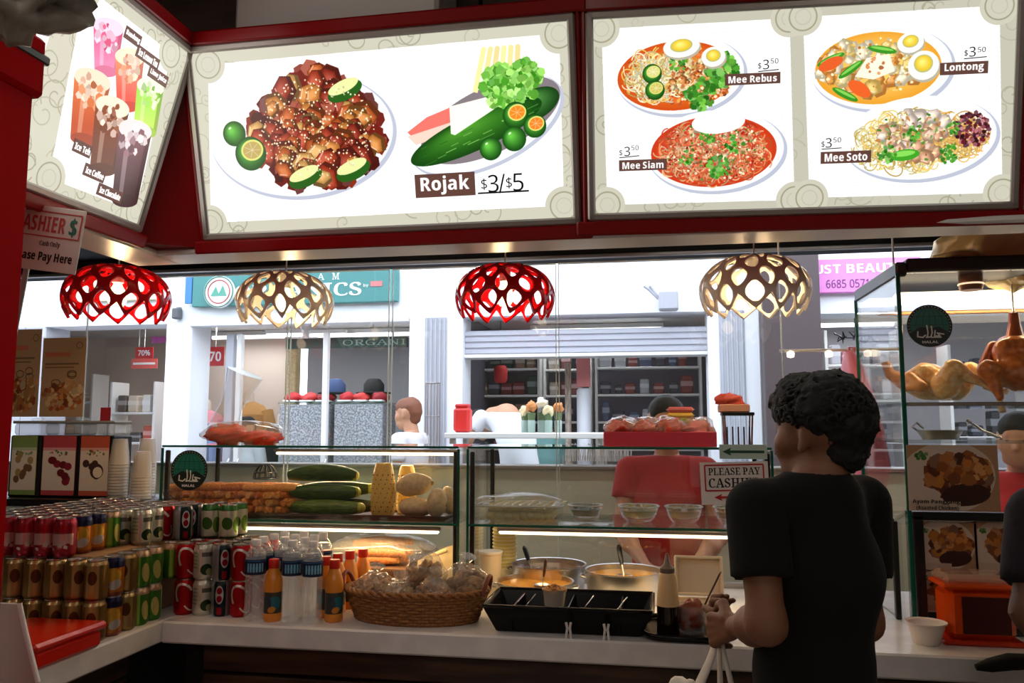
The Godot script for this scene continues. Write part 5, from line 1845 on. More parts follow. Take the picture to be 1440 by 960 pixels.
func pot(label: String, at: Vector3, r: float, h: float, soup: Color) -> void:
	var o := thing("cooking_pot", label, "pot", at, "steel pots of sauce under the glass shelf")
	part("wall", lathe_mesh([Vector2(0, 0), Vector2(r * 0.92, 0), Vector2(r * 0.97, 0.008), Vector2(r, h * 0.95), Vector2(r * 1.035, h * 0.985), Vector2(r * 1.035, h), Vector2(r * 0.985, h * 0.985), Vector2(r * 0.955, h * 0.3), Vector2(0, 0.006)], 40), M.steel, o)
	part("sauce", lathe_mesh([Vector2(r * 0.975, h * 0.82), Vector2(r * 0.5, h * 0.825), Vector2(0, h * 0.82)], 36), mat(soup, 0.15), o)
	for s in [-1.0, 1.0]:
		part("handle", tube_mesh([Vector3(s * r, h * 0.75, 0.03), Vector3(s * (r + 0.02), h * 0.78, 0.025), Vector3(s * (r + 0.02), h * 0.78, -0.025), Vector3(s * r, h * 0.75, -0.03)], 0.004, 6), M.steel, o)


func counter_food() -> void:
	basket()
	pot("steel pot of brown sauce with a black ladle behind the other pots", Vector3(-0.414, 0.95, -3.19), 0.14, 0.11, rgb(120, 66, 26))
	pot("shallow steel pot of yellow sauce directly behind the black pan", Vector3(-0.4342, 0.95, -2.965), 0.135, 0.085, rgb(176, 122, 44))
	pot("wide steel pot of golden curry near the squeeze bottle", Vector3(-0.1231, 0.95, -3.07), 0.136, 0.115, rgb(206, 146, 44))
	ladle(Vector3(-0.4749, 1.028, -3.17), Vector3(-0.5204, 1.1101, -3.26), "black handled ladle leaning in the brown sauce pot", M.black)
	ladle(Vector3(-0.1208, 1.03, -3.05), Vector3(-0.1416, 1.1469, -3.1), "black handled ladle standing in the golden curry pot", M.black)
	ladle(Vector3(-0.406, 1.008, -2.94), Vector3(-0.3903, 1.1161, -2.94), "wooden handled ladle in the yellow sauce pot", M.wood_dark)
	# black pan with dividers
	var x0: float = -0.5325
	var x1: float = -0.0196
	var o := thing("black_pan", "long glossy black pan split into compartments at the counter edge", "pan", Vector3((x0 + x1) / 2, 0.95, -2.675))
	var w := x1 - x0
	var dp := 0.285
	var mb := MB.new()
	var lv := [[0.04, 0.0], [0.034, 0.004], [0.0, 0.078], [-0.008, 0.084], [0.004, 0.085], [0.008, 0.08], [0.042, 0.008]]
	for k in lv.size() - 1:
		for e in 4:
			var c := func(l: Array, q: int) -> Vector3:
				var sx: float = [-1, 1, 1, -1][q % 4]
				var sz: float = [1, 1, -1, -1][q % 4]
				return Vector3(sx * (w / 2 - l[0]), l[1], sz * (dp / 2 - l[0]))
			mb.quad(c.call(lv[k], e), c.call(lv[k], e + 1), c.call(lv[k + 1], e + 1), c.call(lv[k + 1], e))
	part("tray_wall", mb.done(), M.gloss_black, o)
	part("tray_floor", box_mesh(Vector3(w - 0.085, 0.006, dp - 0.085)), M.black, o, Vector3(0, 0.006, 0))
	part("rim", tube_mesh([Vector3(-w / 2, 0.083, dp / 2), Vector3(w / 2, 0.083, dp / 2), Vector3(w / 2, 0.083, -dp / 2), Vector3(-w / 2, 0.083, -dp / 2)], 0.0055, 6, 1.0, true), M.gloss_black, o)
	for x in [-0.17, 0.0, 0.16]:
		part("divider", box_mesh(Vector3(0.005, 0.066, dp - 0.03), 0.001), M.gloss_black, o, Vector3(x, 0.042, 0))
	var fills := [[-0.21, rgb(30, 18, 12)], [-0.085, rgb(44, 24, 14)], [0.08, rgb(16, 12, 12)], [0.20, rgb(20, 14, 12)]]
	for f in fills:
		part("sauce", box_mesh(Vector3(0.07 if absf(f[0]) > 0.15 else 0.14, 0.004, 0.2)), mat(f[1], 0.1), o, Vector3(f[0], 0.036, 0))
	# spoons lying in the pan
	for k in 4:
		var sx: float = [-0.19, -0.155, 0.03, 0.135][k]
		var sp := thing("steel_spoon", ["small steel spoon leaning at the left end of the black pan", "small steel spoon beside the first pan divider", "small steel spoon standing in the middle of the black pan", "small steel spoon standing near the right end of the black pan"][k], "spoon", o.position + Vector3(sx, 0.04, 0.03), "steel spoons in the black pan")
		part("handle", tube_mesh([Vector3(0, 0, 0), Vector3(0.02, 0.03, 0.0), Vector3(0.045, 0.06, -0.01)], [0.003, 0.003, 0.0042], 6, 0.5), M.chrome, sp)
		part("bowl", ball_mesh(Vector3(0.014, 0.005, 0.02), 0, 0.0, 0.1, 6, 10), M.chrome, sp)
	# white peg clips in front
	for k in 2:
		var px: float = [-0.2678, -0.1549][k]
		var c := thing("white_peg", ["white plastic peg below the cup of peanuts", "white plastic peg below the right part of the black pan"][k], "peg", Vector3(px, 0.95, -2.522), "white pegs in front of the black pan")
		for s in [-1.0, 1.0]:
			part("jaw", tube_mesh([Vector3(s * 0.008, 0, 0), Vector3(s * 0.004, 0.03, 0), Vector3(s * 0.007, 0.046, 0.004)], 0.0042, 6), M.white, c)
		part("spring", lathe_mesh([Vector2(0.004, -0.004), Vector2(0.006, -0.004), Vector2(0.006, 0.004), Vector2(0.004, 0.004)], 10), M.chrome, c, Vector3(0, 0.03, 0), Basis(Vector3.RIGHT, PI / 2))
	# cup of chopped peanuts standing in the pan
	var pc := thing("peanut_cup", "clear cup heaped with chopped peanuts standing in the black pan", "cup", o.position + Vector3(-0.3264 - o.position.x, 0.04, 0.02))
	part("cup_wall", lathe_mesh([Vector2(0, 0), Vector2(0.028, 0), Vector2(0.038, 0.075), Vector2(0.040, 0.078), Vector2(0.036, 0.075), Vector2(0.026, 0.003), Vector2(0, 0.003)], 22), glass(rgb(225, 222, 215), 0.4, 0.1), pc)
	var nuts := MB.new()
	rng.seed = 23
	for i in 130:
		var a := rng.randf() * TAU
		var rr := 0.038 * sqrt(rng.randf())
		nuts.ball(Vector3(0.0048, 0.0036, 0.004), Vector3(cos(a) * rr, 0.072 + (0.038 - rr) * 0.45 + rng.randf() * 0.004, sin(a) * rr), null, 0.0, 4, 6, Basis.from_euler(Vector3(rng.randf() * 6, rng.randf() * 6, 0)))
	var nm := part("peanuts", nuts.done(), grained(rgb(166, 106, 52), rgb(222, 176, 112), 0.6, 0.1, Vector3.ONE * 20), pc)
	nm.set_meta("kind", "stuff")
	part("fill", lathe_mesh([Vector2(0, 0.004), Vector2(0.026, 0.004), Vector2(0.035, 0.07), Vector2(0, 0.085)], 20), mat(rgb(196, 164, 120), 0.6), pc)
	# black serving tray, squeeze bottle, sauce tub, foam box
	var tr := thing("black_tray", "round-cornered black serving tray under the squeeze bottle", "tray", Vector3(0.0748, 0.95, -2.66))
	var tp := []
	for i in 40:
		var a := TAU * i / 40
		var cx := signf(cos(a)) * pow(absf(cos(a)), 0.45) * 0.125
		var cz := signf(sin(a)) * pow(absf(sin(a)), 0.45) * 0.145
		tp.append(Vector3(cx, 0.016, cz))
	part("lip", tube_mesh(tp, 0.008, 6, 1.0, true), M.gloss_black, tr)
	var tb := MB.new()
	for i in 40:
		tb.tri(Vector3(0, 0.008, 0), tp[(i + 1) % 40] - Vector3(0, 0.008, 0), tp[i] - Vector3(0, 0.008, 0))
		tb.tri(Vector3(0, 0.0, 0), tp[i] * Vector3(1, 0, 1), tp[(i + 1) % 40] * Vector3(1, 0, 1))
	part("base", tb.done(), M.gloss_black, tr)
	var sb := thing("squeeze_bottle", "squeeze bottle of dark sauce with a grey nozzle on the black tray", "bottle", Vector3(0.0274, 0.958, -2.585))
	part("sauce", lathe_mesh([Vector2(0, 0), Vector2(0.032, 0), Vector2(0.034, 0.004), Vector2(0.033, 0.088), Vector2(0, 0.088)], 22), mat(rgb(26, 12, 8), 0.15), sb)
	part("bottle_wall", lathe_mesh([Vector2(0.0335, 0.086), Vector2(0.033, 0.1), Vector2(0.026, 0.172), Vector2(0.022, 0.182), Vector2(0, 0.182)], 22), mat(rgb(226, 190, 138), 0.4), sb)
	part("cap", lathe_mesh([Vector2(0.021, 0.18), Vector2(0.0225, 0.184), Vector2(0.0225, 0.196), Vector2(0.010, 0.208), Vector2(0.005, 0.235), Vector2(0.003, 0.24), Vector2(0, 0.24)], 18), mat(rgb(120, 100, 88), 0.4), sb)
	var st := thing("sauce_tub", "clear tub of red brown chilli shreds beside the squeeze bottle", "tub", Vector3(0.0955, 0.958, -2.62))
	part("tub_wall", lathe_mesh([Vector2(0, 0), Vector2(0.038, 0), Vector2(0.046, 0.08), Vector2(0.048, 0.084), Vector2(0.044, 0.08), Vector2(0.036, 0.003), Vector2(0, 0.003)], 22), M.clear, st)
	part("chilli", ball_mesh(Vector3(0.042, 0.05, 0.042), 9, 0.4, 0.3, 14, 20), grained(rgb(96, 30, 16), rgb(176, 76, 36), 0.4, 0.1, Vector3.ONE * 16, 4.0), st, Vector3(0, 0.05, 0))
	var fb := thing("foam_box", "open white foam takeaway box behind the squeeze bottle", "takeaway box", Vector3(0.1347, 0.95, -2.82))
	var foam := mat(rgb(240, 222, 190), 0.6)
	var bw := 0.15
	for q in [[Vector3(bw, 0.008, 0.14), Vector3(0, 0.004, 0)], [Vector3(bw, 0.06, 0.008), Vector3(0, 0.03, 0.07)], [Vector3(bw, 0.06, 0.008), Vector3(0, 0.03, -0.07)], [Vector3(0.008, 0.06, 0.14), Vector3(bw / 2, 0.03, 0)], [Vector3(0.008, 0.06, 0.14), Vector3(-bw / 2, 0.03, 0)]]:
		part("box_wall", box_mesh(q[0], 0.003), foam, fb, q[1])
	var lid := part("lid", box_mesh(Vector3(bw, 0.13, 0.008), 0.003), foam, fb, Vector3(0, 0.128, -0.09), Basis(Vector3.RIGHT, -0.16))
	for s in [-1.0, 1.0]:
		part("lid_rim", box_mesh(Vector3(0.01, 0.13, 0.03), 0.003), foam, lid, Vector3(s * bw / 2, 0, 0.014))
		part("lid_rim", box_mesh(Vector3(bw, 0.01, 0.03), 0.003), foam, lid, Vector3(0, s * 0.06, 0.014))
	var chop := thing("wooden_stick", "dark thin wooden stick standing in the chilli tub", "stick", Vector3(0.1236, 1.04, -2.63))
	part("shaft", tube_mesh([Vector3(0, -0.03, 0), Vector3(0.06, 0.09, 0.0)], 0.003, 6), mat(rgb(60, 30, 18), 0.5), chop)
	part("tip", tube_mesh([Vector3(0.06, 0.09, 0.0), Vector3(0.066, 0.1, 0.0)], [0.003, 0.0015], 6), mat(rgb(90, 50, 30), 0.5), chop)
	# stacked paper cups beside the pots
	var cw := lathe_mesh([Vector2(0, 0), Vector2(0.036, 0), Vector2(0.045, 0.088), Vector2(0.049, 0.09), Vector2(0.049, 0.094), Vector2(0.044, 0.093), Vector2(0.034, 0.004), Vector2(0, 0.004)], 24)
	var cmat := [mat(rgb(236, 222, 176), 0.5), mat(rgb(222, 206, 110), 0.5)]
	var first: Node3D = null
	for k in 12:
		var at := Vector3(-0.5967, 0.95 + k * 0.0135, -3.25)
		var c := thing("paper_cup", "cream and yellow paper cup, %s from the bottom of the stack by the pots" % nth(k), "cup", at, "paper cups stacked beside the pots")
		part("cup_wall", cw, cmat[0], c)
		part("band", lathe_mesh([Vector2(0.0425, 0.068), Vector2(0.0452, 0.088)], 24), cmat[1], c)
	var wc := thing("paper_bucket", "plain white paper tub standing in front of the cup stack", "tub", Vector3(-0.6227, 0.95, -3.1))
	part("tub_wall", lathe_mesh([Vector2(0, 0), Vector2(0.036, 0), Vector2(0.042, 0.15), Vector2(0.045, 0.153), Vector2(0.045, 0.158), Vector2(0, 0.16)], 24), mat(rgb(228, 206, 170), 0.6), wc)
	part("lid", lathe_mesh([Vector2(0, 0.158), Vector2(0.046, 0.158), Vector2(0.046, 0.164), Vector2(0, 0.166)], 24), M.white, wc)
	# small bowl and orange tub by the chicken case
	var wb := thing("white_bowl", "small white plastic bowl beside the orange tub", "bowl", Vector3(0.7702, 0.95, -2.64))
	part("bowl_wall", lathe_mesh([Vector2(0, 0), Vector2(0.032, 0), Vector2(0.036, 0.004), Vector2(0.052, 0.058), Vector2(0.057, 0.06), Vector2(0.057, 0.064), Vector2(0.05, 0.06), Vector2(0.033, 0.006), Vector2(0, 0.005)], 28), mat(rgb(232, 222, 214), 0.4), wb)
	part("foot", lathe_mesh([Vector2(0.026, -0.0), Vector2(0.03, 0.0), Vector2(0.03, 0.003), Vector2(0.026, 0.003)], 20), mat(rgb(226, 216, 208), 0.4), wb)
	var ob := thing("orange_tub", "square orange plastic tub of red chilli sauce with a clear lid", "tub", Vector3(0.9254, 0.95, -2.7))
	var om := glass(rgb(240, 84, 16), 0.85, 0.15)
	part("tub_wall", box_mesh(Vector3(0.19, 0.15, 0.12), 0.02), om, ob, Vector3(0, 0.086, 0))
	part("rim", box_mesh(Vector3(0.215, 0.016, 0.14), 0.007), om, ob, Vector3(0, 0.165, 0))
	part("lid", box_mesh(Vector3(0.2, 0.03, 0.13), 0.012), glass(rgb(230, 190, 160), 0.4, 0.1), ob, Vector3(0, 0.185, 0))
	part("base_tray", box_mesh(Vector3(0.225, 0.014, 0.15), 0.006), mat(rgb(206, 52, 14), 0.3), ob, Vector3(0, 0.007, 0))
	part("label_panel", box_mesh(Vector3(0.13, 0.105, 0.004), 0.001), mat(rgb(70, 14, 8), 0.4), ob, Vector3(0.01, 0.085, 0.0615))
	# rolled dark cloth at the counter edge
	var dc := part("dark_cloth", tube_mesh([Vector3(0.8302, 0.942, -2.44), Vector3(0.8656, 0.9492, -2.44), Vector3(0.9187, 0.9581, -2.45), Vector3(0.9748, 0.9581, -2.46), Vector3(1.0616, 0.9695, -2.46)], [0.008, 0.018, 0.022, 0.02, 0.02], 10), M.matt_black, self)
	tag(dc, "rolled dark strap hanging at the counter edge below the orange tub", "strap")


# ---------------------------------------------------------------- bowls in the second case
func shelf_food() -> void:
	var z := -3.08
	var x0: float = -0.6514
	var x1: float = -0.3381
	var o := thing("dumpling_box", "clear plastic box packed with pale dumplings on the glass shelf", "food box", Vector3((x0 + x1) / 2, SHELF, z))
	var w := x1 - x0
	part("tub", box_mesh(Vector3(w - 0.03, 0.06, 0.2), 0.012), M.clear, o, Vector3(0, 0.031, 0))
	part("rim", tube_mesh([Vector3(-w / 2, 0.058, 0.11), Vector3(w / 2, 0.058, 0.11), Vector3(w / 2, 0.058, -0.11), Vector3(-w / 2, 0.058, -0.11)], 0.004, 6, 1.0, true), M.glass_edge_pale, o)
	part("lid_film", ball_mesh(Vector3(w / 2, 0.03, 0.11), 3, 0.3, 0.08, 12, 24), M.film, o, Vector3(0, 0.07, 0))
	rng.seed = 55
	var dm := ball_mesh(Vector3(0.022, 0.018, 0.022), 5, 0.25, 0.2, 8, 12)
	var pale := mat(rgb(196, 192, 140), 0.5)
	for i in 8:
		for j in 4:
			for l in 2:
				part("dumpling", dm, pale, o, Vector3((i - 3.5) * (w - 0.07) / 8.2, 0.02 + l * 0.026, (j - 1.5) * 0.044), Basis(Vector3.UP, rng.randf() * 6))
	var bowls := [[-0.2604, 0.064, rgb(30, 62, 30), "glass bowl of dark green vegetables beside the dumpling box"], [-0.0663, 0.075, rgb(150, 140, 52), "glass bowl of yellow green vegetables in the middle of the shelf"], [0.096, 0.068, rgb(176, 130, 50), "glass bowl of yellow garnish below the cashier notice"], [0.2652, 0.066, rgb(150, 110, 60), "glass bowl of brown garnish at the far end of the shelf"]]
	for k in 4:
		var b: Array = bowls[k]
		var g := thing("glass_bowl", b[3], "bowl", Vector3(b[0], SHELF, z), "glass bowls on the shelf")
		var r: float = b[1]
		part("bowl_wall", lathe_mesh([Vector2(0, 0), Vector2(r * 0.55, 0), Vector2(r * 0.8, 0.016), Vector2(r, 0.058), Vector2(r * 0.96, 0.058), Vector2(r * 0.75, 0.02), Vector2(0, 0.006)], 28), M.clear, g)
		part("bowl_rim", tube_mesh(circle(r, 0.058, 28), 0.003, 6, 1.0, true), M.glass_edge_pale, g)
		var c: Color = b[2]
		part("filling", lathe_mesh([Vector2(0, 0.008), Vector2(r * 0.72, 0.02), Vector2(r * 0.88, 0.042), Vector2(r * 0.5, 0.05), Vector2(0, 0.054)], 24), mat(c, 0.4), g)
		var bits := MB.new()
		rng.seed = 60 + k
		for i in 34:
			var a := rng.randf() * TAU
			var rr := r * 0.8 * sqrt(rng.randf())
			bits.ball(Vector3(0.012, 0.003, 0.006), Vector3(cos(a) * rr, 0.05 + rng.randf() * 0.006, sin(a) * rr), null, 0.0, 4, 7, Basis.from_euler(Vector3(rng.randf() - 0.5, rng.randf() * 6, rng.randf() - 0.5)))
		part("garnish", bits.done(), mat(c.lightened(0.25), 0.5), g).set_meta("kind", "stuff")
	# red tray with packed snacks on top of the case
	var tx0: float = -0.1838
	var tx1: float = 0.2107
	var t := thing("red_tray", "pink red plastic tray of packed snacks on top of the second case", "tray", Vector3((tx0 + tx1) / 2, TOP, -3.12))
	var tw := tx1 - tx0
	var rm := mat(rgb(196, 52, 74), 0.4)
	part("tray_wall", box_mesh(Vector3(tw, 0.052, 0.006), 0.002), rm, t, Vector3(0, 0.026, 0.12))
	part("tray_wall", box_mesh(Vector3(tw, 0.052, 0.006), 0.002), rm, t, Vector3(0, 0.026, -0.12))
	for s in [-1.0, 1.0]:
		part("tray_wall", box_mesh(Vector3(0.006, 0.052, 0.24), 0.002), rm, t, Vector3(s * tw / 2, 0.026, 0))
	part("tray_floor", box_mesh(Vector3(tw, 0.006, 0.24), 0.001), rm, t, Vector3(0, 0.003, 0))
	var redm := grained(rgb(170, 24, 10), rgb(224, 74, 36), 0.35, 0.1, Vector3.ONE * 14, 4.0)
	for k in 4:
		var bx: float = [-0.14, -0.05, 0.04, 0.14][k]
		var s := thing("snack_pack", ["crinkled pack of red chilli snack at the left end of the red tray", "crinkled pack of red chilli snack in the red tray", "flat pack of red snack before the coloured packets", "pale pink pack at the right end of the red tray"][k], "snack pack", t.position + Vector3(bx, 0.008, 0.02), "packs in the red tray")
		part("contents", ball_mesh(Vector3(0.055, 0.038 if k != 2 else 0.045, 0.07), 70 + k, 0.6, 0.35, 16, 24), redm if k < 3 else mat(rgb(222, 130, 130), 0.5), s, Vector3(0, 0.045, 0))
		part("film", ball_mesh(Vector3(0.062, 0.05, 0.078), 80 + k, 0.35, 0.15, 14, 20), M.film, s, Vector3(0, 0.052, 0))
	for k in 4:
		var pk := thing("snack_box", ["orange snack packet stacked above the red tray", "green and yellow snack packet in the stack above the red tray", "yellow snack packet in the stack above the red tray", "pink topmost snack packet above the red tray"][k], "packet", Vector3(0.094, TOP + 0.058 + 0.022 * k, -3.19), "coloured packets stacked in the red tray")
		part("packet", box_mesh(Vector3(0.095, 0.02, 0.08), 0.006), mat([rgb(226, 120, 40), rgb(150, 180, 40), rgb(228, 206, 90), rgb(222, 120, 130)][k], 0.35), pk, Vector3(0, 0.011, 0))
		part("seal", box_mesh(Vector3(0.105, 0.003, 0.085), 0.001), mat([rgb(236, 160, 90), rgb(190, 206, 90), rgb(236, 222, 150), rgb(236, 170, 176)][k], 0.35), pk, Vector3(0, 0.011, 0))
	part("packet_support", box_mesh(Vector3(0.09, 0.052, 0.08)), rm, t, Vector3(0.094 - t.position.x, 0.032, -0.07))
	# tissue holder and box by the pillar
	var th := thing("wire_stand", "black and chrome wire stand with a small pink box on top", "stand", Vector3(0.2995, TOP, -3.15))
	var hh: float = 1.6273 - TOP
	part("top_plate", box_mesh(Vector3(0.115, 0.012, 0.1), 0.002), M.black, th, Vector3(0, hh, 0))
	for sx in [-1.0, 1.0]:
		for sz in [-1.0, 1.0]:
			part("leg", tube_mesh([Vector3(sx * 0.045, 0, sz * 0.04), Vector3(sx * 0.05, hh, sz * 0.045)], 0.004, 6), M.chrome, th)
	for k in 5:
		part("prong", tube_mesh([Vector3(-0.04 + k * 0.02, 0.0, 0.03), Vector3(-0.04 + k * 0.02, hh * 0.6, 0.03)], 0.003, 5), M.black, th)
	var pbx := thing("pink_box", "small pink and white box with ruffled top on the wire stand", "box", th.position + Vector3(-0.012, hh + 0.006, 0))
	part("box", box_mesh(Vector3(0.11, 0.03, 0.08), 0.004), mat(rgb(214, 160, 140), 0.5), pbx, Vector3(0, 0.015, 0))
	part("tissue", ball_mesh(Vector3(0.05, 0.028, 0.03), 7, 0.7, 0.3, 12, 18), mat(rgb(206, 84, 72), 0.6), pbx, Vector3(-0.015, 0.04, 0))


func circle(r: float, y: float, n: int) -> Array:
	var out := []
	for i in n:
		out.append(Vector3(cos(TAU * i / n) * r, y, sin(TAU * i / n) * r))
	return out


# ---------------------------------------------------------------- notices
func halal_print() -> Image:
	var p := PT.new(1, 1, 360, rgb(22, 52, 46))
	p.ell(Vector2.ZERO, 0.49, 0.49, 0, rgb(24, 34, 32))
	for k in 40:
		var a := TAU * k / 40
		if sin(a) > -0.35:
			var q := Vector2.from_angle(a) * 0.455
			p.ell(q, 0.016, 0.009, a, rgb(180, 190, 180))
	p.ell(Vector2.ZERO, 0.425, 0.425, 0, rgb(30, 120, 104))
	for s in [0.14, 0.3]:
		p.ring(Vector2.ZERO, s, 0.425, 0, 0.012, rgb(14, 62, 54))
	p.line([Vector2(0, -0.42), Vector2(0, 0.42)], 0.012, rgb(14, 62, 54))
	for y in [-0.18, 0.02, 0.22]:
		var hw := sqrt(0.425 * 0.425 - y * y)
		p.line([Vector2(-hw, y), Vector2(hw, y)], 0.012, rgb(14, 62, 54))
	# dark lower lobe that carries the calligraphy
	p.poly([Vector2(-0.40, -0.14), Vector2(-0.2, -0.02), Vector2(0.0, -0.06), Vector2(0.2, -0.02), Vector2(0.40, -0.14), Vector2(0.3, -0.36), Vector2(0, -0.45), Vector2(-0.3, -0.36)], rgb(22, 34, 32))
	var w := rgb(232, 236, 226)
	p.line([Vector2(-0.26, -0.12), Vector2(-0.27, -0.25), Vector2(-0.16, -0.27), Vector2(-0.10, -0.22)], 0.034, w)
	p.line([Vector2(-0.06, 0.02), Vector2(-0.04, -0.16), Vector2(-0.06, -0.26)], 0.032, w)
	p.line([Vector2(0.04, 0.0), Vector2(0.05, -0.16), Vector2(0.02, -0.26), Vector2(-0.08, -0.27)], 0.032, w)
	p.line([Vector2(0.12, -0.10), Vector2(0.10, -0.24), Vector2(0.22, -0.24), Vector2(0.16, -0.17), Vector2(0.30, -0.20)], 0.032, w)
	p.line([Vector2(0.02, -0.27), Vector2(0.24, -0.27)], 0.03, w)
	return p.img


func signs() -> void:
	var halal := printed(halal_print(), 0.35)
	for k in 2:
		var at: Vector3 = [Vector3(-1.7645, 1.4146, -2.91), Vector3(0.8635, 1.8992, -2.77)][k]
		var r: float = [0.0763, 0.0678][k]
		var o := thing("halal_sticker", ["round green halal sticker on the glass in front of the dough sticks", "round green halal sticker on the roast chicken case"][k], "sticker", at, "round green halal stickers on glass")
		part("disc", disc_mesh(r, 0.001), halal, o)
		lettering("HALAL", r * 0.7, r * 0.12, Vector3(0, -r * 0.76, 0.0012), M.text_white, o)
	# please pay cashier
	var c := Vector3(0.2616, 1.3899, -2.905)
	var w: float = 0.225
	var h: float = 0.1427
	var o := thing("cashier_notice", "white notice with red frame asking to pay at the cashier", "notice", c)
	o.rotation.z = 0.03
	part("card", box_mesh(Vector3(w, h, 0.003)), mat(rgb(226, 220, 216), 0.5), o)
	var redm := mat(rgb(176, 24, 34), 0.5)
	var fw := w * 0.86
	var fh := h * 0.60
	var fy := h * 0.13
	for s in [-1.0, 1.0]:
		part("border", box_mesh(Vector3(fw, 0.005, 0.001)), redm, o, Vector3(0, fy + s * fh / 2, 0.002))
		part("border", box_mesh(Vector3(0.005, fh, 0.001)), redm, o, Vector3(s * fw / 2, fy, 0.002))
	lettering("PLEASE PAY", w * 0.76, h * 0.17, Vector3(0, fy + h * 0.15, 0.002), M.text_black, o, Basis(), true)
	lettering("CASHIER", w * 0.76, h * 0.22, Vector3(0, fy - h * 0.12, 0.002), M.text_black, o, Basis(), true)
	arrow(o, w * 0.62, h * 0.17, Vector3(0, -h * 0.33, 0.002), redm)
	var g := thing("arrow_sign", "small pale green sign with a dark green arrow above the cashier notice", "sign", Vector3(0.2922, 1.4958, -2.9))
	var gw: float = 0.1573
	var gh: float = 0.0484
	part("card", box_mesh(Vector3(gw, gh, 0.003)), mat(rgb(182, 208, 194), 0.5), g)
	arrow(g, gw * 0.88, gh * 0.56, Vector3(0, 0, 0.002), mat(rgb(14, 70, 46), 0.5))
	# cashier sign by the pillar
	var s2 := thing("cashier_sign", "white cashier sign hanging beside the red pillar, reading please pay here", "sign", Vector3(-1.5138, 2.0548, -1.8))
	s2.rotation = Vector3(0, 0.25, -0.12)
	var sw: float = 0.1766
	var sh: float = 0.1657
	var bx := 0.0
	part("card", box_mesh(Vector3(sw, sh, 0.004), 0.001), mat(rgb(214, 206, 196), 0.5), s2, Vector3(-bx, 0, 0))
	var red2 := mat(rgb(186, 66, 60), 0.5)
	for s in [-1.0, 1.0]:
		part("border", box_mesh(Vector3(sw * 0.92, 0.003, 0.001)), red2, s2, Vector3(-bx, sh * 0.22 + s * sh * 0.19, 0.003))
		part("border", box_mesh(Vector3(0.003, sh * 0.38, 0.001)), red2, s2, Vector3(-bx + s * sw * 0.46, sh * 0.22, 0.003))
	lettering("CASHIER", sw * 0.68, sh * 0.24, Vector3(-bx - sw * 0.09, sh * 0.22, 0.003), red2, s2)
	lettering("$", sw * 0.10, sh * 0.30, Vector3(-bx + sw * 0.36, sh * 0.21, 0.003), mat(rgb(30, 110, 90), 0.5), s2)
	lettering("Cash Only", sw * 0.28, sh * 0.10, Vector3(-bx + sw * 0.08, -sh * 0.09, 0.003), M.text_black, s2, Basis(), true, false)
	lettering("Please Pay Here", sw * 0.84, sh * 0.19, Vector3(-bx - sw * 0.0, -sh * 0.30, 0.003), M.text_black, s2)
	part("stick", box_mesh(Vector3(0.014, 0.22, 0.008), 0.002), M.alu, s2, Vector3(-0.035, -sh * 0.5 - 0.08, -0.006))


func arrow(parent: Node, w: float, h: float, at: Vector3, m: Material) -> void:
	var p := PackedVector2Array([Vector2(-w / 2, 0), Vector2(-w / 2 + h * 1.1, h / 2), Vector2(-w / 2 + h * 0.95, h * 0.16), Vector2(w / 2, h * 0.16), Vector2(w / 2, -h * 0.16), Vector2(-w / 2 + h * 0.95, -h * 0.16), Vector2(-w / 2 + h * 1.1, -h / 2)])
	part("arrow", ext_mesh(p, 0.001), m, parent, at)


# ---------------------------------------------------------------- roast chicken case
func chicken(label: String, at: Vector3, m: Material, m2: Material, turn: float, sc: float, hung: bool) -> void:
	var o := thing("roast_chicken", label, "roast chicken", at, "roast chickens in the lit case", turn)
	o.scale = Vector3.ONE * sc
	var b := [
		[Vector3(-0.05, 0.055, 0), Vector3(0.04, 0.065, 0), 0.05, 0.055], [Vector3(0.03, 0.085, 0.022), Vector3(0.075, 0.07, 0.02), 0.045, 0.036], [Vector3(0.03, 0.085, -0.022), Vector3(0.075, 0.07, -0.02), 0.045, 0.036],
		[Vector3(-0.04, 0.05, 0.055), Vector3(-0.075, 0.10, 0.075), 0.042, 0.032], [Vector3(-0.075, 0.10, 0.075), Vector3(-0.15, 0.055, 0.05), 0.027, 0.012],
		[Vector3(-0.04, 0.05, -0.055), Vector3(-0.075, 0.10, -0.075), 0.042, 0.032], [Vector3(-0.075, 0.10, -0.075), Vector3(-0.15, 0.055, -0.05), 0.027, 0.012]]
	part("body", nets(b, 0.014, 0.007, [], lumps(3, 0.4), 0.003), m, o)
	for s in [-1.0, 1.0]:
		part("wing", nets([[Vector3(0.06, 0.08, s * 0.06), Vector3(0.02, 0.05, s * 0.085), 0.022, 0.018], [Vector3(0.02, 0.05, s * 0.085), Vector3(0.08, 0.045, s * 0.08), 0.016, 0.01]], 0.01, 0.006), m2, o)
		part("leg_bone", tube_mesh([Vector3(-0.15, 0.047, s * 0.052), Vector3(-0.185, 0.03, s * 0.045)], [0.008, 0.01], 7), mat(rgb(226, 190, 140), 0.5), o)
	part("neck", tube_mesh([Vector3(0.1, 0.07, 0), Vector3(0.15, 0.10, 0), Vector3(0.165, 0.14, 0.0)], [0.03, 0.018, 0.014], 10), m2, o)
	if hung:
		o.rotation.z = 0.75
		o.position.y += 0.075
		part("hook", tube_mesh([Vector3(0.165, 0.13, 0), Vector3(0.19, 0.15, 0), Vector3(0.21, 0.14, 0), Vector3(0.30, 0.235, 0)], 0.003, 6), M.chrome, o)


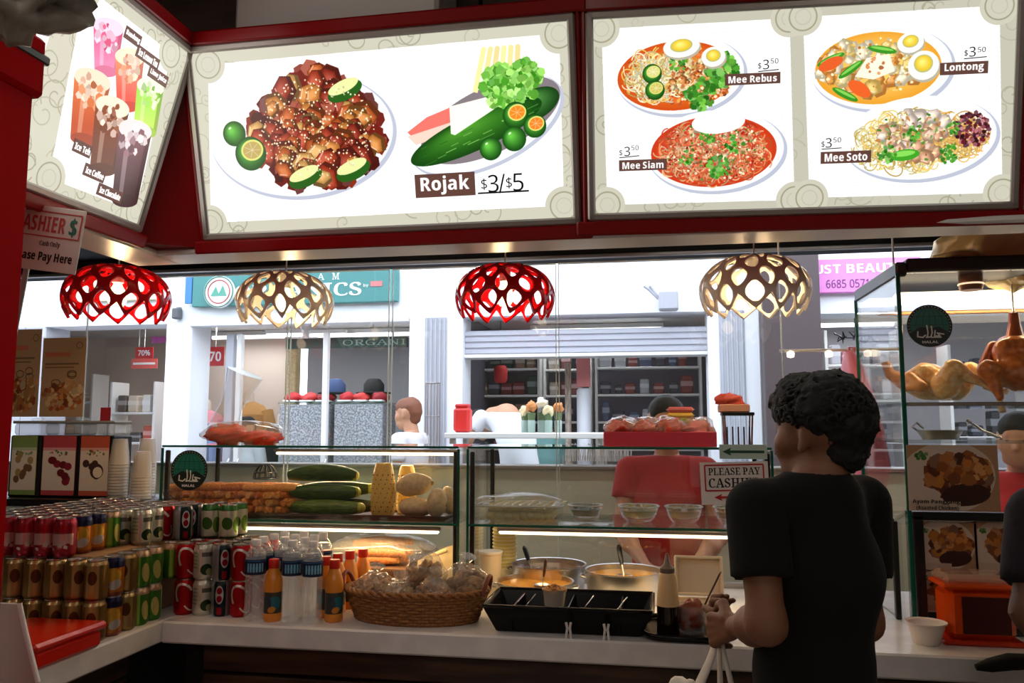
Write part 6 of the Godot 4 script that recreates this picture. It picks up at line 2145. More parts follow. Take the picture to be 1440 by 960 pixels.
func roast_print(s: int) -> Image:
	var p := PT.new(0.3, 0.24, 1100, rgb(172, 132, 96))
	rng.seed = s
	p.ell(Vector2(-0.02, 0.0), 0.16, 0.13, 0.2, rgb(206, 186, 166))
	p.bits(rng, Vector2(0.02, 0.01), 0.10, 0.075, 120, 0.026, [rgb(120, 56, 16), rgb(168, 92, 28), rgb(90, 38, 12), rgb(190, 120, 46)])
	p.ell(Vector2(0.04, -0.06), 0.08, 0.04, 0.1, rgb(56, 22, 12))
	p.bits(rng, Vector2(0.03, 0.03), 0.07, 0.04, 24, 0.02, [rgb(196, 116, 40), rgb(150, 80, 24)])
	p.bits(rng, Vector2(-0.10, 0.08), 0.02, 0.012, 14, 0.008, [rgb(70, 120, 50)])
	p.rect(Vector2(-0.15, -0.12), Vector2(0.02, -0.085), rgb(196, 172, 150))
	return p.img


func chicken_case() -> void:
	var x0: float = 0.7772
	var x1 := 2.2
	var zf := -2.78
	var zb := -3.34
	var yt: float = 2.1219
	var o := thing("roast_case", "tall lit glass case with black frame holding roast chickens", "display case", Vector3((x0 + x1) / 2, 0.95, (zf + zb) / 2))
	block("roof", x0 + 0.03, x1, yt - 0.045, yt, zf, zb, mat(rgb(44, 42, 44), 0.4), o, 0.006)
	block("roof_rail", x0 - 0.004, x0 + 0.03, yt - 0.06, yt - 0.012, zf + 0.004, zb, mat(rgb(60, 58, 60), 0.4), o, 0.006)
	block("side_glass", x0, x0 + 0.006, 1.32, yt - 0.06, zf, zb, M.pane, o)
	block("side_glass", x0, x0 + 0.006, 0.95, 1.32, zf, zb, M.pane, o)
	block("front_glass", x0, x1, 1.32, yt - 0.05, zf + 0.003, zf - 0.003, M.pane, o)
	block("back_glass", x0, x1, 1.32, yt - 0.05, zb, zb - 0.006, M.pane, o)
	for z in [zf, zb]:
		block("corner_edge", x0 - 0.005, x0 + 0.008, 0.95, yt - 0.05, z - 0.005, z + 0.005, M.glass_edge, o, 0.002)
	var ysh: float = 1.6577
	var ylow: float = 1.5398
	block("glass_shelf", x0 + 0.01, x1, ysh - 0.01, ysh, zf - 0.01, zb, M.pane_green, o)
	block("shelf_edge", x0 + 0.01, x1, ysh - 0.012, ysh, zf - 0.004, zf - 0.012, M.chrome, o, 0.002)
	block("glass_shelf", x0 + 0.01, x1, ylow - 0.012, ylow, zf - 0.01, zb, M.pane_green, o)
	var ybar: float = 1.305
	block("black_bar", x0 + 0.01, x1, ybar - 0.014, ybar + 0.012, zf + 0.008, zf - 0.02, M.black, o, 0.003)
	block("black_stile", x0 + 0.01, x0 + 0.04, 0.95, ybar, zf + 0.008, zf - 0.02, M.black, o, 0.003)
	block("base_rail", x0 + 0.01, x1, 0.95, 0.975, zf + 0.008, zf - 0.02, M.black, o, 0.003)
	block("lower_back", x0 + 0.03, x1, 0.96, ybar, zf - 0.14, zf - 0.15, M.matt_black, o)
	# lit tube and heat lamp under the roof
	var yl: float = 2.0294
	var tb := block("light_tube", x0 + 0.06, x1 - 0.1, yl - 0.02, yl + 0.02, -3.02, -3.07, glow(Color(1, 0.93, 0.80), 3.0), o, 0.01)
	strip_light(o, Vector3((x0 + x1) / 2, yl - 0.03, -3.045) - o.position, facing(Vector3(0, -1, 0.1), Vector3.RIGHT), Vector2(0.05, x1 - x0 - 0.16), Color(1, 0.88, 0.68), 0.42)
	var hl := part("heat_lamp", lathe_mesh([Vector2(0, 0), Vector2(0.032, 0), Vector2(0.036, 0.01), Vector2(0.036, 0.06), Vector2(0.03, 0.075), Vector2(0, 0.075)], 20), mat(rgb(150, 96, 70), 0.3, 0.4), o, Vector3(1.0317, 2.027, -2.88) - o.position)
	part("lamp_ring", tube_mesh(circle(0.037, 0.02, 20), 0.003, 6, 1.0, true), glow(Color(1, 0.9, 0.75), 1.2), hl)
	# inner rails seen through the glass
	block("hang_rail", x0 + 0.02, x1, 1.978, 1.978 + 0.014, -3.1, -3.115, mat(rgb(200, 150, 110), 0.3, 0.6), o, 0.003)
	# chickens
	chicken("pale glazed roast chicken lying under the halal sticker", Vector3(0.9522, ysh + 0.004, -3.0), grained(rgb(214, 156, 88), rgb(246, 214, 160), 0.25, 0.03, Vector3.ONE * 5), mat(rgb(206, 140, 76), 0.3), 2.5, 1.05, false)
	chicken("dark golden roast chicken hanging from a hook beside the pale one", Vector3(1.1756, ysh + 0.004, -2.93), grained(rgb(160, 76, 20), rgb(206, 122, 44), 0.22, 0.03, Vector3.ONE * 5), mat(rgb(150, 66, 18), 0.25), 1.2, 1.05, true)
	# steel dish on the lower shelf
	var d := thing("steel_dish", "oblong steel dish with handle on the lower glass shelf", "dish", Vector3(0.9252, ylow, -2.92))
	part("dish_wall", lathe_mesh([Vector2(0, 0.002), Vector2(0.055, 0.0), Vector2(0.07, 0.028), Vector2(0.073, 0.03), Vector2(0.068, 0.027), Vector2(0.052, 0.005), Vector2(0, 0.005)], 28, 1.0, 0.7), M.steel, d)
	part("handle", tube_mesh([Vector3(-0.07, 0.028, 0), Vector3(-0.085, 0.04, 0), Vector3(-0.07, 0.055, 0), Vector3(-0.05, 0.035, 0)], 0.004, 6), M.steel, d)
	var tg := thing("steel_tongs", "steel tongs lying on the lower glass shelf", "tongs", Vector3(1.047, ylow + 0.008, -2.9))
	for s in [-1.0, 1.0]:
		part("arm", tube_mesh([Vector3(0.05, -0.002, s * 0.012), Vector3(0, 0.02, s * 0.006), Vector3(-0.04, 0.05, 0)], 0.004, 6), M.chrome, tg)
	part("hinge", ball_mesh(Vector3.ONE * 0.008, 0, 0.0, 0.1, 6, 8), M.chrome, tg, Vector3(-0.04, 0.05, 0))
	# pictures on the front
	var pw: float = 0.2631
	var ph: float = 0.2034
	var a := thing("food_picture", "large roast chicken picture on the front of the case", "picture", Vector3(0.9063, 1.422, -2.765), "food pictures on the roast case")
	part("sheet", card_mesh(pw, ph, 0.002), printed(roast_print(5), 0.35), a)
	lettering("Ayam Panggang", pw * 0.52, ph * 0.075, Vector3(-pw * 0.2, -ph * 0.365, 0.002), M.text_black, a)
	lettering("(Roasted Chicken)", pw * 0.46, ph * 0.075, Vector3(-pw * 0.19, -ph * 0.455, 0.002), M.text_black, a)
	var q := [[1331, 769, 82, 70, 9, "small roast picture below the black bar"], [1408, 769, 66, 70, 12, "pale dish picture behind the orange tub, below the black bar"], [1318, 832, 55, 50, 15, "bottom dish picture beside the orange tub"]]
	var qp := [Vector3(0.8883, 1.2091, -2.8), Vector3(1.0538, 1.2131, -2.8), Vector3(0.8813, 1.0725, -2.8)]
	var qs := [Vector2(0.1776, 0.1465), Vector2(0.1669, 0.1449), Vector2(0.1767, 0.1193)]
	for k in 3:
		var r := thing("food_picture", q[k][5], "picture", qp[k], "food pictures on the roast case")
		part("sheet", card_mesh(qs[k].x, qs[k].y, 0.002), printed(roast_print(q[k][4]), 0.35), r)
		part("white_edge", box_mesh(Vector3(qs[k].x + 0.01, qs[k].y + 0.01, 0.001)), M.white, r, Vector3(0, 0, -0.002))
	# crumpled bag on top
	var cb := thing("crumpled_bag", "crumpled cream plastic bag lying on top of the roast chicken case", "bag", Vector3(1.1718, yt, -2.98))
	var bm := MB.new()
	bm.ball(Vector3(0.22, 0.13, 0.15), Vector3(0.05, 0.06, 0), lumps(22, 0.09), 0.5, 24, 36)
	var bagm := mat(rgb(206, 184, 132), 0.3)
	bagm.backlight = Color(0.3, 0.26, 0.18)
	part("film", bm.done(), bagm, cb)
	part("corner_flap", ball_mesh(Vector3(0.09, 0.025, 0.08), 27, 0.5, 0.15, 12, 18), bagm, cb, Vector3(-0.15, 0.022, 0.02))



# ---------------------------------------------------------------- the street behind
func street() -> void:
	var z := -7.0
	var yl: float = 2.5483
	# low wall between the stall and the alley
	slab("wall_parapet", -5.2, 4.2, 0.0, 1.36, -4.3, -4.4, mat(rgb(206, 214, 196), 0.6), 0.004)
	slab("trim_3", -5.2, 4.2, 1.36, 1.38, -4.27, -4.43, M.alu, 0.004)
	# opposite row of shops
	var o := thing("shop_building", "white shop row across the alley with open fronts", "building", Vector3(0, 0, z))
	var cols := [[-6.0518, -5.8252, M.facade_grey], [-4.5403, -4.2774, M.facade], [-2.1551, -1.6671, M.facade], [0.4456, 0.87, M.facade]]
	for c in cols:
		block("pillar", c[0], c[1], 0.0, yl + 0.01, z, z - 0.35, c[2], o, 0.01)
	block("dark_pillar", 0.87, 1.3132, 0.0, 3.6, z + 0.22, z - 0.4, M.brown_wall, o, 0.01)
	block("upper_wall", -9.0, 0.87, yl, 6.0, z, z - 0.35, M.facade, o)
	block("upper_wall", 1.3132, 7.0, 2.5043, 6.0, z, z - 0.35, M.facade, o)
	block("upper_wall", 0.87, 1.3132, 3.6, 6.0, z, z - 0.35, M.facade, o)
	block("left_wall", -9.0, -6.0518, 0.0, yl, z, z - 0.35, M.facade_grey, o)
	block("lintel_trim", -4.2923, -2.1594, yl - 0.03, yl, z + 0.02, z - 0.1, M.facade, o, 0.004)
	# grey recessed panels on the pillars
	for q in [[-2.005, -1.8039], [0.5366, 0.7427]]:
		block("ribbed_panel", q[0], q[1], 0.1, yl, z + 0.02, z - 0.02, M.facade_grey, o, 0.004)
		for k in 5:
			var x: float = lerp(q[0], q[1], (k + 0.5) / 5.0)
			block("rib", x - 0.008, x + 0.008, 0.1, yl, z + 0.032, z + 0.02, M.facade_grey, o, 0.003)
	# roller shutter box and light over the third front
	var ys0: float = 2.2193
	block("shutter_box", -1.6787, 0.4491, ys0, 2.4333, z - 0.1, z - 0.3, mat(rgb(168, 168, 178), 0.6), o, 0.006)
	for k in 4:
		var yy: float = lerp(ys0, float(2.4333), (k + 0.5) / 4.0)
		block("shutter_slat", -1.6787, 0.4491, yy - 0.02, yy + 0.015, z - 0.09, z - 0.1, mat(rgb(182, 182, 190), 0.6), o, 0.003)
	block("shutter_guide", -1.6787, 0.4491, ys0 - 0.03, ys0, z - 0.08, z - 0.3, M.white, o, 0.004)
	# shop rooms
	var xa: float = -5.9916
	var xb: float = -4.5344
	var xc: float = -1.9676
	var xd: float = 0.6896
	var rooms := [[-9.0, xb, mat(rgb(222, 204, 190), 0.7), 0.9, -9.6], [xb, xc, mat(rgb(150, 152, 158), 0.6), 1.0, -10.2], [xc, xd, mat(rgb(98, 94, 108), 0.7), 0.55, -10.2], [xd, 7.0, mat(rgb(168, 164, 168), 0.7), 0.9, -9.8]]
	for k in 4:
		var r: Array = rooms[k]
		slab("wall_shop_%d" % (k + 1), r[0], r[1], -0.02, 3.2, r[4], r[4] - 0.1, r[2])
		if k > 1:
			slab("wall_between_%d" % k, r[0] - 0.05, r[0] + 0.05, -0.02, 3.2, z - 0.35, -10.2, r[2])
		slab("ceiling_shop_%d" % (k + 1), r[0], r[1], 2.74, 2.84, z - 0.35, -10.3, M.white)
		# fluorescent fittings
		var cx: float = (clampf(r[0], -5.2, 9) + clampf(r[1], -9, 3.4)) / 2
		for f in 2:
			var zz: float = -8.0 - f * 1.2
			var t := thing("tube_light", ["long fluorescent tube on the ceiling of the sale shop", "long fluorescent tube on the ceiling of the green sign shop", "long fluorescent tube inside the shop with the roller shutter", "long fluorescent tube inside the pink sign shop"][k] + [", front row", ", rear row"][f], "light", Vector3(cx, 2.74, zz), "fluorescent tubes in the shops")
			var ln := 1.5 if k == 1 or k == 2 else 1.0
			part("fitting", box_mesh(Vector3(ln, 0.05, 0.1), 0.006), M.white, t, Vector3(0, -0.03, 0))
			part("tube", tube_mesh([Vector3(-ln / 2 + 0.03, -0.075, 0), Vector3(ln / 2 - 0.03, -0.075, 0)], 0.02, 8), glow(Color(0.96, 0.98, 1), 3.0), t)
			strip_light(t, Vector3(0, -0.11, 0), facing(Vector3.DOWN, Vector3.RIGHT), Vector2(0.05, ln), Color(0.96, 0.98, 1), r[3])
	# end walls of the alley, with the next block beyond
	slab("wall_end_1", -9.2, -9.0, -0.02, 6.0, -4.4, -10.3, M.facade)
	slab("wall_end_2", 7.0, 7.2, -0.02, 6.0, -4.4, -10.3, M.facade)
	# green shop sign
	var g := thing("green_shop_sign", "teal shop sign with a round white emblem, lettered ORGANICS", "shop sign", Vector3(-3.2418, 2.8407, -6.95))
	var gw: float = -2.2671 - -4.2628
	var gh: float = 0.299
	part("panel", box_mesh(Vector3(gw, gh, 0.06), 0.006), mat(rgb(70, 134, 130), 0.5), g)
	var gx := g.position.x
	lettering("ORGANICS", -2.5933 - -3.8166, gh * 0.40, Vector3(-3.1928 - gx, -gh * 0.08, 0.033), M.text_white, g, Basis(), true)
	lettering("A", 0.07, gh * 0.2, Vector3(-2.9689 - gx, gh * 0.32, 0.033), M.text_white, g, Basis(), true, false)
	lettering("M", 0.07, gh * 0.2, Vector3(-2.8255 - gx, gh * 0.32, 0.033), M.text_white, g, Basis(), true, false)
	lettering("by", 0.05, gh * 0.12, Vector3(-2.5404 - gx, 0.0, 0.033), M.text_white, g, Basis(), true, false)
	part("small_logo", box_mesh(Vector3(0.11, gh * 0.16, 0.004)), mat(rgb(200, 120, 120), 0.5), g, Vector3(-2.4405 - gx, gh * 0.05, 0.033))
	var em := part("emblem", disc_mesh(gh * 0.5, 0.03), mat(rgb(240, 240, 236), 0.5), g, Vector3(-3.9495 - gx, -0.02, 0.05))
	part("emblem_ring", tube_mesh(ring_xy(gh * 0.36, 30), 0.006, 5, 1.0, true), mat(rgb(190, 70, 70), 0.5), em, Vector3(0, 0, 0.016))
	part("emblem_ring", tube_mesh(ring_xy(gh * 0.47, 30), 0.006, 5, 1.0, true), mat(rgb(60, 120, 100), 0.5), em, Vector3(0, 0, 0.016))
	part("emblem_mark", ext_mesh(PackedVector2Array([Vector2(-0.08, -0.04), Vector2(-0.03, 0.05), Vector2(0.0, -0.02), Vector2(0.04, 0.06), Vector2(0.08, -0.04)]), 0.006), mat(rgb(90, 160, 140), 0.5), em, Vector3(0, 0, 0.016))
	# pale yellow and blue notices left of it
	var yb := part("yellow_notice", box_mesh(Vector3(0.9511, 0.2446, 0.04), 0.004), mat(rgb(236, 226, 186), 0.6), self, Vector3(-5.0452, 2.8987, -6.96))
	tag(yb, "long pale yellow wall sign left of the teal shop sign", "sign")
	var bb := part("blue_notice", box_mesh(Vector3(0.0666, 0.253, 0.03), 0.003), mat(rgb(70, 130, 190), 0.6), self, Vector3(-4.2765, 2.8508, -6.93))
	tag(bb, "narrow blue strip notice at the end of the yellow sign", "notice")
	# pink shop sign
	var pk := thing("pink_shop_sign", "pink shop sign lettered JUST BEAUTY with a telephone number", "shop sign", Vector3(1.6417, 2.8028, -6.95))
	var pw: float = 2.1131 - 1.1582
	var ph: float = 0.2789
	part("panel", box_mesh(Vector3(pw, ph, 0.06), 0.006), mat(rgb(222, 130, 200), 0.5), pk)
	lettering("JUST BEAUTY", 1.9411 - 1.1842, ph * 0.34, Vector3(1.5665 - pk.position.x + 0.05, ph * 0.16, 0.033), M.text_white, pk)
	lettering("6685 0571", 1.6645 - 1.3396, ph * 0.24, Vector3(1.5028 - pk.position.x + 0.05, -ph * 0.24, 0.033), mat(rgb(90, 40, 90), 0.5), pk, Basis(), false, false)
	lettering("F", 0.05, ph * 0.22, Vector3(1.7614 - pk.position.x, -ph * 0.24, 0.033), mat(rgb(90, 40, 90), 0.5), pk, Basis(), false, false)
	# lamp on the wall and camera box
	var fl := thing("flood_light", "white double flood light fixed on the wall above the roller shutter", "light", Vector3(0.1256, 2.6283, -6.9))
	part("box", box_mesh(Vector3(0.16, 0.16, 0.12), 0.012), M.facade_grey, fl)
	for s in [0, 1]:
		part("arm", tube_mesh([Vector3(-0.08, 0.02, 0), Vector3(-0.13 - 0.03 * s, 0.1, 0.02), Vector3(-0.15 - 0.05 * s, 0.13, 0.02)], 0.014, 6), M.facade_grey, fl)
	var cb := thing("wall_lamp", "small grey wall lamp on the white pillar between the shops", "lamp", Vector3(-4.4026, 2.635, -6.95))
	part("housing", box_mesh(Vector3(0.07, 0.1, 0.08), 0.01), mat(rgb(90, 92, 96), 0.5), cb)
	part("bracket", box_mesh(Vector3(0.03, 0.03, 0.05)), mat(rgb(120, 122, 126), 0.5), cb, Vector3(0, 0.05, -0.03))
	# hanging pink carrier bags on a rail inside the stall
	var rl := thing("bag_rail", "thin white rail with small lamps over the counter end", "rail", Vector3(0.7325, 1.887, -3.45))
	var rw: float = 0.9681 - 0.5076
	part("bar", tube_mesh([Vector3(-rw / 2, 0, 0), Vector3(rw / 2, 0, 0)], 0.006, 8), M.white, rl)
	for k in 3:
		part("lamp", lathe_mesh([Vector2(0, -0.03), Vector2(0.014, -0.026), Vector2(0.016, -0.01), Vector2(0.008, 0.0), Vector2(0, 0.0)], 12), glow(Color(1, 0.95, 0.85), 1.5), rl, Vector3((k - 1) * rw * 0.32 - 0.04, 0, 0))
	for s in [-1.0, 1.0]:
		part("hanger", tube_mesh([Vector3(s * rw * 0.48, 0, 0), Vector3(s * rw * 0.48, 2.55 - rl.position.y, 0)], 0.004, 6), M.white, rl)
	var pb := thing("pink_bags", "bunch of pink plastic carrier bags hanging from the white rail", "carrier bags", Vector3(0.7788, 1.8608, -3.45))
	var pm := mat(rgb(214, 110, 130), 0.4)
	pm.backlight = Color(0.4, 0.2, 0.25)
	var ft := MB.new()
	var path := [Vector3(-0.01, 0.02, 0), Vector3(0.0, -0.05, 0), Vector3(0.02, -0.16, 0), Vector3(0.045, -0.3, 0), Vector3(0.06, -0.44, 0), Vector3(0.05, -0.52, 0)]
	ft.tube(path, [0.04, 0.10, 0.13, 0.14, 0.15, 0.12], 16, 0.4)
	part("bundle", ft.done(), pm, pb)
	part("loop", tube_mesh([Vector3(-0.015, 0.0, 0), Vector3(-0.01, 0.035, 0.01), Vector3(0.01, 0.035, 0.01), Vector3(0.01, 0.0, 0)], 0.006, 6), pm, pb)


func ring_xy(r: float, n: int) -> Array:
	var out := []
	for i in n:
		out.append(Vector3(cos(TAU * i / n) * r, sin(TAU * i / n) * r, 0))
	return out


func goods_shelf(label: String, x0: float, x1: float, ys: Array, z: float, cols: Array, what: String, s: int) -> void:
	var o := thing("shop_shelf", label, "shelf", Vector3((x0 + x1) / 2, -0.02, z), "shelves in the shops opposite")
	var top: float = ys[ys.size() - 1] + 0.35
	for x in [x0, x1]:
		part("upright", box_mesh(Vector3(0.03, top, 0.3), 0.004), M.white, o, Vector3(x, top / 2, z) - Vector3(o.position.x, 0, z))
	for y in ys:
		part("board", box_mesh(Vector3(x1 - x0, 0.025, 0.3), 0.004), M.white, o, Vector3(0, y, 0))
	rng.seed = s
	for row in ys.size():
		var y: float = ys[row]
		var x: float = x0 + 0.1
		while x < x1 - 0.08:
			var w := rng.randf_range(0.07, 0.14)
			var h := rng.randf_range(0.1, 0.24)
			var c: Color = cols[rng.randi() % cols.size()]
			var g := thing("shop_item", what + ", %s board up" % nth(row), "goods", Vector3(x, y - 0.02 + 0.0135, z + 0.04), what + " set")
			part("packet", box_mesh(Vector3(w, h, 0.12), 0.012), mat(c, 0.5), g, Vector3(0, h / 2, 0))
			part("band", box_mesh(Vector3(w * 1.01, h * 0.3, 0.122), 0.004), mat(c.lightened(0.4), 0.5), g, Vector3(0, h * 0.55, 0))
			x += w + rng.randf_range(0.02, 0.06)


func mannequin(label: String, at: Vector3, top: Color, bottom: Color, h := 1.0) -> void:
	var o := thing("mannequin", label, "mannequin", at, "clothes mannequins in the shops opposite")
	o.scale = Vector3.ONE * h
	part("garment", lathe_mesh([Vector2(0.0, 0.78), Vector2(0.19, 0.78), Vector2(0.16, 0.98), Vector2(0.17, 1.15), Vector2(0.20, 1.34), Vector2(0.14, 1.42), Vector2(0.05, 1.46), Vector2(0, 1.46)], 20, 1.0, 0.6), mat(top, 0.8), o)
	for s in [-1.0, 1.0]:
		part("sleeve", tube_mesh([Vector3(s * 0.17, 1.37, 0), Vector3(s * 0.23, 1.2, 0.02), Vector3(s * 0.24, 0.95, 0.04)], [0.06, 0.055, 0.04], 10), mat(top, 0.8), o)
	part("skirt", lathe_mesh([Vector2(0, 0.3), Vector2(0.22, 0.3), Vector2(0.17, 0.8), Vector2(0, 0.8)], 18, 1.0, 0.65), mat(bottom, 0.8), o)
	part("neck", lathe_mesh([Vector2(0.05, 1.44), Vector2(0.045, 1.53), Vector2(0.03, 1.55), Vector2(0, 1.55)], 14), mat(rgb(220, 200, 180), 0.5), o)
	part("pole", lathe_mesh([Vector2(0.02, 0.02), Vector2(0.02, 0.32)], 10), M.chrome, o)
	part("base", lathe_mesh([Vector2(0, 0), Vector2(0.17, 0), Vector2(0.17, 0.015), Vector2(0.02, 0.03), Vector2(0, 0.03)], 20), M.chrome, o)


func shop_goods() -> void:
	var y0 := -0.02
	# sale shop
	goods_shelf("white shelf of bright goods under the red sale signs", -5.9917, -5.4602, [0.4, 0.95, 1.42, 1.75], -8.4, [rgb(226, 222, 216), rgb(206, 190, 170), rgb(190, 90, 70), rgb(90, 80, 76)], "small boxed goods on the sale shop shelf", 201)
	goods_shelf("white shelf half behind the pillar in the sale shop", -7.6399, -6.838, [0.5, 1.0, 1.5, 1.9], -9.2, [rgb(226, 190, 160), rgb(190, 120, 90), rgb(220, 214, 210)], "small beige boxed goods in the sale shop", 202)
	for k in 2:
		var s := thing("sale_sign", ["red hanging sale sign reading 70% over the white goods shelf", "red hanging sale sign reading 70 beside the pink mannequin"][k], "sign", [Vector3(-5.4352, 2.3761, -8.0), Vector3(-4.5994, 2.3251, -8.0)][k], "red sale signs in the shops opposite")
		var w: float = [0.2078, 0.1967][k]
		var h: float = [0.1231, 0.2043][k]
		part("card", box_mesh(Vector3(w, h, 0.01)), mat(rgb(206, 34, 44), 0.5), s)
		lettering("70%" if k == 0 else "70", w * 0.7, h * 0.5, Vector3(0.0, 0, 0.007), M.text_white, s)
		part("string", tube_mesh([Vector3(0, h / 2, 0), Vector3(0, 2.74 - s.position.y, 0)], 0.004, 5), M.white, s)
	var rs := thing("sale_banner", "red and white sale banner hanging below the 70% sign", "banner", Vector3(-5.4971, 2.2687, -8.1))
	part("card", box_mesh(Vector3(0.3112, 0.1089, 0.01)), mat(rgb(222, 96, 90), 0.5), rs)
	part("stripe", box_mesh(Vector3(0.2645, 0.0233, 0.012)), M.white, rs, Vector3(0, 0.0, 0.001))
	part("string", tube_mesh([Vector3(-0.08, 0.04, -0.01), Vector3(-0.08, 2.74 - rs.position.y, -0.01)], 0.004, 5), M.white, rs)
	var pw := part("purple_sign", box_mesh(Vector3(0.6451, 0.0645, 0.03)), mat(rgb(150, 40, 120), 0.5), self, Vector3(-4.7231, 2.4626, -7.55))
	part("hanger", tube_mesh([Vector3(0, 0, 0), Vector3(0, 2.74 - pw.position.y, 0)], 0.006, 5), M.white, pw)
	tag(pw, "thin purple lettered strip sign across the sale shop front", "sign")
	mannequin("mannequin in a pink top behind the red sale sign", Vector3(-4.8046, y0, -8.2), rgb(206, 130, 140), rgb(120, 130, 170), 1.22)
	mannequin("mannequin in a blue and white top in the sale shop doorway", Vector3(-4.6698, y0, -7.75), rgb(130, 150, 190), rgb(190, 196, 206), 1.15)
	mannequin("mannequin in a dark suit by the display tables", Vector3(-3.7724, y0, -7.9), rgb(20, 22, 30), rgb(18, 20, 26), 1.12)
	mannequin("mannequin in a tan coat beside the tall mirror", Vector3(-4.72, y0, -9.0), rgb(190, 140, 80), rgb(160, 40, 40), 1.3)
	# glazed door leaves and mirror pillars
	for k in 3:
		var x: float = [-3.9779, -3.8828, -3.0165][k]
		var d := thing("door_post", ["grey door leaf frame by the sale sign", "white door leaf frame by the dark suit", "white mullion in front of the display tables"][k], "door frame", Vector3(x, y0, -7.2), "frames of the shop front")
		part("stile", box_mesh(Vector3([0.08, 0.05, 0.05][k], 2.48, 0.06), 0.005), [M.facade_grey, M.white, M.white][k], d, Vector3(0, 1.24, 0))
		part("handle", tube_mesh([Vector3(0.03, 0.9, 0.03), Vector3(0.03, 0.95, 0.07), Vector3(0.03, 1.25, 0.07), Vector3(0.03, 1.3, 0.03)], 0.01, 6), M.chrome, d)
	var mr := thing("gilt_column", "narrow gilt patterned column inside the green sign shop", "column", Vector3(-3.9955, y0, -8.6))
	part("shaft", box_mesh(Vector3(0.13, 2.5, 0.13), 0.01), grained(rgb(150, 120, 80), rgb(206, 186, 140), 0.4, 0.05, Vector3.ONE * 4), mr, Vector3(0, 1.25, 0))
	part("base", box_mesh(Vector3(0.17, 0.12, 0.17), 0.01), M.facade_grey, mr, Vector3(0, 0.06, 0))
	var ib := thing("inner_sign", "dark green interior sign band lettered ORGANI", "sign", Vector3(-3.0979, 2.433, -7.9))
	part("band", box_mesh(Vector3(1.2938, 0.1018, 0.05)), mat(rgb(30, 70, 66), 0.5), ib)
	lettering("ORGANI", 0.6646, 0.0578, Vector3(0.3053, 0, 0.027), mat(rgb(150, 190, 180), 0.5), ib, Basis(), true, false)
	for s in [-1.0, 1.0]:
		part("hanger", tube_mesh([Vector3(s * 0.5, 0.04, 0), Vector3(s * 0.5, 2.74 - ib.position.y, 0)], 0.008, 5), M.white, ib)
	# fluorescent row just behind the opening
	for k in 3:
		var t := thing("front_tube_light", ["fluorescent tube above the dark suit behind the shop opening", "fluorescent tube above the display tables behind the shop opening", "fluorescent tube near the pillar behind the shop opening"][k], "light", [Vector3(-3.5841, 2.4786, -7.5), Vector3(-3.1325, 2.4699, -7.5), Vector3(-2.6682, 2.4679, -7.5)][k], "front fluorescent tubes in the green sign shop")
		part("fitting", box_mesh(Vector3(0.38, 0.04, 0.06), 0.005), M.white, t, Vector3(0, 0.035, 0))
		part("tube", tube_mesh([Vector3(-0.185, 0, 0), Vector3(0.185, 0, 0)], 0.018, 8), glow(Color(0.97, 0.98, 1), 3.0), t)
		part("hanger", tube_mesh([Vector3(0, 0.05, 0), Vector3(0, 2.74 - t.position.y, 0)], 0.006, 5), M.white, t)
		strip_light(t, Vector3(0, -0.025, 0), facing(Vector3.DOWN, Vector3.RIGHT), Vector2(0.036, 0.37), Color(0.97, 0.98, 1), 0.25)
	# glass display counters with red folded goods
	for k in 2:
		var x0: float = [-3.5438, -2.9894][k]
		var x1: float = [-3.0471, -2.5115][k]
		var c := thing("glass_counter", ["glass shop counter under the red folded cloth by the dark suit", "glass shop counter under the red folded cloth by the grey pilaster"][k], "counter", Vector3((x0 + x1) / 2, y0, -7.55), "glass counters in the green sign shop")
		var hh: float = 1.8118
		part("cabinet", box_mesh(Vector3(x1 - x0, hh, 0.4), 0.01), grained(rgb(120, 122, 126), rgb(186, 188, 190), 0.2, 0.05, Vector3.ONE * 3), c, Vector3(0, hh / 2, 0))
		part("top_glass", box_mesh(Vector3(x1 - x0 + 0.02, 0.02, 0.42), 0.004), M.pane_green, c, Vector3(0, hh + 0.011, 0))
		for q in 3:
			var f := thing("folded_cloth", "red and white folded cloth lying on the glass shop counter", "cloth", Vector3(lerp(x0, x1, (q + 0.5) / 3.0), y0 + hh + 0.022, -7.5), "folded cloths on the glass counters")
			part("cloth_fold", ball_mesh(Vector3(0.085, 0.05, 0.12), 90 + q + k * 3, 0.4, 0.1, 10, 16), mat([rgb(186, 34, 40), rgb(206, 60, 56), rgb(150, 26, 34)][q], 0.7), f, Vector3(0, 0.045, 0))
			part("white_edge", box_mesh(Vector3(0.13, 0.018, 0.2), 0.006), M.white, f, Vector3(0, 0.012, 0.03))
	for k in 2:
		var hb := thing("dark_hat", ["blue and black hat on the counter by the white mullion", "black brimmed hat on the counter near the pilaster"][k], "hat", Vector3([-3.0821, -2.6879][k], float(1.8118) + 0.1, -7.6), "hats in the green sign shop")
		part("crown", lathe_mesh([Vector2(0.1, 0), Vector2(0.1, 0.08), Vector2(0.06, 0.13), Vector2(0, 0.14)], 16), mat([rgb(60, 80, 120), rgb(24, 24, 26)][k], 0.8), hb)
		part("brim", lathe_mesh([Vector2(0, -0.01), Vector2(0.17, -0.01), Vector2(0.17, 0.0), Vector2(0.1, 0.006)], 20), mat(rgb(24, 24, 28), 0.8), hb)
	# wire basket by the pilaster
	var wb := thing("wire_bin", "tall grey wire bin standing in front of the ribbed pilaster", "bin", Vector3(-1.8508, y0, -6.7))
	var wh: float = 1.9691
	for k in 12:
		var a := TAU * k / 12
		part("wire", tube_mesh([Vector3(cos(a) * 0.06, 0.02, sin(a) * 0.06), Vector3(cos(a) * 0.06, wh, sin(a) * 0.06)], 0.005, 5), M.alu, wb)
	for k in 8:
		part("hoop", tube_mesh(circle(0.06, wh * k / 7.0, 16), 0.005, 5, 1.0, true), M.alu, wb)
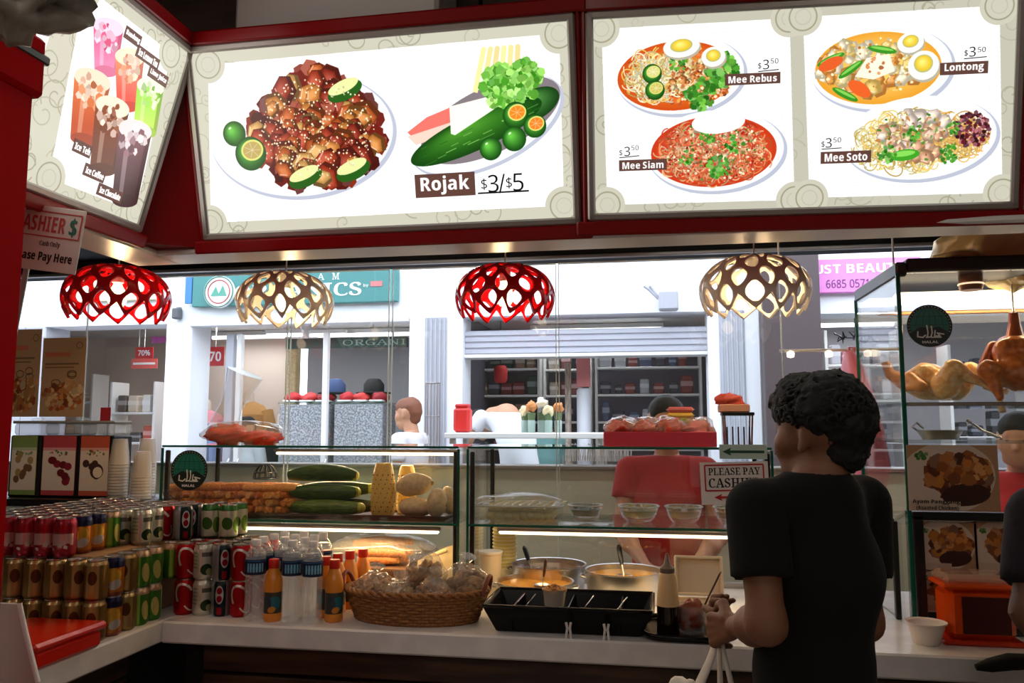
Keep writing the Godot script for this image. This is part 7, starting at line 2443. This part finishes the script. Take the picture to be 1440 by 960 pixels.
	# shop with the roller shutter: dim shelves, lantern, posts
	goods_shelf("dim shelf of mixed goods at the back of the shutter shop beside the lantern", -2.0591, -1.2924, [1.0, 1.35, 1.65, 1.95, 2.25], -9.3, [rgb(120, 40, 44), rgb(60, 60, 74), rgb(150, 120, 100), rgb(44, 66, 60)], "small dark boxed goods in the shutter shop", 203)
	goods_shelf("dim shelf of blue and white goods at the back of the shutter shop", -0.6428, 0.4961, [1.0, 1.35, 1.65, 1.95, 2.25], -9.3, [rgb(80, 90, 120), rgb(170, 174, 180), rgb(60, 60, 72), rgb(130, 60, 60)], "small grey blue boxed goods in the shutter shop", 204)
	goods_shelf("dim shelf in the middle of the shutter shop", -1.2531, -0.7222, [1.0, 1.35, 1.65, 1.95, 2.25], -9.5, [rgb(60, 56, 66), rgb(110, 60, 60), rgb(150, 140, 130)], "small brown boxed goods in the shutter shop", 205)
	var ln := thing("red_lantern", "red paper lantern hanging inside the shutter shop", "lantern", Vector3(-1.5113, 2.1017, -8.0))
	part("paper", lathe_mesh([Vector2(0.0, -0.09), Vector2(0.05, -0.085), Vector2(0.068, -0.05), Vector2(0.07, 0.05), Vector2(0.05, 0.085), Vector2(0, 0.09)], 16), mat(rgb(206, 40, 44), 0.6), ln)
	part("cap", lathe_mesh([Vector2(0, 0.085), Vector2(0.04, 0.085), Vector2(0.04, 0.1), Vector2(0, 0.1)], 12), M.black, ln)
	part("string", tube_mesh([Vector3(0, 0.1, 0), Vector3(0, 2.74 - ln.position.y, 0)], 0.005, 5), M.black, ln)
	var po := thing("wooden_post", "pale wooden post inside the shutter shop", "post", Vector3(-0.8062, y0, -7.7))
	part("shaft", box_mesh(Vector3(0.055, 2.2, 0.055), 0.006), grained(rgb(150, 130, 116), rgb(190, 176, 160), 0.7, 0.03, Vector3(4, 1, 4)), po, Vector3(0, 1.1, 0))
	part("foot", box_mesh(Vector3(0.12, 0.05, 0.12), 0.006), M.facade_grey, po, Vector3(0, 0.025, 0))
	var cy := thing("white_cylinder", "white cylindrical dispenser with a pink poster panel above", "dispenser", Vector3(-0.6514, y0, -7.6))
	var ch: float = 1.9545
	part("drum", lathe_mesh([Vector2(0, 0), Vector2(0.065, 0), Vector2(0.065, ch - 0.02), Vector2(0.05, ch), Vector2(0, ch)], 18), mat(rgb(206, 206, 210), 0.4), cy)
	part("panel", box_mesh(Vector3(0.13, 0.27, 0.02), 0.004), mat(rgb(206, 120, 120), 0.6), cy, Vector3(0, ch + 0.15, 0))
	part("drum_band", lathe_mesh([Vector2(0.067, ch * 0.6), Vector2(0.067, ch * 0.66)], 18), M.facade_grey, cy)
	# table with goods at the front of that shop
	var tb := thing("shop_table", "pale long table outside the shutter shop carrying boxes and flowers", "table", Vector3(-0.8835, y0, -5.8))
	var tx: float = -0.3036 - -1.4308
	part("top", box_mesh(Vector3(tx, 0.04, 0.5), 0.006), M.white, tb, Vector3(0, 1.54, 0))
	for sx in [-1.0, 1.0]:
		for sz in [-1.0, 1.0]:
			part("leg", box_mesh(Vector3(0.04, 1.52, 0.04), 0.004), M.alu, tb, Vector3(sx * (tx / 2 - 0.05), 0.76, sz * 0.2))
	var rbx := thing("red_canister", "red plastic canister on the pale table by the white pillar", "canister", Vector3(-1.373, 1.54, -5.8))
	part("body", box_mesh(Vector3(0.12, 0.18, 0.12), 0.02), mat(rgb(206, 40, 36), 0.4), rbx, Vector3(0, 0.09, 0))
	part("lid", box_mesh(Vector3(0.1, 0.03, 0.1), 0.01), mat(rgb(190, 30, 30), 0.4), rbx, Vector3(0, 0.19, 0))
	rng.seed = 17
	for k in 5:
		var f := thing("flower_bunch", "cream and orange flower bunch on the pale table", "flowers", Vector3(-0.9194 + k * 0.06, 1.54, -5.8 + 0.07 * (k % 2)), "flower bunches on the pale table")
		part("blooms", ball_mesh(Vector3(0.038, 0.036, 0.038), 30 + k, 0.6, 0.3, 10, 14), mat([rgb(226, 206, 160), rgb(206, 130, 70), rgb(236, 226, 200)][k % 3], 0.7), f, Vector3(0, 0.15 + 0.03 * (k % 3), 0))
		part("stems", lathe_mesh([Vector2(0.015, 0.02), Vector2(0.03, 0.14)], 8), mat(rgb(90, 110, 70), 0.7), f)
		part("vase", lathe_mesh([Vector2(0, 0), Vector2(0.025, 0), Vector2(0.028, 0.08), Vector2(0.02, 0.09)], 10), mat(rgb(150, 170, 160), 0.3), f)
	# pink sign shop
	goods_shelf("white shelf of goods in the pink sign shop beside the brown pillar", 1.6721, 2.3518, [0.5, 1.0, 1.45, 1.85, 2.2], -8.6, [rgb(206, 206, 206), rgb(220, 150, 160), rgb(90, 90, 96), rgb(190, 190, 200)], "small pale boxed goods in the pink sign shop", 206)
	goods_shelf("shelf of blue books seen through the roast chicken case", 2.6643, 3.3302, [0.5, 1.0, 1.5, 2.0], -8.2, [rgb(70, 90, 130), rgb(40, 44, 60), rgb(120, 130, 140), rgb(30, 30, 36)], "small blue spined goods behind the roast case", 207)
	var gb := thing("black_grille", "black scribbled wire grille hanging under the pink sign", "grille", Vector3(1.7783, 2.378, -7.7))
	rng.seed = 3
	var gp := []
	for i in 40:
		gp.append(Vector3(-0.17 + 0.34 * i / 39.0 + rng.randf_range(-0.04, 0.04), rng.randf_range(-0.06, 0.06), rng.randf_range(-0.02, 0.02)))
	part("wire", tube_mesh(gp, 0.006, 5), M.black, gb)
	part("hanger", tube_mesh([Vector3(0, 0, 0), Vector3(0, 2.74 - gb.position.y, 0)], 0.006, 5), M.black, gb)
	# forks in a rack on the low wall
	var fk := thing("fork_rack", "row of white plastic forks standing in a rack on the low wall", "fork rack", Vector3(-0.3012, 1.38, -4.35))
	var fmb := MB.new()
	rng.seed = 6
	for i in 40:
		var x := -0.17 + 0.34 * i / 39.0
		fmb.tube([Vector3(x, 0.02, rng.randf_range(-0.02, 0.02)), Vector3(x + rng.randf_range(-0.006, 0.006), 0.1 + rng.randf() * 0.015, 0)], 0.0032, 4)
	part("forks", fmb.done(), M.white, fk).set_meta("kind", "stuff")
	part("rack", box_mesh(Vector3(0.37, 0.05, 0.07), 0.004), M.clear, fk, Vector3(0, 0.025, 0))



# ---------------------------------------------------------------- people
func joined(meshes: Array) -> ArrayMesh:
	var st := SurfaceTool.new()
	for m in meshes:
		st.append_from(m, 0, Transform3D())
	return st.commit()


# a hand: palm from the wrist, four fingers with two bends, thumb from the palm's side; all directions are unit vectors
func hand_bones(w: Vector3, along: Vector3, side: Vector3, palm: Vector3, curl: float, s := 1.0) -> Array:
	var b := []
	var k0 := w + along * 0.085 * s
	for i in 4:
		var off := (i - 1.5) * 0.0195 * s
		var kn := k0 + side * off - along * absf(i - 1.2) * 0.005 * s
		b.append([w + side * off * 0.55 + along * 0.01, kn, 0.014 * s, 0.0115 * s])
		var d := along
		var p := kn
		var ln: float = [0.038, 0.044, 0.041, 0.032][i] * s
		for j in 3:
			d = d.rotated(side, curl * [0.7, 1.1, 0.8][j]).normalized()
			var q: Vector3 = p + d * ln * [1.0, 0.7, 0.55][j]
			b.append([p, q, (0.0095 - 0.0008 * j) * s, (0.0088 - 0.0009 * j) * s])
			p = q
	var t0 := w + along * 0.025 * s - side * 0.022 * s
	var t1 := t0 + (along * 0.7 - side * 0.75 + palm * 0.35).normalized() * 0.042 * s
	var t2 := t1 + (along * 0.95 - side * 0.05 + palm * 0.45).normalized() * 0.036 * s
	var t3 := t2 + (along * 0.85 + side * 0.25 + palm * 0.3).normalized() * 0.026 * s
	b.append_array([[t0, t1, 0.016 * s, 0.012 * s], [t1, t2, 0.011 * s, 0.010 * s], [t2, t3, 0.010 * s, 0.0085 * s]])
	return b


# joints are in the figure's own axes: it faces -z, x runs to its right
func figure(label: String, at: Vector3, turn: float, J: Dictionary, look: Dictionary) -> Node3D:
	var o := thing("person", label, "person", at, "", turn)
	var cell: float = look.get("cell", 0.02)
	var sc: float = look.get("scale", 1.0)
	var D := {"head": Vector3(0, 1.575, -0.01), "neck": Vector3(0, 1.43, 0.02), "chest": Vector3(0, 1.25, 0.0), "belly": Vector3(0, 1.05, -0.01), "pelvis": Vector3(0, 0.92, 0),
		"sh_l": Vector3(-0.165, 1.385, 0.01), "sh_r": Vector3(0.165, 1.385, 0.01), "el_l": Vector3(-0.215, 1.1, 0.03), "el_r": Vector3(0.215, 1.1, 0.03), "wr_l": Vector3(-0.2, 0.87, -0.06), "wr_r": Vector3(0.2, 0.87, -0.06),
		"hip_l": Vector3(-0.09, 0.9, 0), "hip_r": Vector3(0.09, 0.9, 0), "kn_l": Vector3(-0.1, 0.48, -0.02), "kn_r": Vector3(0.1, 0.48, -0.02), "an_l": Vector3(-0.1, 0.08, 0.03), "an_r": Vector3(0.1, 0.08, 0.03), "head_turn": 0.0, "head_tip": 0.0}
	for k in J:
		D[k] = J[k]
	for k in D:
		if D[k] is Vector3:
			D[k] *= sc
	var h: Vector3 = D.head
	var HB := Basis(Vector3.UP, D.head_turn) * Basis(Vector3.RIGHT, D.head_tip)
	var hd := func(x: float, y: float, z: float) -> Vector3:
		return h + HB * Vector3(x, y, z) * sc
	# skin: head, neck, arms, and a slim trunk under the clothes
	var head_b := [[hd.call(0, 0.03, 0.015), hd.call(0, 0.035, -0.02), 0.083 * sc, 0.078 * sc], [hd.call(0, -0.02, -0.03), hd.call(0, -0.085, -0.062), 0.062 * sc, 0.03 * sc],
		[hd.call(0, 0.005, -0.088), hd.call(0, -0.03, -0.108), 0.012 * sc, 0.015 * sc], [hd.call(-0.03, -0.07, -0.05), hd.call(0.03, -0.07, -0.05), 0.034 * sc, 0.034 * sc],
		[hd.call(-0.028, 0.024, -0.085), hd.call(0.028, 0.024, -0.085), 0.013 * sc, 0.013 * sc], [hd.call(-0.02, -0.06, -0.088), hd.call(0.02, -0.06, -0.088), 0.010 * sc, 0.010 * sc]]
	for s in [-1.0, 1.0]:
		head_b.append([hd.call(s * 0.076, 0.022, 0.012), hd.call(s * 0.084, -0.028, 0.0), 0.013 * sc, 0.009 * sc])
		head_b.append([hd.call(s * 0.045, -0.02, -0.062), hd.call(s * 0.04, -0.03, -0.07), 0.03 * sc, 0.025 * sc])
	head_b.append([D.neck, h + HB * Vector3(0, -0.05, 0.012) * sc, 0.056 * sc, 0.052 * sc])
	var body_b := [[D.neck, D.chest, 0.06 * sc, 0.10 * sc], [D.chest, D.belly, 0.10 * sc, 0.095 * sc], [D.belly, D.pelvis, 0.095 * sc, 0.10 * sc], [D.sh_l, D.sh_r, 0.045 * sc, 0.045 * sc]]
	var meshes := []
	for s in ["l", "r"]:
		var sh: Vector3 = D["sh_" + s]
		var el: Vector3 = D["el_" + s]
		var wr: Vector3 = D["wr_" + s]
		body_b.append([sh, el, 0.044 * sc, 0.036 * sc])
		body_b.append([el, el.lerp(wr, 0.35), 0.036 * sc, 0.038 * sc])
		body_b.append([el.lerp(wr, 0.35), wr, 0.038 * sc, 0.024 * sc])
		var along := (wr - el).normalized()
		var side: Vector3 = look.get("side_" + s, along.cross(Vector3.UP).normalized())
		side = (side - along * side.dot(along)).normalized()
		var palm := along.cross(side) * (1.0 if s == "l" else -1.0)
		var hb := hand_bones(wr, look.get("hand_" + s, along).normalized(), side, -palm if look.get("flip_" + s, false) else palm, look.get("curl", 0.5), sc)
		hb.append([wr - along * 0.03, wr + along * 0.015, 0.024 * sc, 0.02 * sc])
		meshes.append(nets(hb, 0.008, look.get("hand_cell", 0.008)))
	meshes.append(nets(body_b, 0.03 * sc, cell))
	meshes.append(nets(head_b, 0.02 * sc, minf(cell, look.get("head_cell", 0.012))))
	part("body", joined(meshes), look.skin, o)
	# eyes
	for s in [-1.0, 1.0]:
		part("eye", ball_mesh(Vector3.ONE * 0.012 * sc, 0, 0.0, 0.1, 6, 8), M.eye, o, hd.call(s * 0.031, 0.008, -0.085))
	# shirt with sleeves cut straight
	var sl: float = look.get("sleeve", 0.55)
	var g := 0.014 * sc
	var wd: float = look.get("girth", 1.0)
	var shirt_b := [[D.neck + Vector3(0, -0.05, 0) * sc, D.chest, 0.085 * sc, 0.118 * sc + g], [D.chest + Vector3(-0.06 * wd, 0, 0) * sc, D.belly + Vector3(-0.05 * wd, 0, 0) * sc, 0.10 * sc * (0.5 + wd * 0.5) + g, 0.092 * sc * (0.5 + wd * 0.5) + g], [D.chest + Vector3(0.06 * wd, 0, 0) * sc, D.belly + Vector3(0.05 * wd, 0, 0) * sc, 0.10 * sc * (0.5 + wd * 0.5) + g, 0.092 * sc * (0.5 + wd * 0.5) + g],
		[D.belly + Vector3(-0.05 * wd, 0, 0) * sc, D.pelvis + Vector3(-0.055 * wd, -0.1, 0) * sc, 0.092 * sc * (0.5 + wd * 0.5) + g, 0.106 * sc * (0.5 + wd * 0.5) + g], [D.belly + Vector3(0.05 * wd, 0, 0) * sc, D.pelvis + Vector3(0.055 * wd, -0.1, 0) * sc, 0.092 * sc * (0.5 + wd * 0.5) + g, 0.106 * sc * (0.5 + wd * 0.5) + g], [D.sh_l, D.sh_r, 0.052 * sc + g * 0.5, 0.052 * sc + g * 0.5]]
	var cuts := []
	var axis: Vector3 = (D.pelvis - D.chest).normalized()
	cuts.append([axis, axis.dot(D.pelvis) + 0.06 * sc])
	cuts.append([Vector3.UP, (D.neck.y + 0.012 * sc)])
	var trunk := nets(shirt_b, 0.05 * sc, cell, cuts)
	var sleeves := []
	for s in ["l", "r"]:
		var sh: Vector3 = D["sh_" + s]
		var el: Vector3 = D["el_" + s]
		var d := (el - sh).normalized()
		var e := sh.lerp(el, sl)
		sleeves.append(nets([[sh + Vector3(0, -0.005, 0), e + d * 0.05, 0.056 * sc + g * 0.5, 0.056 * sc + g * 0.5]], 0.02, cell, [[d, d.dot(e)]]))
	sleeves.append(trunk)
	part("shirt", joined(sleeves), look.shirt, o)
	# trousers and shoes
	var leg_b := [[D.pelvis + Vector3(-0.05, 0, 0) * sc, D.pelvis + Vector3(0.05, 0, 0) * sc, 0.11 * sc, 0.11 * sc]]
	for s in ["l", "r"]:
		leg_b.append([D["hip_" + s], D["kn_" + s], 0.092 * sc, 0.066 * sc])
		leg_b.append([D["kn_" + s], D["an_" + s], 0.066 * sc, 0.055 * sc])
	part("trousers", nets(leg_b, 0.03 * sc, maxf(cell, 0.016)), look.get("trousers", M.matt_black), o)
	for s in ["l", "r"]:
		var an: Vector3 = D["an_" + s]
		part("shoe", nets([[Vector3(an.x, 0.05 * sc, an.z + 0.02), Vector3(an.x, 0.04 * sc, an.z - 0.15 * sc), 0.045 * sc, 0.036 * sc], [Vector3(an.x, 0.05 * sc, an.z), an, 0.045 * sc, 0.05 * sc]], 0.02, 0.016, [[Vector3.DOWN, -0.004]]), M.black, o)
	# hair, cap or scarf
	var hk: String = look.get("hair_kind", "short")
	if hk == "curly":
		var hair_b := [[hd.call(0, 0.06, 0.02), hd.call(0, 0.06, -0.035), 0.086 * sc, 0.078 * sc], [hd.call(0, 0.015, 0.045), hd.call(0, -0.03, 0.045), 0.076 * sc, 0.052 * sc],
			[hd.call(-0.05, 0.055, 0.02), hd.call(0.05, 0.055, 0.02), 0.056 * sc, 0.056 * sc],
			[hd.call(0.0, 0.085, -0.06), hd.call(0.0, 0.07, -0.09), 0.055 * sc, 0.04 * sc]]
		part("hair", nets(hair_b, 0.02, 0.0065, [[HB * Vector3(0, -0.6, -0.8), (HB * Vector3(0, -0.6, -0.8)).dot(hd.call(0, -0.005, -0.068))]], lumps(5, 0.55), 0.012), look.hair, o)
		rng.seed = 64
		var curls := MB.new()
		for k in 240:
			var th := rng.randf() * TAU
			var up := rng.randf_range(-0.15, 1.0)
			var rr := sqrt(1.0 - up * up) if up > 0.0 else 1.0
			var dv := Vector3(cos(th) * rr, up, sin(th) * rr)
			if dv.z < -0.55 and up < 0.5:
				continue
			var c0: Vector3 = hd.call(dv.x * 0.098, 0.045 + dv.y * 0.088, dv.z * 0.102 + 0.006)
			var t1 := dv.cross(Vector3(rng.randfn(), rng.randfn(), rng.randfn())).normalized()
			var t2 := dv.cross(t1)
			var pts := []
			for i in 7:
				var a := i * 0.75
				pts.append(c0 + HB * (t1 * cos(a) + t2 * sin(a)) * 0.009 + HB * dv * (0.006 * sin(a * 0.7)))
			curls.tube(pts, 0.0042, 5)
		part("curls", curls.done(), look.hair, o).set_meta("kind", "stuff")
	else:
		var hair_b := [[hd.call(0, 0.05, 0.02), hd.call(0, 0.05, -0.03), 0.084 * sc, 0.076 * sc], [hd.call(0, 0.0, 0.045), hd.call(0, -0.03, 0.05), 0.068 * sc, 0.05 * sc]]
		part("hair", nets(hair_b, 0.02, maxf(cell * 0.7, 0.008), [[HB * Vector3(0, -0.6, -0.8), (HB * Vector3(0, -0.6, -0.8)).dot(hd.call(0, 0.0, -0.06))]], lumps(5, 0.4), 0.006), look.hair, o)
	if look.has("apron"):
		part("apron", nets([[D.chest + Vector3(0, 0.02, -0.02) * sc, D.pelvis + Vector3(0, -0.2, -0.02) * sc, 0.125 * sc, 0.15 * sc]], 0.02, 0.02, [[Vector3(0, 0, 1), D.chest.z - 0.10 * sc]]), look.apron, o)
	return o


func people() -> void:
	M.eye = mat(rgb(30, 20, 16), 0.2)
	var black_knit := mat(rgb(4, 4, 5), 1.0)
	var skin := mat(rgb(128, 84, 60), 0.55)
	var hair := mat(rgb(6, 5, 5), 0.75)
	# customer
	var base := Vector3(0.3351, 0, -1.92)
	var turn := 0.62
	var inv := Transform3D(Basis(Vector3.UP, turn), base).affine_inverse()
	var wr: Vector3 = inv * Vector3(0.1745, 1.1195, -2.02)
	var el: Vector3 = inv * Vector3(0.2133, 1.184, -1.76)
	var er: Vector3 = inv * Vector3(0.4549, 1.1417, -2.0)
	var hdw: Vector3 = inv * Vector3(0.367, 1.5957, -1.92)
	figure("customer with curly black hair in a black t-shirt holding a white carrier bag", base, turn, {
		"head": hdw + Vector3(0, -0.035, 0), "neck": Vector3(0, 1.47, 0.03), "chest": Vector3(0, 1.27, 0.01),
		"sh_l": Vector3(-0.158, 1.412, 0.0), "sh_r": Vector3(0.158, 1.412, 0.0),
		"el_l": el, "wr_l": wr, "el_r": er, "wr_r": Vector3(0.06, 1.1, -0.26), "head_turn": 0.2, "head_tip": 0.0},
		{"skin": skin, "shirt": black_knit, "hair": hair, "hair_kind": "curly", "cell": 0.011, "head_cell": 0.007, "hand_cell": 0.0042, "sleeve": 0.62, "curl": 1.15, "girth": 0.68, "hand_l": inv.basis * Vector3(-0.62, -0.3, -0.72), "trousers": mat(rgb(20, 22, 30), 0.8),
		"side_l": Vector3(0, -1, 0), "flip_l": true})
	# carrier bag in his hand
	var hp := Vector3(0.1439, 1.0714, -2.1)
	var bag := thing("carrier_bag", "thin white plastic carrier bag hanging from the customer's hand", "carrier bag", hp)
	var bm := mat(rgb(226, 218, 208), 0.4)
	bm.backlight = Color(0.3, 0.3, 0.3)
	for s in [[-0.075, 0.02], [0.0, -0.02], [0.035, 0.02]]:
		part("handle", tube_mesh([Vector3(0.0, 0.02, s[1] * 0.4), Vector3(s[0] * 0.35, -0.05, s[1]), Vector3(s[0] * 0.9, -0.14, s[1]), Vector3(s[0] * 1.1, -0.22, s[1])], [0.012, 0.016, 0.022, 0.03], 8, 0.35), bm, bag)
	var bb := MB.new()
	bb.ball(Vector3(0.12, 0.14, 0.08), Vector3(-0.03, -0.33, 0), lumps(33, 0.07), 0.45, 18, 26)
	part("pouch", bb.done(), bm, bag)
	part("side_ear", ball_mesh(Vector3(0.035, 0.03, 0.02), 44, 0.6, 0.2, 10, 14), bm, bag, Vector3(-0.085, -0.12, 0.02))
	# staff in red behind the second case
	var red := mat(rgb(178, 6, 16), 0.8)
	var tan_skin := mat(rgb(196, 142, 108), 0.5)
	figure("stall worker in a red shirt standing behind the bowls case", Vector3(0.0485, 0, -3.85), PI, {
		"head": Vector3(0, 1.595, -0.03), "neck": Vector3(0, 1.44, 0.0), "chest": Vector3(0, 1.26, -0.02),
		"sh_l": Vector3(-0.17, 1.39, -0.02), "sh_r": Vector3(0.17, 1.39, -0.02), "el_l": Vector3(-0.22, 1.1, -0.08), "wr_l": Vector3(-0.1, 1.0, -0.28), "el_r": Vector3(0.21, 1.12, -0.1), "wr_r": Vector3(0.1, 1.0, -0.28)},
		{"skin": tan_skin, "shirt": red, "hair": hair, "cell": 0.018, "sleeve": 0.5})
	figure("stall worker in a red shirt and dark cap behind the roast case", Vector3(1.5145, 0, -3.8), PI - 0.5, {}, {"skin": tan_skin, "shirt": red, "hair": hair, "cell": 0.02, "scale": 0.965, "sleeve": 0.6})
	# second customer mostly outside the frame
	var b2 := Vector3(0.9537, 0, -1.9)
	var inv2 := Transform3D(Basis(Vector3.UP, -0.1), b2).affine_inverse()
	figure("customer in a dark purple shirt beside the orange tub", b2, -0.1, {"el_l": inv2 * Vector3(0.7414, 1.2068, -1.85), "wr_l": inv2 * Vector3(0.872, 1.1183, -2.08), "sh_l": Vector3(-0.165, 1.40, 0.01)},
		{"skin": mat(rgb(112, 74, 54), 0.5), "shirt": mat(rgb(22, 14, 24), 0.9), "hair": hair, "cell": 0.016, "sleeve": 0.75})
	# passers-by across the alley
	figure("person in a white shirt bending over the pale table", Vector3(-1.0856, -0.02, -6.35), 0.9, {
		"head": Vector3(0, 1.62, -0.42), "neck": Vector3(0, 1.70, -0.28), "chest": Vector3(0, 1.68, -0.1), "belly": Vector3(0, 1.5, 0.02), "pelvis": Vector3(0, 1.2, 0.1), "head_tip": -0.9,
		"sh_l": Vector3(-0.16, 1.68, -0.22), "sh_r": Vector3(0.16, 1.68, -0.22), "el_l": Vector3(-0.2, 1.5, -0.32), "el_r": Vector3(0.2, 1.5, -0.32), "wr_l": Vector3(-0.12, 1.6, -0.5), "wr_r": Vector3(0.12, 1.6, -0.5),
		"hip_l": Vector3(-0.09, 1.15, 0.1), "hip_r": Vector3(0.09, 1.15, 0.1), "kn_l": Vector3(-0.1, 0.6, 0.02), "kn_r": Vector3(0.1, 0.6, 0.02)},
		{"skin": tan_skin, "shirt": mat(rgb(235, 235, 238), 0.8), "hair": hair, "cell": 0.022, "hand_cell": 0.01})
	figure("person in a teal shirt and dark green cap standing at the flowers", Vector3(-1.0294, -0.02, -7.9), 0.3, {}, {"skin": tan_skin, "shirt": mat(rgb(120, 170, 166), 0.8), "hair": mat(rgb(24, 60, 58), 0.7), "cell": 0.022, "hand_cell": 0.01, "scale": 1.04})
	figure("person with brown hair in a pale top standing by the wire bin", Vector3(-1.9871, -0.02, -6.5), 1.3, {}, {"skin": tan_skin, "shirt": mat(rgb(226, 222, 222), 0.8), "hair": mat(rgb(120, 70, 44), 0.6), "cell": 0.022, "hand_cell": 0.01, "scale": 1.08})
	figure("small person in a pale top inside the sale shop doorway", Vector3(-4.0036, -0.02, -7.6), 2.8, {}, {"skin": tan_skin, "shirt": mat(rgb(206, 214, 214), 0.8), "hair": hair, "cell": 0.022, "hand_cell": 0.01, "scale": 1.0})
